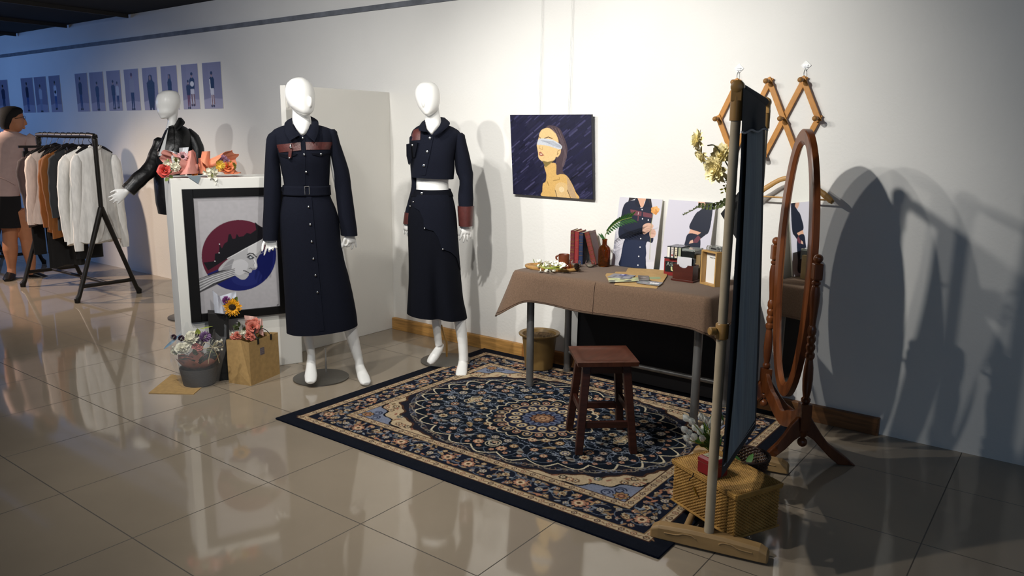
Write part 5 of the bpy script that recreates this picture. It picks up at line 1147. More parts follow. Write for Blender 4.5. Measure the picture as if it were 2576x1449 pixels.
m_.tube([q(1770, 514, .06), q(1718, 541, .06)], .0022, 6).build('rosemary_sprig', mat('rosemary_green', '5a6242', .7, var=.2, vscale=30), vs_, fix=False)
m_ = MB()
for i in range(30): blade(m_, q(rn.uniform(1820, 1842), rn.uniform(452, 486), rn.uniform(0, .05)), rdir(rn, (-.2, -.3, .3)), S.t, .02, .004, .2, n=3)
m_.build('yellow_filler', mat('yellow_green_leaf', '8d8a34', .6, var=.25, vscale=40), vs_, fix=False)
# ================================================================== garment stand with denim
m_tan = mat('tan_plastic', '9c7d52', .5, var=.12, vscale=5, vstretch=(1, 6, 6)); m_pole = mat('beige_pole', 'b0a188', .42, var=.06, vscale=20, spec=.5)
Pp = V((-.945, 2.447, .0095)); Qp = V((-1.12, 3.220, .0095)); Dg = (Qp-Pp).normalized(); Ng = V((Dg.y, -Dg.x, 0)); Bd = V((.981, .195, 0)).normalized()
gs = empty('garment_stand', (-1.03, 2.83, 0), 'beige two-pole garment stand on tan feet carrying a long denim cloth', 'garment stand')
def foot_bar(c, nm):
    prof = []; L = .208
    rings = []
    for x, h, wd in ((-L, .030, .020), (-L+.006, .040, .024), (-L+.03, .052, .026), (-.06, .060, .027), (.06, .060, .027), (L-.03, .052, .026), (L-.006, .040, .024), (L, .030, .020)):
        Pn = V((-Bd.y, Bd.x, 0)); rings.append([c+Bd*x+Pn*wd*a+V((0, 0, z)) for a, z in ((-1, .0), (-1, h*.8), (-.7, h), (.7, h), (1, h*.8), (1, .0))])
    mb = MB().loft(rings)
    fo = mb.build('foot', m_tan, gs, smooth=False, bevel=.003)
    mb = MB(); Pn = V((-Bd.y, Bd.x, 0))
    for s in (-1, 1):
        pts = [c+Bd*(s*.155)-Pn*.027+V((0, 0, .030)), c+Bd*(s*.11)-Pn*.028+V((0, 0, .033)), c+Bd*(s*.085)-Pn*.028+V((0, 0, .042)), c+Bd*(s*.055)-Pn*.028+V((0, 0, .042)), c+Bd*(s*.04)-Pn*.028+V((0, 0, .034))]
        MB().tube(bez(pts, 4), .0022, 6).build('moulded_rib', m_tan, fo)
    for s in (-1, 1):
        for k in range(4):
            mb.bar(c+Bd*(s*.165+k*.008)-Pn*.014+V((0, 0, .0545)), c+Bd*(s*.165+k*.008)+Pn*.014+V((0, 0, .0545)), .002, .003)
    return fo
foot_bar(Pp, 'front'); foot_bar(Qp, 'rear')
for s in (-1, 1): MB().tube([Pp+Bd*s*.088+V((0, 0, .034)), Qp+Bd*s*.088+V((0, 0, .034))], .0125, 14).build('base_rod', m_tan, gs)
m_brass_t = mat('tan_fitting', '9a7540', .4, var=.08, vscale=10)
for p, zt in ((Pp, 1.60), (Qp, 1.585)):
    MB().tube([p+V((0, 0, .045)), p+V((0, 0, .80))], .0172, 24).tube([p+V((0, 0, .80)), p+V((0, 0, zt-.05))], .0158, 24).build('pole', m_pole, gs)
    MB().lathe([(.017, .77), (.0225, .775), (.0225, .822), (.0195, .826), (.017, .826)], p, 24).build('collar', m_brass_t, gs)
    kd = (-Ng*.75-Dg*.6).normalized(); kn = MB(); k0 = p+V((0, 0, .80)); kn.lathe([(.006, .018), (.006, .026), (.014, .027), (.0145, .045), (.012, .048), (.001, .048)], k0, 14, axis=kd); kn.build('knob', m_brass_t, gs)
    MB().tube([p+V((0, 0, zt-.105)), p+V((0, 0, zt-.03))], .0205, 20).build('socket', m_brass_t, gs)
    MB().lathe([(.015, -.022), (.021, -.018), (.021, .018), (.015, .022)], p+V((0, 0, zt)), 20, axis=Dg).box(p+V((0, 0, zt-.02)), (.036, .04, .05), (Ng, Dg, V((0, 0, 1)))).build('corner_joint', m_brass_t, gs, bevel=.003)
MB().tube([Pp+V((0, 0, 1.60)), Qp+V((0, 0, 1.585))], .012, 16).build('top_bar', m_pole, gs)
m_fade = mat('faded_denim', '82919a', .95, col2='67747d', vscale=9, vstretch=(4, 4, .25), bump=.3, bscale=700, sheen=.2)
m_ind = mat('dark_denim', '10131d', .95, var=.2, vscale=250, bump=.3, bscale=800, sheen=.1, spec=.2); m_fray = mat('frayed_thread', 'a9adb3', .9)
dn = empty('denim_cloth', (-1.02, 2.87, .25), 'long faded blue denim cloth with dark edges folded over the garment stand', 'denim')
def strip(left, right, offs, name, m, nu=14, nv=60, wav=.004, th=.004, seed=0):
    """left/right = edges [(px,py)] top to bottom on planes standing out from the stand"""
    Lc = [V((x, y, 0)) for x, y in left]; Rc = [V((x, y, 0)) for x, y in right]; Lb = bez(Lc, 10); Rb = bez(Rc, 10)
    def at(c, t): k = t*(len(c)-1); i = min(int(k), len(c)-2); return c[i].lerp(c[i+1], k-i)
    def f(o):
        def fn(u, v):
            a, b = at(Lb, v), at(Rb, v); x, y = a.x+(b.x-a.x)*u, a.y+(b.y-a.y)*u
            off = offs[0]+(offs[1]-offs[0])*v+o+wav*math.sin(u*9+v*2+seed)*(.3+v)
            return onp(x, y, Pp+Ng*off, Ng)
        return fn
    mb = MB(); slab(mb, f(0), f(-th), nu, nv); return mb.build(name, m, dn, ang=60)
strip([(1869, 222), (1862, 420), (1846, 700), (1831, 960), (1814, 1203)], [(1927, 268), (1922, 440), (1917, 640), (1911, 850), (1901, 1075)], (.020, .060), 'dark_layer', m_ind, seed=1)
strip([(1881, 300), (1877, 420), (1864, 700), (1851, 930), (1829, 1166)], [(1919, 300), (1917, 440), (1912, 640), (1906, 840), (1899, 1057)], (.034, .074), 'faded_layer', m_fade, seed=2)
strip([(1870, 219), (1869, 250), (1867, 290), (1866, 331)], [(1926, 265), (1924, 285), (1921, 305), (1931, 326)], (.030, .046), 'folded_flap', m_ind, nv=24, wav=.006)
pts = [onp(1866+65*t, 332-6*t+3*math.sin(t*13), Pp+Ng*(.050+.004*math.sin(t*11)), Ng) for t in [i/24 for i in range(25)]]
MB().tube(pts, .0036, 7).build('frayed_edge', m_fray, dn)
pts = [onp(1821+78*t, 1172-108*t, Pp+Ng*.066, Ng) for t in [i/20 for i in range(21)]]
MB().tube(pts, .0012, 5).build('hem_stitching', m_fray, dn)
pts = [Pp.lerp(Qp, .09)+V((0, 0, 1.599)), Pp.lerp(Qp, .93)+V((0, 0, 1.585))]
MB().tube(pts, .0165, 18).build('fold_over_bar', m_ind, dn)

# ================================================================== cheval mirror
m_walnut = mat('cheval_wood', '6f3d1c', .32, col2='4a2410', vscale=4, vstretch=(5, 5, .8), bump=.04, bscale=50, coat=.25)
NP, FP = V((-.915, 3.43, 0)), V((-1.227, 3.821, 0)); wM = (FP-NP).normalized(); nM = V((-wM.y, wM.x, 0)); nM = nM if nM.y < 0 else -nM
mr = empty('cheval_mirror', ((NP+FP)/2), 'tall oval cheval mirror in a brown turned wooden stand near the wall', 'mirror')
CM = (NP+FP)/2+V((0, 0, .862)); AO, BO, AI, BI = .208, .632, .150, .566
def el(a, b, d, n=96): return [CM+wM*(a*math.cos(t))+V((0, 0, b*math.sin(t)))+nM*d for t in [2*math.pi*i/n for i in range(n)]]
prof = [(AO, BO, -.018), (AO, BO, .010), (AO-.005, BO-.006, .014), (AI+.012, BI+.014, .014), (AI+.004, BI+.005, .008), (AI-.004, BI-.005, .002), (AI-.004, BI-.005, -.018)]
R_ = [el(*p) for p in prof]; mb = MB(); mb.loft(R_+[R_[0]], False, False); mb.build('oval_frame', m_walnut, mr, ang=30, weld=True)
g = MB(); g.add(el(AI+.002, BI+.002, .0005), [tuple(range(96))]); g.add(el(AI+.002, BI+.002, -.004), [tuple(range(96))]); g2 = MB(); g2.loft([el(AI+.004, BI+.005, -.003), el(AI+.004, BI+.005, .0)]); g2.build('mirror_glass', mat('silvered_glass', 'e4e6e4', .005, 1.0), mr, smooth=False)
MB().loft([el(AO-.02, BO-.02, -.024), el(AO-.02, BO-.02, -.0185)]).build('back_board', mat('back_ply', '5a3a22', .7), mr, smooth=False)
zz = lambda py: wl(2040, py, 3.43).z
def post_parts(off):
    b = NP+off; out = []
    yb = [(659, .009), (672, .016), (700, .019)]
    prof = [(.012, zz(1018)), (.020, zz(1012)), (.021, zz(1006)), (.014, zz(1001)), (.019, zz(985)), (.0225, zz(955)), (.020, zz(925)), (.015, zz(905)), (.021, zz(898)), (.021, zz(890)), (.014, zz(885)), (.020, zz(877)), (.020, zz(869)), (.014, zz(864)), (.0195, zz(856)), (.0195, zz(849)), (.014, zz(844)), (.019, zz(836)), (.019, zz(826)), (.013, zz(818)), (.015, zz(800)), (.0205, zz(760)), (.0215, zz(738)), (.017, zz(720)), (.013, zz(717)), (.019, zz(713)), (.019, zz(708)), (.013, zz(704)), (.014, zz(702))]
    MB().lathe(prof, b, 24).build('turned_post', m_walnut, mr, ang=25)
    MB().box(b+V((0, 0, (zz(660)+zz(703))/2)), (.040, .040, zz(660)-zz(703)), (wM, nM, V((0, 0, 1)))).build('pivot_block', m_walnut, mr, smooth=False, bevel=.006)
    MB().lathe([(.010, zz(661)), (.012, zz(658))]+[(.0205*math.sin(t), zz(649)-.0205*math.cos(t)) for t in [.5+2.64*i/10 for i in range(11)]], b, 20).build('finial', m_walnut, mr)
    MB().box(b+V((0, 0, (zz(1018)+zz(1085))/2)), (.046, .046, zz(1018)-zz(1085)), (wM, nM, V((0, 0, 1)))).lathe([(.018, zz(1085)), (.024, zz(1090)), (.019, zz(1099))]+[(.022*math.sin(t), zz(1117)-.022*math.cos(t)) for t in [math.pi-.35-2.75*i/9 for i in range(10)]], b, 18).build('base_block', m_walnut, mr, ang=30)
    fd = V((.860, .510, 0)).normalized(); pn_ = V((-fd.y, fd.x, 0))
    right = [(2038, 1046), (2050, 1066), (2066, 1092), (2084, 1116), (2106, 1133), (2128, 1149), (2144, 1164), (2150, 1178), (2128, 1180), (2106, 1166), (2082, 1146), (2060, 1122), (2044, 1104), (2026, 1092)]
    left = [(2008, 1048), (1990, 1066), (1972, 1092), (1954, 1114), (1936, 1130), (1922, 1144), (1908, 1156), (1914, 1166), (1930, 1163), (1950, 1146), (1974, 1128), (1996, 1106), (2014, 1094)]
    for ol in (right, left):
        p3 = [onp(x, y, NP, pn_) for x, y in ol]
        for p in p3: p.z = max(p.z, .0008)
        MB().prism([p+off-pn_*.016 for p in p3], pn_*.032).build('foot', m_walnut, mr, bevel=.005, smooth=False)
    MB().tube([b-wM*0+nM*0+V((0, 0, .862)), b+(CM-V((0, 0, CM.z))-b).normalized()*.05+V((0, 0, .862))], .006, 8).build('pivot_pin', m_steel, mr)
post_parts(V((0, 0, 0))); post_parts(FP-NP+V((0, 0, .0095)))
a0 = NP+wM*.022; L = (FP-NP).length-.044
top = [a0+wM*(L*i/24)+V((0, 0, .160+.105*abs(2*i/24-1)**1.5+.006*math.cos(i/24*6*math.pi))) for i in range(25)]; bot = [a0+wM*(L*i/24)+V((0, 0, .085+.080*abs(2*i/24-1)**1.5)) for i in range(24, -1, -1)]
MB().prism([p-nM*.011 for p in top+bot], nM*.022).build('stretcher', m_walnut, mr, smooth=False, bevel=.003)

# ================================================================== picnic basket and what is on it
m_wick = mat('golden_wicker', 'bb8f4a', .55, col2='8f6830', vscale=14, bump=.1, bscale=120, spec=.35)
BA, BB_, BC_ = fl(1690, 1255, .062), fl(1845, 1355, .062), fl(1945, 1315, .062)
bu = (BA-BB_); bl_len = bu.length; bu.normalize(); bv = V((bu.y, -bu.x, 0)); bv = bv if bv.dot(BC_-BB_) > 0 else -bv; bw = (BC_-BB_).length
b0 = V((BB_.x, BB_.y, .0575)); bh = .158
pb = empty('picnic_basket', (b0+bu*bl_len/2+bv*bw/2), 'rectangular golden wicker picnic basket with a lid, resting on the garment stand rods', 'basket')
def rectpath(inset, n_u, n_v):
    P_ = []; i_ = inset; U, W_ = bl_len-2*i_, bw-2*i_
    for k in range(n_u): P_.append((i_+U*k/n_u, i_, 0, -1))
    for k in range(n_v): P_.append((bl_len-i_, i_+W_*k/n_v, 1, 0))
    for k in range(n_u): P_.append((bl_len-i_-U*k/n_u, bw-i_, 0, 1))
    for k in range(n_v): P_.append((i_, bw-i_-W_*k/n_v, -1, 0))
    return P_
nU, nV = 36, 24; nst = 2*(nU+nV); path = rectpath(.004, nU*3, nV*3)
def weave(mb, z0, z1, rows, amp=.0036, r=.0030):
    for j in range(rows):
        z = z0+(z1-z0)*(j+.5)/rows; rings = []
        for i, (u, v, nu_, nv_) in enumerate(path):
            o = amp*math.cos(math.pi*(i/3.0+j)); p = b0+bu*(u+nu_*o)+bv*(v+nv_*o)+V((0, 0, z-.0)); nn = bu*nu_+bv*nv_
            rings.append([p+nn*r, p+V((0, 0, r*1.02)), p-nn*r, p-V((0, 0, r*1.02))])
        rings.append(rings[0]); mb.loft(rings, False, False)
mb = MB(); weave(mb, .004, bh-.004, 25)
for i in range(0, len(path), 3):
    u, v, nu_, nv_ = path[i]; p = b0+bu*u+bv*v; mb.tube([p+V((0, 0, .002)), p+V((0, 0, bh-.002))], .0016, 5)
mb.box(b0+bu*bl_len/2+bv*bw/2+V((0, 0, .004)), (bl_len-.012, bw-.012, .005), (bu, bv, V((0, 0, 1))))
for z in (.004, bh-.004):
    pts = [b0+bu*u+bv*v+V((0, 0, z)) for u, v, _, _ in rectpath(-.001, 8, 6)]; mb.tube(pts+[pts[0]], .0046, 8)
mb.build('woven_body', m_wick, pb, fix=False)
mb = MB(); zt = bh+.010; rows = 44
for j in range(rows):
    v = .004+(bw-.008)*(j+.5)/rows; rings = []
    for i in range(nU*2+1):
        u = .003+(bl_len-.006)*i/(nU*2); o = .0017*math.cos(math.pi*(i/2.0+j)); p = b0+bu*u+bv*v+V((0, 0, zt+o+.004*math.sin(math.pi*u/bl_len)*math.sin(math.pi*v/bw)))
        rings.append([p+bv*.0028, p+V((0, 0, .0022)), p-bv*.0028, p-V((0, 0, .0022))])
    mb.loft(rings)
for k in range(nU+1):
    u = .003+(bl_len-.006)*k/nU; mb.tube([b0+bu*u+bv*.004+V((0, 0, zt-.001)), b0+bu*u+bv*(bw-.004)+V((0, 0, zt-.001))], .0014, 5)
for z, r in ((zt-.001, .0050), (zt-.008, .0042)):
    pts = [b0+bu*u+bv*v+V((0, 0, z)) for u, v, _, _ in rectpath(-.003, 8, 6)]; mb.tube(pts+[pts[0]], r, 8)
mb.build('woven_lid', m_wick, pb, fix=False)
cl = b0+bu*bl_len*.60-bv*.008+V((0, 0, bh*.62)); MB().tube([cl+V((0, 0, .014))+bu*.008, cl+V((0, 0, .004)), cl-V((0, 0, .006))-bu*.006, cl-V((0, 0, .010))-bu*.014], .0042, 8, flat=.6).build('clasp', mat('gold_clasp', 'c2a24c', .3, .9), pb)
lp = b0+bu*bl_len*.64-bv*.007+V((0, 0, bh-.002)); MB().tube(bez([lp+V((0, 0, .010)), lp-bv*.004-V((0, 0, .006)), lp+bu*.014-bv*.004-V((0, 0, .020)), lp+bu*.018-bv*.002-V((0, 0, .030))], 5), .0016, 6).build('latch_loop', m_ind, pb)
# red tin box
LZ = b0.z+zt+.0072
tb = fl(1752, 1184, LZ); e_u = V((.93, -.36, 0)).normalized(); e_v = V((.36, .93, 0))
tin = empty('tin_box', (tb+e_u*.045+e_v*.035), 'small red lidded tin with a cream picture label on the wicker picnic basket', 'tin')
m_red = mat('red_lacquer', '7e1a1e', .38, var=.12, vscale=14); TB = lambda u, v, z: tb+e_u*u+e_v*v+V((0, 0, z))
def tinblk(z0, z1, ins, nm, top=None):
    t_ = ins if top is None else top
    return MB().hexa([TB(ins, ins, z0), TB(.09-ins, ins, z0), TB(.09-ins, .07-ins, z0), TB(ins, .07-ins, z0), TB(t_, t_, z1), TB(.09-t_, t_, z1), TB(.09-t_, .07-t_, z1), TB(t_, .07-t_, z1)])
tinblk(.0, .042, .002, 0).build('body', m_red, tin, smooth=False, bevel=.002)
MB().hexa([TB(.001, .001, .044), TB(.089, .001, .044), TB(.089, .069, .044), TB(.001, .069, .044), TB(.001, .001, .056), TB(.089, .001, .056), TB(.089, .069, .056), TB(.001, .069, .056)]).hexa([TB(.001, .001, .056), TB(.089, .001, .056), TB(.089, .069, .056), TB(.001, .069, .056), TB(.009, .009, .066), TB(.081, .009, .066), TB(.081, .061, .066), TB(.009, .061, .066)]).build('lid', m_red, tin, smooth=False, bevel=.001)
tinblk(.042, .044, .003, 0).build('seam', mat('tin_seam', '9a8a66', .4, .5), tin, smooth=False)
cv = Cv(56, 40, 'c7b98c'); cv.rect(2, 2, 54, 38, 'a9a184'); cv.rect(4, 4, 52, 36, 'b9b498'); blobs(cv, 48, 34, ['6c6f62', '8a8d7c', '5a5d52'], 7); cv.line([(12, 9), (40, 9)], 2, '4b4d44')
panel('picture_label', cv, TB(.013, .057, .0668), e_u*.064, -e_v*.044, .0008, ART, parent=tin)
# white tulips
S = Sheet((-1.055, 2.66)); q = S.q; rn = random.Random(21)
tu_ = empty('tulip_bunch', q(1790, 1140, 0), 'bunch of white artificial tulips with green leaves behind the red tin', 'flowers'); 
bud = MB(); st_ = MB(); lv = MB(); base = V((q(1800, 1128, -.04))); base.z = LZ+.012
for x, y in ((1728, 1054), (1742, 1062), (1724, 1082), (1735, 1090), (1750, 1078), (1765, 1050), (1776, 1058), (1730, 1104), (1748, 1100), (1762, 1088), (1772, 1082), (1788, 1068), (1796, 1056), (1742, 1110), (1768, 1104), (1786, 1094), (1802, 1080), (1812, 1066), (1806, 1100)):
    p = q(x, y, rn.uniform(-.03, .035)); d = (p-base).normalized()
    bud = MB()
    for k in range(6):
        t = 2*math.pi*k/6; a, b = frame_of(d); o = a*math.cos(t)+b*math.sin(t); blade(bud, p-d*.012+o*.002, d+o*.38, -o, .036, .0135, .30, fold=.35, n=5, tip=.7)
    bud.build('bud', mat('tulip_white', 'f6f6ee', .5, sss=.15), tu_, fix=False)
    st_.tube(bez([base, base.lerp(p, .5)+V((0, 0, .008)), p-d*.010], 4), .0018, 5)
for k in range(22):
    d = (q(rn.uniform(1735, 1830), rn.uniform(1035, 1110), rn.uniform(-.05, .05))-base).normalized(); blade(lv, base+d*rn.uniform(.01, .07), d+rdir(rn)*.25, S.t, rn.uniform(.05, .08), .010, rn.uniform(-.3, .3), n=6, fold=.25)
for x, y in ((1792, 1042), (1806, 1046)): blade(lv, q(x, y+24, -.03), V((0, 0, 1))+S.s*.2, S.t, .055, .016, .2)
st_.build('stems', m_lime, tu_); lv.build('leaves', mat('tulip_leaf', '3f6a2e', .5, var=.25, vscale=25), tu_, fix=False)
# round dark basket
rbk = V((-1.0, 2.945, .0562)); rk = empty('round_basket', rbk, 'small round dark brown wicker basket with green leaves behind the picnic basket', 'basket'); m_dw = mat('dark_wicker', '3a2216', .5, col2='20120b', vscale=20, bump=.1, bscale=100)
mb = MB(); z0 = .002
for j in range(17):
    k = j/16; z = z0+.004+.112*k; r = .066+.024*k; rings = []
    for i in range(132):
        t = 2*math.pi*i/132; o = .0028*math.cos(math.pi*(i/3.0+j)); rr = r+o; p = rbk+V((rr*math.cos(t), rr*math.sin(t), z)); n_ = V((math.cos(t), math.sin(t), 0)); rings.append([p+n_*.0033, p+V((0, 0, .0036)), p-n_*.0033, p-V((0, 0, .0036))])
    rings.append(rings[0]); mb.loft(rings, False, False)
for i in range(44):
    t = 2*math.pi*i/44; mb.tube([rbk+V((.066*math.cos(t), .066*math.sin(t), z0)), rbk+V((.091*math.cos(t), .091*math.sin(t), z0+.118))], .002, 5)
mb.lathe([(.066, z0-.001), (.066, z0+.003)], rbk, 40); pts = [rbk+V((.092*math.cos(t), .092*math.sin(t), z0+.120)) for t in [2*math.pi*i/40 for i in range(41)]]; mb.tube(pts, .0055, 8)
mb.build('woven_body', m_dw, rk, fix=False)
hp = [rbk+V((.090*math.cos(2.6), .090*math.sin(2.6), z0+.118)), rbk+V((-.06, .03, z0+.2)), rbk+V((0, 0, z0+.235)), rbk+V((.06, -.03, z0+.2)), rbk+V((.090*math.cos(2.6+math.pi), .090*math.sin(2.6+math.pi), z0+.118))]
lv = MB()
for k in range(10):
    t = rn.uniform(0, 6.3); blade(lv, rbk+V((.02*math.cos(t), .02*math.sin(t), .07)), V((math.cos(t)*.6, math.sin(t)*.6, .9)), (0, 0, 1), rn.uniform(.05, .075), .013, -.3)
lv.build('leaves', mat('tulip_leaf', '3f6a2e'), rk, fix=False)
# ================================================================== clothing rack, its clothes and the visitor
m_iron = mat('black_iron', '17130f', .45, .3, var=.2, vscale=30)
def make_rack(dx=0.0, label=None, copy_of=None):
    rk_ = empty('clothing_rack', (-7.415+dx, 3.187, 0), label, 'clothing rack')
    for x in (-6.862, -7.968):
        ap = V((x+dx, 3.187, .80))
        for y, nm in ((2.917, 0), (3.457, 1)):
            ft = V((x+dx, y, .0)); MB().tube([ft+V((0, 0, .002)), ft+V((0, 0, .03)), ft.lerp(ap, .08), ft.lerp(ap, .5), ap], [.022, .026, .019, .0185, .024], 10).build('leg', m_iron, rk_)
        MB().tube([V((x+dx, 3.187, .78)), V((x+dx, 3.187, 1.34))], .019, 12).build('post', m_iron, rk_)
        MB().tube([V((x+dx, 2.962, .135)), V((x+dx, 3.412, .135))], .017, 10).build('cross_bar', m_iron, rk_)
    MB().tube(bez([V((-6.862+dx, 3.187, 1.33)), V((-6.866+dx, 3.187, 1.39)), V((-6.90+dx, 3.187, 1.412)), V((-7.40+dx, 3.187, 1.412)), V((-7.93+dx, 3.187, 1.412)), V((-7.964+dx, 3.187, 1.39)), V((-7.968+dx, 3.187, 1.33))], 6), .0235, 12).build('rail', m_iron, rk_)
    MB().tube([V((-6.862+dx, 3.187, .135)), V((-7.968+dx, 3.187, .135))], .014, 10).build('long_bar', m_iron, rk_)
    return rk_
rack = make_rack(0, 'black iron A-frame clothing rack hung with white, brown and black clothes')
rack2 = dup(rack, (-2.35, .15, 0), 'black iron A-frame clothing rack behind the person, mostly out of the picture')
G3 = 'garments on the clothing rack'; G4 = 'black hangers on the clothing rack'
m_hgr = mat('black_hanger', '121113', .4)
def garment(x, yc, zt, zb, hw, col, name, label, slv=None, dep=.034, m=None, seed=0, hem=None, collar=True):
    m = m or mat('cloth_'+col, col, .9, var=.10, vscale=18, vstretch=(3, 3, .7), bump=.15, bscale=300, sheen=.1)
    e = empty(name, (x, yc, zb), label, 'garment', G3); rn_ = random.Random(seed); ph = [rn_.uniform(0, 6) for _ in range(6)]; hm = hem or hw*.95
    mb = MB(); rings = []; n = 48
    tab = [(0, .055, .030), (.02, .085, .034), (.06, hw*.72, .04), (.085, hw*.80, .042), (.16, hw*.80, dep), (.4, hw*.80, dep), (1, hm, dep*1.15)]
    for j in range(37):
        v = j/36; w_, d_ = cat_interp(tab, v); z = zt+(zb-zt)*v; ring = []
        for i in range(n):
            t = 2*math.pi*i/n; f = .010*v*math.sin(6*t+ph[0]+v*2)+.008*v*math.sin(11*t+ph[1]); zz_ = .012*math.sin(3*t+ph[2])*(v > .97)
            ring.append(V((x+(d_+f)*math.sin(t)*(1.0), yc+(w_+f*.5)*math.cos(t), z+zz_)))
        rings.append(ring)
    mb.loft(rings); mb.build('body', m, e, ang=70)
    if slv:
        for s in (-1, 1):
            L = zt-.07-slv; pts = []; rr = []
            for k in range(15):
                v = k/14; pts.append(V((x+.012*math.sin(v*4+ph[3])+.01*s, yc+s*(hw*.74+.030*min(1, v*4)+.012*math.sin(v*5+ph[4])), zt-.065-L*v))); r = .052-.014*v; rr.append((r*(1+.07*math.sin(k*1.9+ph[5])), r*.72))
            MB().limb(pts, [(.02, .02)]+rr[1:], V((0, 1, 0)), 18).build('sleeve', m, e, ang=70)
    if collar:
        MB().tube([V((x-.02, yc-.05, zt-.012)), V((x+.03, yc-.045, zt+.01)), V((x+.036, yc, zt-.022)), V((x+.03, yc+.045, zt+.01)), V((x-.02, yc+.05, zt-.012))], .011, 8).build('collar', m, e)
    # hanger
    h = empty('clothes_hanger', (x, yc, zt), 'black hanger carrying the '+label.split(',')[0].split(' hanging')[0].split(' on the')[0], 'hanger', G4)
    MB().tube([V((x, yc-.150, zt-.050)), V((x, yc-.09, zt-.01)), V((x, yc, zt+.018)), V((x, yc+.09, zt-.01)), V((x, yc+.150, zt-.050))], [.010, .015, .020, .015, .010], 10).build('arms', m_hgr, h)
    MB().tube(bez([V((x, 3.187*.4+yc*.6, zt+.028)), V((x, 3.187, zt+.060)), V((x, 3.187+.020, 1.405)), V((x, 3.187+.012, 1.437)), V((x, 3.187-.012, 1.438)), V((x, 3.187-.026, 1.415))], 4), .0022, 6).build('hook', m_hgr, h)
    return e
garment(-6.972, 3.225, 1.315, .50, .205, 'e4e2dd', 'shirt', 'sheer white shirt nearest the front post of the rack', .42, seed=1)
garment(-7.085, 3.185, 1.305, .475, .215, 'eceae4', 'cardigan', 'white ribbed cardigan second from the front post of the rack', .50, dep=.028, seed=2)
b_ = garment(-7.235, 3.165, 1.31, .60, .20, '24272b', 'dress', 'charcoal dress with a black belt between the white and brown clothes', .70, seed=3)
MB().tube([V((-7.235+.05*math.sin(t), 3.165+.168*math.cos(t), .985)) for t in [2*math.pi*i/24 for i in range(25)]], .016, 6, flat=.4).build('belt', m_hgr, b_)
garment(-7.335, 3.165, 1.31, .52, .21, '7d4a1c', 'coat', 'rust brown coat beside the charcoal dress on the rack', .58, seed=4)
garment(-7.445, 3.165, 1.29, .55, .20, '8a5020', 'jacket', 'lighter rust brown jacket beside the long black dress on the rack', .60, seed=5)
garment(-7.57, 3.165, 1.31, .22, .17, '0d0c0d', 'dress', 'long black dress reaching nearly to the floor, in the middle of the rack', None, seed=6, hem=.15)
garment(-7.71, 3.155, 1.29, .62, .20, 'e6d3c6', 'shirt', 'cream shirt with long sleeves beside the black dress', .60, seed=7)
garment(-7.815, 3.155, 1.27, .58, .20, '463a3a', 'coat', 'dark mauve coat at the far end of the rack', .62, seed=8)
def trousers(x, yc, zt, zb, label):
    e = empty('trousers', (x, yc, zb), label, 'garment', G3); m = mat('black_wool', '0b0a0c', .9, var=.1, vscale=40)
    for s in (-1, 1): MB().limb([V((x, yc+s*.05, zt)), V((x, yc+s*.06, (zt+zb)/2)), V((x, yc+s*.062, zb))], [(.058, .022), (.058, .024), (.056, .026)], V((0, 1, 0)), 18).build('trouser_leg', m, e)
    MB().box((x, yc, zt+.02), (.03, .24, .05)).build('waistband', m, e)
    h = empty('clip_hanger', (x, yc, zt+.04), 'black clip hanger holding the '+label.split(' hanging')[0], 'hanger', G4)
    MB().box((x, yc, zt+.085), (.016, .30, .022)).build('bar', m_hgr, h)
    for s in (-1, 1): MB().box((x, yc+s*.09, zt+.045), (.022, .03, .06)).build('clip', m_hgr, h)
    MB().tube(bez([V((x, yc, zt+.095)), V((x, 3.187, zt+.14)), V((x, 3.205, 1.405)), V((x, 3.195, 1.437)), V((x, 3.165, 1.43))], 4), .0022, 6).build('hook', m_hgr, h)
trousers(-7.160, 3.19, 1.24, .33, 'short black trousers hanging behind the white cardigan')
trousers(-7.915, 3.14, 1.22, .30, 'dark trousers hanging at the far end of the rack')
# ---- the visitor
S = Sheet((-8.50, 3.08)); q = S.q
man = empty('person', (-8.50, 3.08, 0), 'person with short dark hair in a pale pink t-shirt and black shorts, seen from behind', 'person')
m_skin = mat('skin', 'b47a58', .5, var=.08, vscale=14, sss=.05)
H = lambda rows: Rows(S, rows, n=28).rings()
mb = MB()
mb.loft(H(dens([(270, 18, 38, .03, 0), (275, 6, 49, .06, 0), (284, -3, 57, .08, 0), (296, -5, 60, .085, 0), (306, -3, 61, .085, 0), (316, 1, 60, .08, 0), (324, 9, 57, .065, 0), (330, 20, 53, .045, 0), (332, 34, 50, .02, 0)])))
mb.limb([q(60.5, 298, 0), q(64, 307, 0), q(65.5, 311.5, 0), q(61, 314.5, 0)], [(.008, .012), (.012, .014), (.016, .017), (.008, .012)], S.s, 10)
mb.limb([q(60, 319, 0), q(62.5, 321, 0), q(60, 324.5, 0)], [(.006, .02), (.009, .022), (.006, .02)], S.s, 10)
mb.ell(q(35, 303, .083), (.016, .012, .030), (S.s, S.t, UP))
mb.loft(H(dens([(312, 8, 42, .055, 0), (328, 9, 42, .055, 0), (338, 4, 46, .07, 0), (348, -20, 66, .09, 0), (365, -28, 62, .1, 0), (400, -24, 56, .11, 0), (450, -22, 50, .1, 0), (500, -22, 52, .11, 0), (540, -24, 54, .11, 0)])))
mb.limb([q(74, 352, 0), q(79, 400, .0), q(77, 448, -.03), q(72, 500, -.10)], [(.052, .055), (.046, .046), (.042, .042), (.028, .024)], S.s)
mb.limb([q(-30, 352, 0), q(-36, 400, 0), q(-36, 450, .02), q(-32, 500, .05)], [(.052, .055), (.046, .046), (.042, .042), (.028, .024)], S.s)
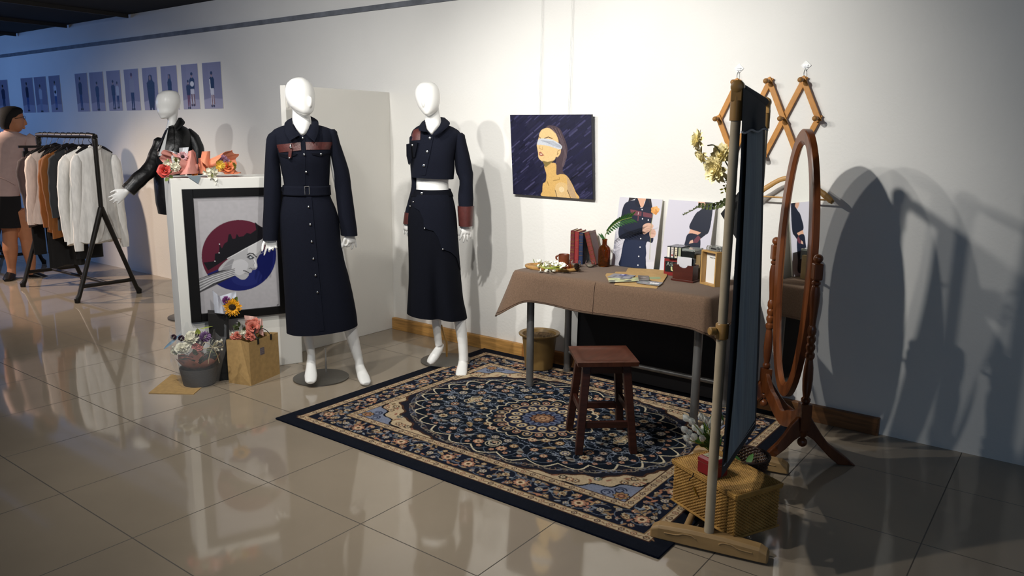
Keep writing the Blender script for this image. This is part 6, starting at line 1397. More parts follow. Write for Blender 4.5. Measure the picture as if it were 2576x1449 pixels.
hand(mb, q(72, 500, -.10), V((0, 0, -1))-S.t*.2, -S.t, -S.s, L=.18, curl=(.3, .35, .4, .45)); hand(mb, q(-32, 500, .05), V((0, 0, -1)), -S.t, S.s, L=.18, curl=(.3, .35, .4, .45))
mb.limb([q(2, 530, 0), q(26, 575, 0), q(25, 605, 0), q(26, 628, .0), q(28.5, 655, 0), q(29, 675, 0), q(29, 692, .01)], [(.09, .09), (.074, .08), (.064, .068), (.068, .074), (.048, .053), (.037, .040), (.042, .055)], S.s)
mb.limb([q(40, 530, 0), q(62, 575, -.02), q(68, 606, -.02), q(73, 632, -.02), q(78, 660, -.02), q(79, 678, -.02), q(80, 690, -.02)], [(.085, .09), (.068, .076), (.058, .064), (.06, .068), (.044, .05), (.036, .040), (.045, .048)], S.s)
bake(mb.build('body', m_skin, man), .007, 5)
hr = MB(); hr.loft(Rows(S, dens([(267, 16, 38, .035, 0), (271, 2, 52, .065, 0), (279, -6, 58, .085, 0), (290, -9, 55, .095, 0), (300, -8, 49, .095, 0), (309, -5, 42, .090, 0), (317, -1, 36, .080, 0), (325, 4, 31, .065, 0)], 3), n=28).rings()); hr.build('hair', mat('dark_hair', '0b0808', .8, var=.3, vscale=60, bump=.3, bscale=250), man)
gl = MB(); gl.tube([q(36, 299, .086), q(50, 296, .082), q(60, 293.5, .055)], .0022, 6); 
ring = [q(61.5+2.2*math.cos(t), 296+4.2*math.sin(t), .045) for t in [2*math.pi*i/14 for i in range(15)]]; gl.tube(ring, .0018, 6); gl.build('glasses', m_iron, man)
m_tee = mat('pale_pink_jersey', 'b9a09b', .9, var=.05, vscale=20, bump=.1, bscale=200)
T = dens([(331, 4, 45, .06, 0), (337, -8, 56, .08, 0), (345, -28, 76, .10, 0), (360, -34, 70, .115, 0), (400, -30, 61, .125, 0), (450, -28, 55, .125, 0), (480, -28, 52, .125, 0), (497, -27, 51, .125, 0)], 3)
tee = MB().loft(Rows(S, T, lambda k, t: .02*math.sin(3*t+k*.5)*(k > 12), n=44).rings())
tee.limb([q(66, 342, 0), q(78, 352, 0), q(83, 380, 0), q(83, 412, 0)], [(.04, .05), (.07, .075), (.072, .075), (.073, .075)], S.s, 20); tee.limb([q(-24, 342, 0), q(-36, 352, 0), q(-41, 380, 0), q(-42, 412, 0)], [(.04, .05), (.07, .075), (.072, .075), (.073, .075)], S.s, 20)
tee.build('t_shirt', m_tee, man, ang=70)
MB().tube(bez([q(0, 447, .125), q(14, 452, .130), q(26, 458, .130), q(36, 464, .125)], 5), .005, 6).build('shirt_crease', m_tee, man)
sh = MB().loft(Rows(S, dens([(492, -28, 52, .128, 0), (520, -32, 54, .135, 0), (550, -33, 56, .138, 0), (571, -34, 57, .138, 0)], 3), n=36).rings())
sh.build('shorts', mat('black_cotton', '0f0e11', .9), man, ang=70)
m_shoe = mat('black_shoe', '0b0a0b', .4)
a = fl(29, 692, 0); MB().limb([q(30, 684, -.06)+V((0, 0, .0)), q(28, 690, .0), q(24, 697, .06), q(20, 702, .13), q(18, 705, .17)], [(.034, .035), (.045, .045), (.050, .038), (.046, .024), (.028, .012)], S.s, 16).build('shoe', m_shoe, man, label='black shoe on the left foot')
MB().limb([q(73, 689, -.03), q(84, 690, -.02), q(100, 694, 0), q(120, 699, .02), q(131, 702, .03)], [(.038, .03), (.044, .042), (.048, .030), (.042, .021), (.024, .011)], S.t, 16).build('shoe', m_shoe, man, label='black shoe on the right foot')

# ================================================================== framed picture on the plinth
FO = PA+pn*.022
def onpl(px, py, off=.022): return onp(px, py, PA+pn*off, pn)
c3 = lambda x, y: (380+x/2.498, 420+y/2.498)
o_tl = onpl(*c3(193, 141)); o_bl = onpl(*c3(270, 1000)); zt_, zb_ = o_tl.z, o_bl.z+.0
fu0 = (o_tl-PA).dot(pd); fu1 = (onpl(*c3(872, 890))-PA).dot(pd)
zb_ = onpl(*c3(850, 915)).z-.004
fpx = empty('framed_picture', PA+pd*((fu0+fu1)/2)+pn*.012+V((0, 0, zb_)), 'black framed picture of a grey profile face over a red and blue disc', 'picture')
FP_ = lambda u, z, d=0.0: V((PA.x, PA.y, 0))+pd*u+V((0, 0, z))+pn*d
fw = .058; m_fr = mat('black_frame', '0e0d0e', .35, var=.15, vscale=10)
for a_, b_ in (((fu0, zb_), (fu0+fw, zt_)), ((fu1-fw, zb_), (fu1, zt_)), ((fu0+fw, zt_-fw*.85), (fu1-fw, zt_)), ((fu0+fw, zb_), (fu1-fw, zb_+fw*.85))):
    (u0, z0), (u1, z1) = a_, b_; MB().hexa([FP_(u0, z0, .0015), FP_(u1, z0, .0015), FP_(u1, z1, .0015), FP_(u0, z1, .0015), FP_(u0, z0, .024), FP_(u1, z0, .024), FP_(u1, z1, .024), FP_(u0, z1, .024)]).build('frame_rail', m_fr, fpx, smooth=False, bevel=.002)
iu0, iu1, iz0, iz1 = fu0+fw, fu1-fw, zb_+fw*.85, zt_-fw*.85; res = .0022
w_, h_ = int((iu1-iu0)/res), int((iz1-iz0)/res); cv = Cv(w_, h_, 'b3b0b3')
def toc(x, y):
    p = onpl(*c3(x, y), .014); return ((p-PA).dot(pd)-iu0)/res, (iz1-p.z)/res
TC = lambda *pts: [toc(x, y) for x, y in pts]
cv.noise(.05, 6)
cxy = toc(557, 557); rx = abs(toc(789, 545)[0]-toc(325, 570)[0])/2; ry = abs(toc(557, 779)[1]-toc(557, 335)[1])/2
circ = [(cxy[0]+rx*math.cos(t), cxy[1]+ry*math.sin(t)) for t in [2*math.pi*i/80 for i in range(80)]]
cv.poly(circ, '5a1d30'); 
low = [p for p in circ]; (ax_, ay_), (bx_, by_) = toc(325, 680), toc(800, 470); nx, ny = -(by_-ay_), bx_-ax_
half = [p for p in circ if (p[0]-ax_)*nx+(p[1]-ay_)*ny > 0]; ci = sorted(half, key=lambda p: math.atan2(p[1]-cxy[1], p[0]-cxy[0])); 
if len(ci) > 3:
    st_i = max(range(len(ci)), key=lambda i: (math.atan2(ci[(i+1) % len(ci)][1]-cxy[1], ci[(i+1) % len(ci)][0]-cxy[0])-math.atan2(ci[i][1]-cxy[1], ci[i][0]-cxy[0])) % (2*math.pi)); ci = ci[st_i+1:]+ci[:st_i+1]
cv.poly(ci, '171e62'); cv.ellipse(*toc(600, 690), 40, 26, '2a3478', 0, .4)
sky = [(330, 600), (400, 592), (402, 545), (428, 540), (430, 485), (445, 512), (462, 480), (480, 470), (487, 425), (500, 420), (512, 452), (530, 450), (538, 420), (552, 440), (580, 435), (600, 415), (625, 420), (660, 395), (650, 345), (680, 372), (700, 380), (705, 440), (690, 465), (480, 575), (360, 650)]
cv.poly(TC(*sky), '15141a')
cv.poly(sm(TC((470, 590), (560, 528), (640, 485), (700, 458), (712, 470), (700, 505), (690, 535), (672, 566), (662, 590), (668, 622), (659, 642), (636, 648), (630, 662), (614, 668), (612, 682), (592, 704), (566, 707), (535, 688), (500, 664), (440, 662), (425, 640))), 'b4b3b5')
cv.poly(sm(TC((620, 500), (700, 465), (690, 515), (655, 550), (610, 540))), 'd6d5d6', .8); cv.poly(sm(TC((510, 600), (570, 580), (610, 610), (590, 660), (550, 680), (515, 650))), 'cdcccf', .8)
cv.poly(sm(TC((478, 600), (520, 580), (505, 640), (530, 685), (480, 665), (440, 655))), '8c8b8f', .8); cv.poly(sm(TC((640, 575), (655, 590), (664, 625), (650, 628))), 'dddcde', .9)
cv.line(TC((604, 552), (620, 542), (640, 545), (662, 566)), 2.6, '1f1d20'); cv.poly(sm(TC((604, 566), (622, 556), (643, 566), (640, 577), (618, 579))), '46474d'); cv.ellipse(*toc(626, 567), 3.2, 3.0, 'b9c0c4'); cv.line(TC((602, 567), (622, 555), (645, 570)), 1.8, '161517'); cv.line(TC((606, 574), (622, 581), (642, 576)), 1.2, '59585c')
cv.line(TC((580, 652), (594, 654), (604, 660), (613, 664)), 2.2, '2a282b'); cv.line(TC((588, 668), (600, 672), (611, 672)), 1.6, '8d8c90'); cv.line(TC((614, 640), (624, 634), (634, 642), (652, 640)), 1.6, '4a484c'); cv.line(TC((640, 582), (648, 605), (640, 622)), 1.2, '8a898d')
cv.poly(TC((520, 640), (430, 652), (246, 724), (250, 818), (400, 745), (520, 685)), '2f2d31', .9)
for k in range(26):
    t = k/25; cv.line(TC((525, 638+46*t), (395, 676+56*t), (247, 727+90*t)), [1.4, 2.0, 1.2][k % 3], ['e6e5e7', '141316', 'b5b4b8', '0e0d0f', 'f2f1f3', '5a595d'][k % 6], .95)
for k in range(16):
    t = k/15; cv.line(TC((700, 450+40*t), (760, 430+45*t), (840, 385+55*t)), 1.8, ['c9c8ca', '3a383b', '9a999c', '19181a'][k % 4], .8)
cv.line(TC((480, 575), (700, 455), (830, 392)), 1.8, 'e6e5e7'); cv.line(TC((430, 640), (690, 545), (800, 480)), 1.2, 'cfced2', .0 if False else .5)
for x, y in ((428, 540), (430, 485), (402, 592)): cv.ellipse(*toc(x, y), 1.6, 1.6, 'd8d8da')
for seg in (((788, 868), (800, 862)), ((790, 878), (804, 876)), ((794, 862), (793, 880)), ((810, 862), (811, 878)), ((811, 862), (828, 860), (829, 877), (811, 879)), ((819, 862), (820, 877))): cv.line(TC(*seg), 1.3, '2c2a2e')
panel('painted_face', cv, FP_(iu0, iz1, .014), pd*(iu1-iu0), (0, 0, -(iz1-iz0)), .010, ART, parent=fpx)

# ================================================================== prints on the far wall
G5 = 'fashion prints along the wall'
def figure(c, w, h, cx, y0, y1, sw, top, leg, hair='1c1a20', skin='9a7a70', sk=.55):
    X = lambda v: cx*w+v*w; Y = lambda v: (y0+(y1-y0)*v)*h
    c.poly([(X(-sw*.9), Y(.50)), (X(-sw), Y(.22)), (X(-sw*.5), Y(.15)), (X(sw*.5), Y(.15)), (X(sw), Y(.22)), (X(sw*.9), Y(.50)), (X(sw*.7), Y(sk)), (X(-sw*.7), Y(sk))], top)
    c.poly([(X(-sw*.7), Y(sk-.02)), (X(sw*.7), Y(sk-.02)), (X(sw*.55), Y(.97)), (X(sw*.15), Y(.97)), (X(0), Y(sk+.1)), (X(-sw*.2), Y(.95)), (X(-sw*.6), Y(.95))], leg)
    c.ellipse(X(0), Y(.07), sw*.42*w, (y1-y0)*.065*h, skin); c.ellipse(X(0), Y(.045), sw*.46*w, (y1-y0)*.05*h, hair)
    c.rect(X(-.02), Y(.12), X(.02), Y(.17), skin); c.ellipse(X(-sw*.4), Y(.98), sw*.35*w, 2.4, '17161a'); c.ellipse(X(sw*.38), Y(.98), sw*.35*w, 2.4, '17161a')
def prt(pxl, pxr, ytl, draw, label, bg='868093', fl_='a29cae'):
    xl = wl(pxl, ytl, 4.02).x; xr = wl(pxr, ytl-5, 4.02).x; w, h = 62, 86; c = Cv(w, h, bg); c.poly([(0, h*.80), (w*.35, h*.76), (w, h*.79), (w, h), (0, h)], fl_); c.poly([(0, 0), (w*.30, 0), (w*.30, h*.765), (0, h*.80)], '7d778a', .5); draw(c, w, h); c.rect(0, 0, w, 1, 'cfcdd2'); c.rect(w-1.2, 0, w, h, 'd6d4d8')
    panel('fashion_print', c, (xl, 4.0165, 2.06), (xr-xl, 0, 0), (0, 0, -.40), .003, ART, label=label, cat='print', group=G5)
F = figure
prt(-16, 18, 203, lambda c, w, h: F(c, w, h, .62, .15, .95, .13, '2a3350', '30405f'), 'leftmost fashion print, cut by the left edge of the picture')
prt(52, 81, 196, lambda c, w, h: F(c, w, h, .45, .13, .95, .12, '1d2742', '2f4a80'), 'print of a figure in blue, first of the separate group of three')
prt(85, 114, 193, lambda c, w, h: F(c, w, h, .45, .22, .98, .13, 'b9b9c2', '8a90a8', hair='202028'), 'print of a long-haired figure in white, middle of the group of three')
prt(122, 149, 190, lambda c, w, h: (F(c, w, h, .5, .15, .92, .13, 'c9ccd6', '3c5a92'), c.ellipse(.5*w, .45*h, 5, 4, '14151c')), 'print of a figure in white and blue, last of the group of three')
prt(188, 218, 184, lambda c, w, h: F(c, w, h, .38, .1, .95, .14, '27324e', '2b4170'), 'first print in the row of eight, a dark blue figure left of centre')
prt(224, 258, 180, lambda c, w, h: F(c, w, h, .5, .25, .97, .13, '2c3a5c', '2a3a60'), 'second print in the row of eight, a small blue figure')
prt(267, 301, 176, lambda c, w, h: (F(c, w, h, .42, .24, .95, .14, '222c48', '26345a'), F(c, w, h, .72, .28, .93, .11, 'aab0bf', '2a3760')), 'third print in the row of eight, two figures side by side')
prt(311, 347, 172, lambda c, w, h: F(c, w, h, .5, .1, .98, .16, '8c8894', '1e2440', hair='4a2230'), 'fourth print in the row of eight, a figure in a pale top and dark trousers')
prt(357, 394, 169, lambda c, w, h: (F(c, w, h, .52, .18, 1.02, .26, '201c24', '201c24', sk=.8), c.poly([(w*.42, h*.2), (w*.62, h*.2), (w*.74, h*.5), (w*.30, h*.5)], '1b161a'), c.ellipse(w*.5, h*.25, 4, 5, '84685e')), 'fifth print in the row of eight, a large figure in a wide black coat')
prt(404, 444, 165, lambda c, w, h: (F(c, w, h, .5, .2, .97, .13, '1c1b28', '1c1b28', sk=.75), c.poly([(w*.43, h*.2), (w*.57, h*.2), (w*.62, h*.45), (w*.40, h*.45)], '161420'), c.ellipse(w*.48, h*.255, 2.6, 4, '8a6e66')), 'sixth print in the row of eight, half hidden by the mannequin head')
prt(455.5, 497, 162, lambda c, w, h: (F(c, w, h, .60, .19, .92, .15, '17161e', 'c9c7cd', sk=.52), c.ellipse(w*.6, h*.44, 7, 5, 'd2d0d4'), c.poly([(w*.5, h*.66), (w*.6, h*.66), (w*.6, h*.92), (w*.55, h*.92)], '7a5a52'), c.poly([(w*.64, h*.66), (w*.72, h*.66), (w*.74, h*.92), (w*.68, h*.92)], '7a5a52'), F(c, w, h, .36, .35, .98, .12, '241e28', '6a3438', hair='241a18')), 'seventh print in the row of eight, two figures in black and white')
prt(508.5, 555.5, 158.5, lambda c, w, h: (F(c, w, h, .47, .2, .95, .13, '131219', 'd2d0d6', sk=.5), c.poly([(w*.34, h*.36), (w*.39, h*.36), (w*.41, h*.58), (w*.36, h*.58)], 'd6d4d8'), c.poly([(w*.41, h*.70), (w*.47, h*.70), (w*.47, h*.93), (w*.43, h*.93)], '8a6358'), c.poly([(w*.50, h*.70), (w*.56, h*.70), (w*.58, h*.90), (w*.53, h*.90)], '8a6358')), 'last print in the row of eight, a lone figure in white shorts')

# ================================================================== bouquets on the plinth
def paper(mb, S_, quad, ds, bulge, nu=10, nv=8, curl=0.0, th=.0012):
    (ax, ay), (bx, by), (cx, cy), (dx, dy) = quad
    def f(o):
        def fn(u, v):
            x = (ax+(bx-ax)*u)*(1-v)+(dx+(cx-dx)*u)*v; y = (ay+(by-ay)*u)*(1-v)+(dy+(cy-dy)*u)*v
            d = (ds[0]*(1-u)+ds[1]*u)*(1-v)+(ds[3]*(1-u)+ds[2]*u)*v+bulge*4*u*(1-u)+curl*(1-v)**2+.004*math.sin(u*11+v*5)
            return S_.q(x, y, d+o)
        return fn
    slab(mb, f(0), f(-th), nu, nv); return mb
def cone_wrap(mb, A, M, r0, r1, toward, seed=0, front=.62):
    """paper rolled around a bouquet: tie at A, ruffled mouth at M, cut lower on the viewer's side"""
    ax = (M-A); L = ax.length; ax.normalize(); f = (toward-ax*toward.dot(ax)).normalized(); s_ = ax.cross(f); n = 64
    def sk(off):
        def fn(u, v):
            t = 2*math.pi*u*1.04; fr = max(0, math.cos(t)); Lf = L*(1.12-(1.12-front)*fr**1.5+.07*math.sin(3*t+seed)+.05*math.sin(7*t+seed*2)*v)
            r = (r0+(r1-r0)*v**1.15)*(1+.10*v*math.sin(5*t+seed)+.06*v*math.sin(11*t+seed*3))+off+.004*u
            return A+ax*(Lf*v)+f*(r*math.cos(t)*.85)+s_*(r*math.sin(t))
        return fn
    slab(mb, sk(0), sk(-.0012), n, 12)
m_pk = mat('pink_paper', 'cf8c80', .7, var=.05, vscale=10, sss=.1); m_pe = mat('peach_paper', 'e08a68', .7, var=.05, vscale=10, sss=.1); m_tis = mat('white_tissue', 'cfd0d4', .6, alpha=.75, trans=.2)
m_rose_r = mat('coral_rose', 'c9473d', .55, var=.15, vscale=30); m_rose_o = mat('orange_rose', 'e27a4a', .55, var=.15, vscale=30); m_pinkf = mat('pale_pink_petal', 'e0b0b4', .6, var=.1, vscale=30); m_whf = mat('ivory_petal', 'dcd8c2', .6, var=.1, vscale=30); m_yel = mat('yellow_petal', 'e2bd4a', .6, var=.12, vscale=30); m_pur = mat('mauve_petal', 'a9809a', .65, var=.2, vscale=40)
m_eye = mat('dark_eye', '2a0f16', .8, var=.3, vscale=80); rn = random.Random(31)
pc_ = PA+pd*.12-pn*.09; S = Sheet((pc_.x, pc_.y)); q = S.q
bq = empty('bouquet', (pc_.x, pc_.y, PH), 'bouquet in dusty pink paper and white tissue with a coral rose on the plinth', 'bouquet', )
mb = MB(); cone_wrap(mb, q(497, 421, .02), q(418, 412, .03), .018, .070, S.t*1.0+UP*.25, 1.0, .50)
mb.build('wrapping_paper', m_pk, bq, fix=False); mb = MB(); paper(mb, S, [(472, 381), (486, 377), (499, 436), (452, 440)], (.0, .02, .03, .07), .05, curl=-.05); paper(mb, S, [(484, 375), (492, 384), (500, 434), (487, 420)], (-.03, .0, .02, .02), -.03)
mb.build('paper_fold', m_pk, bq, fix=False)
mb = MB(); paper(mb, S, [(429, 379), (444, 383), (452, 420), (434, 425)], (-.01, -.02, .03, .03), .02); paper(mb, S, [(451, 372), (475, 370), (466, 420), (450, 410)], (-.03, -.02, .04, .03), -.02); mb.build('tissue', m_tis, bq, fix=False)
mb = MB(); rose(mb, q(413.5, 428, .06), S.t+V((0, 0, .3)), .034, rn); mb.build('rose', m_rose_r, bq, fix=False)
mb = MB(); daisy(mb, q(459, 393, .04), S.t+S.s*.2+V((0, 0, .1)), .034, 18, 2, .25, rn, .12); mb.build('gerbera', m_pinkf, bq, fix=False); MB().ell(q(459.5, 394, .052), (.010, .006, .010), (S.s, S.t, UP)).build('flower_eye', m_eye, bq)
mb = MB(); daisy(mb, q(441, 420, .055), S.t+V((0, 0, .2)), .034, 18, 3, .4, rn, .14); daisy(mb, q(446, 401, .03), S.t, .03, 18, 3, .4, rn, .14); daisy(mb, q(420, 411, .03), S.t, .026, 14, 2, .3, rn); mb.build('white_flowers', m_whf, bq, fix=False)
mb = MB()
for k in range(18): blade(mb, q(rn.uniform(415, 462), rn.uniform(400, 432), rn.uniform(.02, .05)), rdir(rn, S.t), UP, rn.uniform(.025, .045), .008, rn.uniform(-.4, .4), n=4)
for x, y in ((432, 434), (427, 440), (424, 447)): blade(mb, q(x, y, .10), rdir(rn, V((0, 0, -.8))), S.t, .03, .010, .2)
mb.build('leaves', m_green, bq, fix=False)
pc_ = PA+pd*.42-pn*.09; S = Sheet((pc_.x, pc_.y)); q = S.q
bq2 = empty('bouquet', (pc_.x, pc_.y, PH), 'bouquet in peach paper with a yellow gerbera and orange rose on the plinth', 'bouquet')
mb = MB(); cone_wrap(mb, q(500, 420, .02), q(585, 410, .02), .018, .068, S.t*1.0+UP*.25, 2.3, .52)
mb.build('wrapping_paper', m_pe, bq2, fix=False); mb = MB(); paper(mb, S, [(508, 381), (529, 380), (528, 424), (504, 404)], (.0, .0, .07, .05), .05, curl=-.05); paper(mb, S, [(498, 398), (515, 396), (520, 436), (497, 437)], (.0, .03, .06, .0), .04)
mb.build('paper_fold', m_pe, bq2, fix=False)
mb = MB(); daisy(mb, q(552, 416.5, .06), S.t+V((0, 0, .1)), .038, 20, 3, .3, rn, .13); mb.build('gerbera', m_yel, bq2, fix=False)
mb = MB(); rose(mb, q(573.5, 419, .06), S.t+V((0, 0, .35)), .036, rn); mb.build('rose', m_rose_o, bq2, fix=False)
mb = MB(); ball_bloom(mb, q(561, 401, .04), .030, 60, rn); ball_bloom(mb, q(570, 405, .04), .022, 40, rn); mb.build('mauve_flower', m_pur, bq2, fix=False)
mb = MB(); daisy(mb, q(586, 416, .04), S.t+S.s*.4, .022, 14, 2, .3, rn)
for k in range(12): blade(mb, q(rn.uniform(575, 592), rn.uniform(408, 428), .05), rdir(rn, S.t), UP, .026, .007, .3, n=4)
mb.build('green_filler', mat('yellow_green_leaf', '8d8a34'), bq2, fix=False)
mb = MB(); paper(mb, S, [(480, 437), (500, 430), (497, 441), (484, 442)], (.075, .075, .085, .085), .01); mb.build('ribbon', mat('orange_ribbon', 'e0852f', .5), bq2, fix=False)
sg = empty('white_flower_sprig', q(534, 440, .10), 'sprig of small white flowers drooping over the front edge of the plinth', 'flower')
mb = MB(); st_ = MB()
for x, y in ((517, 433), (524, 428), (531, 425), (536, 422), (528, 436), (535, 433), (541, 430), (530, 444), (538, 441), (543, 438), (534, 450), (540, 449), (546, 452), (534, 458), (541, 460), (526, 440)):
    c_ = q(x, y, rn.uniform(.10, .125)); u = rdir(rn, S.t+V((0, 0, -.2))); a, b = frame_of(u)
    for k in range(5): t = 2*math.pi*k/5+x; blade(mb, c_, a*math.cos(t)+b*math.sin(t)+u*.35, u, .019, .008, .3, n=4)
    st_.tube([c_-u*.002, q(533, 440, .10)], .0014, 5)
st_.tube(bez([q(520, 438, .09), q(533, 440, .10), q(538, 455, .098), q(540, 466, .096)], 4), .0022, 6)
mb.build('blossoms', m_whf, sg, fix=False); st_.build('stem', m_lime, sg)
gp = [onp(x, y, PA+pn*.004, pn) for x, y in ((470, 443.5), (506, 441.5), (498, 462))]
MB().prism(gp, pn*.002).build('note_card', mat('blue_grey_card', '77848c', .7), smooth=False, label='blue-grey card corner hanging over the plinth edge under the peach bouquet', cat='card')

# ================================================================== gifts on the floor before the plinth
MB().prism([fl(x, y, .0) for x, y in ((374, 990), (487, 993), (528, 958), (432, 943))], (0, 0, .004)).build('cardboard_sheet', m_kraft, smooth=False, label='flat kraft cardboard sheet on the tiles under the wrapped flower basket', cat='cardboard')
bk = fl(503, 967, .0045); S = Sheet((bk.x, bk.y)); q = S.q; bk = V((bk.x, bk.y, .0045))+S.t*-.03
fb_ = empty('flower_basket', bk, 'round grey basket of mixed flowers wrapped in clear film on the kraft sheet', 'flower basket')
S = Sheet((bk.x, bk.y)); q = S.q
MB().lathe([(.080, .001), (.090, .004), (.106, .10), (.104, .104), (.098, .10), (.085, .012)], bk, 40).build('basket', mat('grey_basket', '2d2b2a', .7, var=.25, vscale=30, vstretch=(1, 1, 8), bump=.4, bscale=60), fb_)
mb = MB()
for i in range(7):
    t = 2*math.pi*i/7; p = bk+V((.09*math.cos(t), .09*math.sin(t), .10)); blade(mb, p-V((math.cos(t), math.sin(t), 0))*.03, V((math.cos(t), math.sin(t), .75)), V((0, 0, 1)), .10, .05, .2, n=6)
mb.build('peach_paper', mat('dusty_peach', 'a8654f', .7, var=.1, vscale=12), fb_, fix=False)
def put(mb, kind, x, y, d, r, nr=None, **k):
    c_ = q(x, y, d); nr = nr or S.t*.6+V((0, 0, .8))
    {'daisy': lambda: daisy(mb, c_, nr, r, 16, 3, .4, rn, .15), 'rose': lambda: rose(mb, c_, nr, r, rn), 'ball': lambda: ball_bloom(mb, c_, r, 70, rn)}[kind]()
mb = MB(); put(mb, 'daisy', 458, 878, .06, .035); put(mb, 'daisy', 478, 857, .02, .05); put(mb, 'rose', 487, 845, .0, .045); put(mb, 'daisy', 440, 885, .0, .03); put(mb, 'rose', 458, 872, .05, .035); mb.build('ivory_flowers', m_whf, fb_, fix=False)
mb = MB(); put(mb, 'ball', 516, 847, .03, .036); mb.build('lilac_flower', mat('lilac_petal', '8a6c96', .65, var=.2, vscale=40), fb_, fix=False)
mb = MB(); put(mb, 'ball', 503, 862, .02, .03); put(mb, 'ball', 437, 848, .0, .018); put(mb, 'ball', 456, 851, .02, .02); put(mb, 'ball', 495, 845, .0, .02); mb.build('plum_flower', mat('plum_petal', '3a1f34', .7, var=.2, vscale=40), fb_, fix=False)
mb = MB(); put(mb, 'rose', 492, 868, .04, .022); put(mb, 'rose', 500, 872, .04, .02); mb.build('pink_flower', mat('coral_pink', 'c06a60', .6, var=.2, vscale=30), fb_, fix=False)
mb = MB()
for k in range(40):
    t = rn.uniform(0, 6.3); blade(mb, bk+V((.05*math.cos(t), .05*math.sin(t), rn.uniform(.10, .2))), V((math.cos(t), math.sin(t), rn.uniform(.2, 1.0))), (0, 0, 1), rn.uniform(.05, .1), .014, rn.uniform(-.4, .2), n=5)
mb.build('foliage', mat('dull_leaf', '4c5a34', .6, var=.3, vscale=25), fb_, fix=False)
mb = MB()
for k in range(26): x, y = rn.choice([(rn.uniform(540, 560), rn.uniform(855, 882)), (rn.uniform(432, 450), rn.uniform(868, 890))]); mb.ell(q(x, y, rn.uniform(-.03, .05)), (.007, .007, .007), nu=8, nv=5)
for k in range(10): a_ = q(rn.uniform(520, 560), rn.uniform(850, 885), 0); mb.tube([q(515, 895, 0), a_], .001, 4)
mb.build('berry_filler', m_whf, fb_)
mb = MB(); blade(mb, q(500, 846, .0), V((0, 0, 1))+S.s*-.1, S.t, .05, .016, .1); blade(mb, q(502, 828, -.01), S.s+V((0, 0, .35)), V((0, 0, -1)), .08, .014, .2); mb.build('calla_leaf', mat('lime_calla', '99a548', .5, var=.15, vscale=20), fb_, fix=False)
m_film = mat('clear_film', 'e8ecf0', .06, trans=.0, alpha=.13, spec=1.0)
mb = MB(); n = 44; rings = []
for j in range(14):
    v = j/13; r = cat_interp([(0, .108), (.25, .125), (.55, .150), (.8, .145), (1, .152)], v)[0]; ring = []
    for i in range(n):
        t = 2*math.pi*i/n; rr = r*(1+.10*v*math.sin(5*t+v*3)+.07*v*math.sin(9*t+1)+.04*math.sin(17*t+v*9)*v); ring.append(bk+V((rr*math.cos(t), rr*math.sin(t), .002+.31*v+.035*v*math.sin(7*t))))
    rings.append(ring)
mb.loft(rings, False, False); mb.build('clear_wrap', m_film, fb_, fix=False)
mb = MB(); c0_ = q(535, 872, .13)
for s in (-1, 1): mb.tube(bez([c0_, c0_+S.s*s*.04+UP*.03, c0_+S.s*s*.055-UP*.005, c0_-UP*.003], 5), .0028, 6, flat=.5); mb.tube(bez([c0_, c0_+S.s*s*.02-UP*.05, c0_+S.s*s*.03-UP*.10], 5), .0026, 6, flat=.5)
mb.build('straw_bow', mat('straw_ribbon', 'b9a77e', .7), fb_)
mb = MB(); blade(mb, q(412, 878, .03), q(440, 853, 0)-q(412, 878, .03), S.t, .13, .008, .05); mb.build('blue_ribbon', mat('pale_blue_ribbon', '7f9fb8', .4), fb_, fix=False)
# tall black bag with the sunflower
kb0 = fl(556, 958, 0); kx = V((.80, .60, 0)).normalized(); S = Sheet((kb0.x, kb0.y)); kx = S.s; ky = -S.t; kc = kb0+ky*.055
bb = empty('black_paper_bag', (kc.x, kc.y, 0), 'tall black paper bag holding a sunflower in white paper', 'bag'); zt_b = hgt = .40
KB = lambda u, d, z: V((kb0.x, kb0.y, 0))+kx*u+ky*d+V((0, 0, z))
MB().hexa([KB(-.045, 0, 0), KB(.06, 0, 0), KB(.06, .10, 0), KB(-.045, .10, 0), KB(-.048, -.004, .415), KB(.064, -.004, .40), KB(.064, .10, .40), KB(-.048, .10, .415)]).build('bag', mat('black_paper', '181716', .75, var=.15, vscale=12), bb, smooth=False, bevel=.001)
mb = MB(); paper(mb, S, [(534, 730), (552, 745), (566, 790), (540, 787)], (-.02, .0, .02, .0), .02); paper(mb, S, [(553, 745), (594, 733), (594, 752), (564, 790)], (-.05, -.05, -.02, .01), .02); mb.build('white_paper', mat('white_wrap', 'b9bcc6', .7, sss=.1), bb, fix=False)
mb = MB(); daisy(mb, S.q(585, 773, .03), S.t+V((0, 0, .25)), .056, 24, 2, .15, rn, .11); mb.build('sunflower', mat('sunflower_yellow', 'dc9a10', .6, var=.12, vscale=25), bb, fix=False)
MB().ell(S.q(584, 774.5, .04), (.024, .010, .022), (S.s, S.t, UP)).build('seed_disc', mat('seed_brown', '2a1d0a', .9, var=.5, vscale=150, bump=.8, bscale=260), bb)
mb = MB(); ball_bloom(mb, S.q(569.5, 755, .01), .026, 90, rn); mb.build('purple_flower', mat('purple_pom', '8a4a86', .65, var=.2, vscale=40), bb, fix=False)
mb = MB(); 
for a_, b_ in ((584, 757), (590, 752), (594, 758)): blade(mb, S.q(a_, b_+6, -.005), V((0, 0, 1))+S.s*rn.uniform(-.2, .6), S.t, .035, .011, .2)
mb.build('leaves', m_green, bb, fix=False)
MB().tube([S.q(585, 776, .015), S.q(575, 800, -.03), KB(.01, .05, .30)], .005, 8).build('stem', m_green, bb)
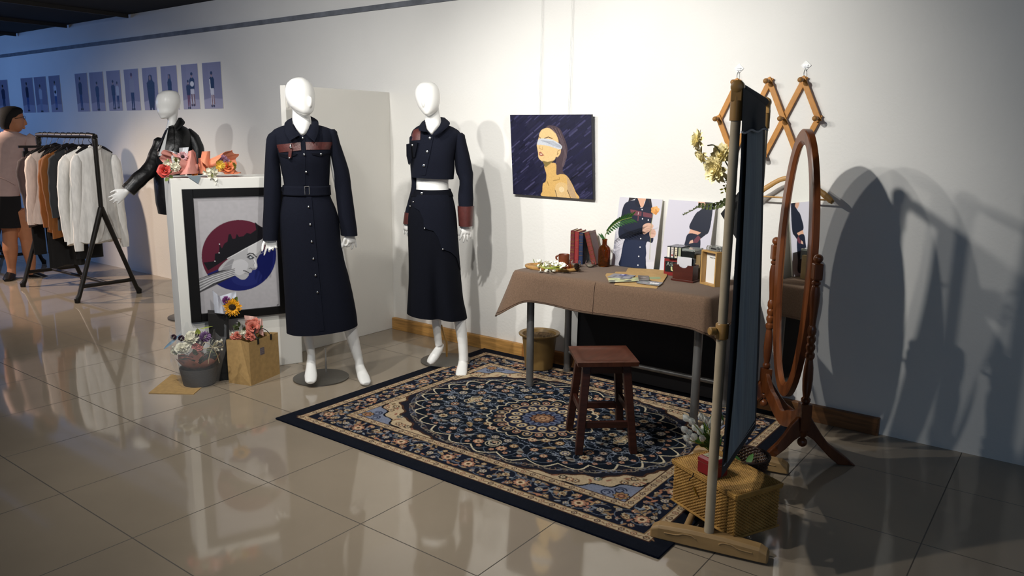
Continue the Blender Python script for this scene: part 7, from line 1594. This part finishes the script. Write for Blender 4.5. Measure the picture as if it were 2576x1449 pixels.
# kraft carrier bag
ca, cb_, cc_ = fl(576, 962.5, 0), fl(632, 971, 0), fl(704, 940, 0); cd = ca+(cc_-cb_); kh = .262
kbag = empty('kraft_bag', (ca+cc_)/2, 'brown kraft carrier bag with a grey printed square and pink roses inside', 'bag')
up_ = lambda p, k=0.0: p+V((0, 0, kh+k))
mb = MB(); o_ = ((ca+cb_)/2, (cc_+cd)/2); ga = (ca+cb_)/2+(cc_-cb_)*.10; gb = (cc_+cd)/2-(cc_-cb_)*.10
# front, back, gusseted sides
def wallq(a, b, c_, d_, nm='panel'): pass
mb.add([cb_, cc_, up_(cc_), up_(cb_)], [(0, 1, 2, 3)]); mb.add([ca, cd, up_(cd), up_(ca)], [(3, 2, 1, 0)])
for a_, b_, g_ in ((ca, cb_, ga), (cd, cc_, gb)):
    gm = (a_+b_)/2; mb.add([a_, b_, gm+V((0, 0, .07)), up_(a_), up_(b_), up_(g_)], [(0, 1, 2), (0, 2, 5, 3), (1, 4, 5, 2)])
mb.add([ca, cb_, cc_, cd], [(3, 2, 1, 0)]); mb.build('bag', m_kraft, kbag, smooth=False, weld=True, solid=.0015)
fx = (cc_-cb_).normalized(); fnrm = V((fx.y, -fx.x, 0)); fL = (cc_-cb_).length
lg = cb_+fx*fL*.42+V((0, 0, kh*.70))+fnrm*.0012; cv = Cv(26, 30, '6a5f62'); cv.line([(5, 8), (20, 7)], 2, '8a7f82'); cv.line([(5, 15), (21, 14)], 2, '857a7d'); cv.line([(6, 22), (18, 21)], 2, '8a7f82')
panel('printed_square', cv, lg+V((0, 0, .022))-fx*.018, fx*.038, (0, 0, -.044), .0006, ART, parent=kbag)
for k in (.30, .74):
    p = cb_+fx*fL*k+fnrm*.003; MB().box(p+V((0, 0, kh-.012)), (.014, .003, .034), (fx, fnrm, UP)).build('handle_tab', m_hgr, kbag, smooth=False)
hp_ = [cb_+fx*fL*.30+V((0, 0, kh)), cb_+fx*fL*.34+V((0, 0, kh+.035))-fnrm*.03, cb_+fx*fL*.55+V((0, 0, kh+.05))-fnrm*.05, cb_+fx*fL*.72+V((0, 0, kh+.03))-fnrm*.03, cb_+fx*fL*.74+V((0, 0, kh))]
MB().tube(bez(hp_, 6), .004, 8, flat=.4).build('ribbon_handle', m_hgr, kbag)
kc_ = (ca+cb_+cc_+cd)/4; S = Sheet((kc_.x, kc_.y)); q = S.q
rb2 = empty('rose_bouquet', (kc_.x, kc_.y, .14), 'pink roses with a pale pink card standing in the kraft carrier bag', 'bouquet')
mb = MB()
for x, y, d, r in ((636, 822, .02, .034), (628, 812, -.02, .022), (641, 810, -.02, .024), (598, 843, .03, .022), (625, 842, .03, .024), (635, 848, .04, .018), (589, 845, .03, .02)): rose(mb, q(x, y, d), S.t+V((0, 0, .5)), r, rn)
mb.build('roses', mat('salmon_rose', 'c9705e', .6, var=.2, vscale=30), rb2, fix=False)
mb = MB()
for x, y in ((605, 838), (612, 836), (584, 842), (618, 845)): daisy(mb, q(x, y, .02), S.t+V((0, 0, .4)), .02, 10, 2, .4, rn, .16)
mb.build('white_filler', m_whf, rb2, fix=False)
mb = MB()
for k in range(26): blade(mb, q(rn.uniform(582, 650), rn.uniform(820, 855), rn.uniform(-.04, .02)), rdir(rn, V((0, 0, .6))), S.t, rn.uniform(.03, .05), .009, .2, n=4)
mb.build('leaves', mat('dull_leaf', '4c5a34'), rb2, fix=False)
mb = MB(); paper(mb, S, [(614, 793), (647, 797), (650, 830), (618, 822)], (-.05, -.05, -.02, -.02), .01); paper(mb, S, [(648, 801), (660, 802), (664, 846), (652, 840)], (-.04, -.04, -.01, -.01), .005); mb.build('pink_card', mat('pale_pink_card', 'd2a498', .7), rb2, fix=False)
for (x, y), zt in (((588, 950), 0),): pass
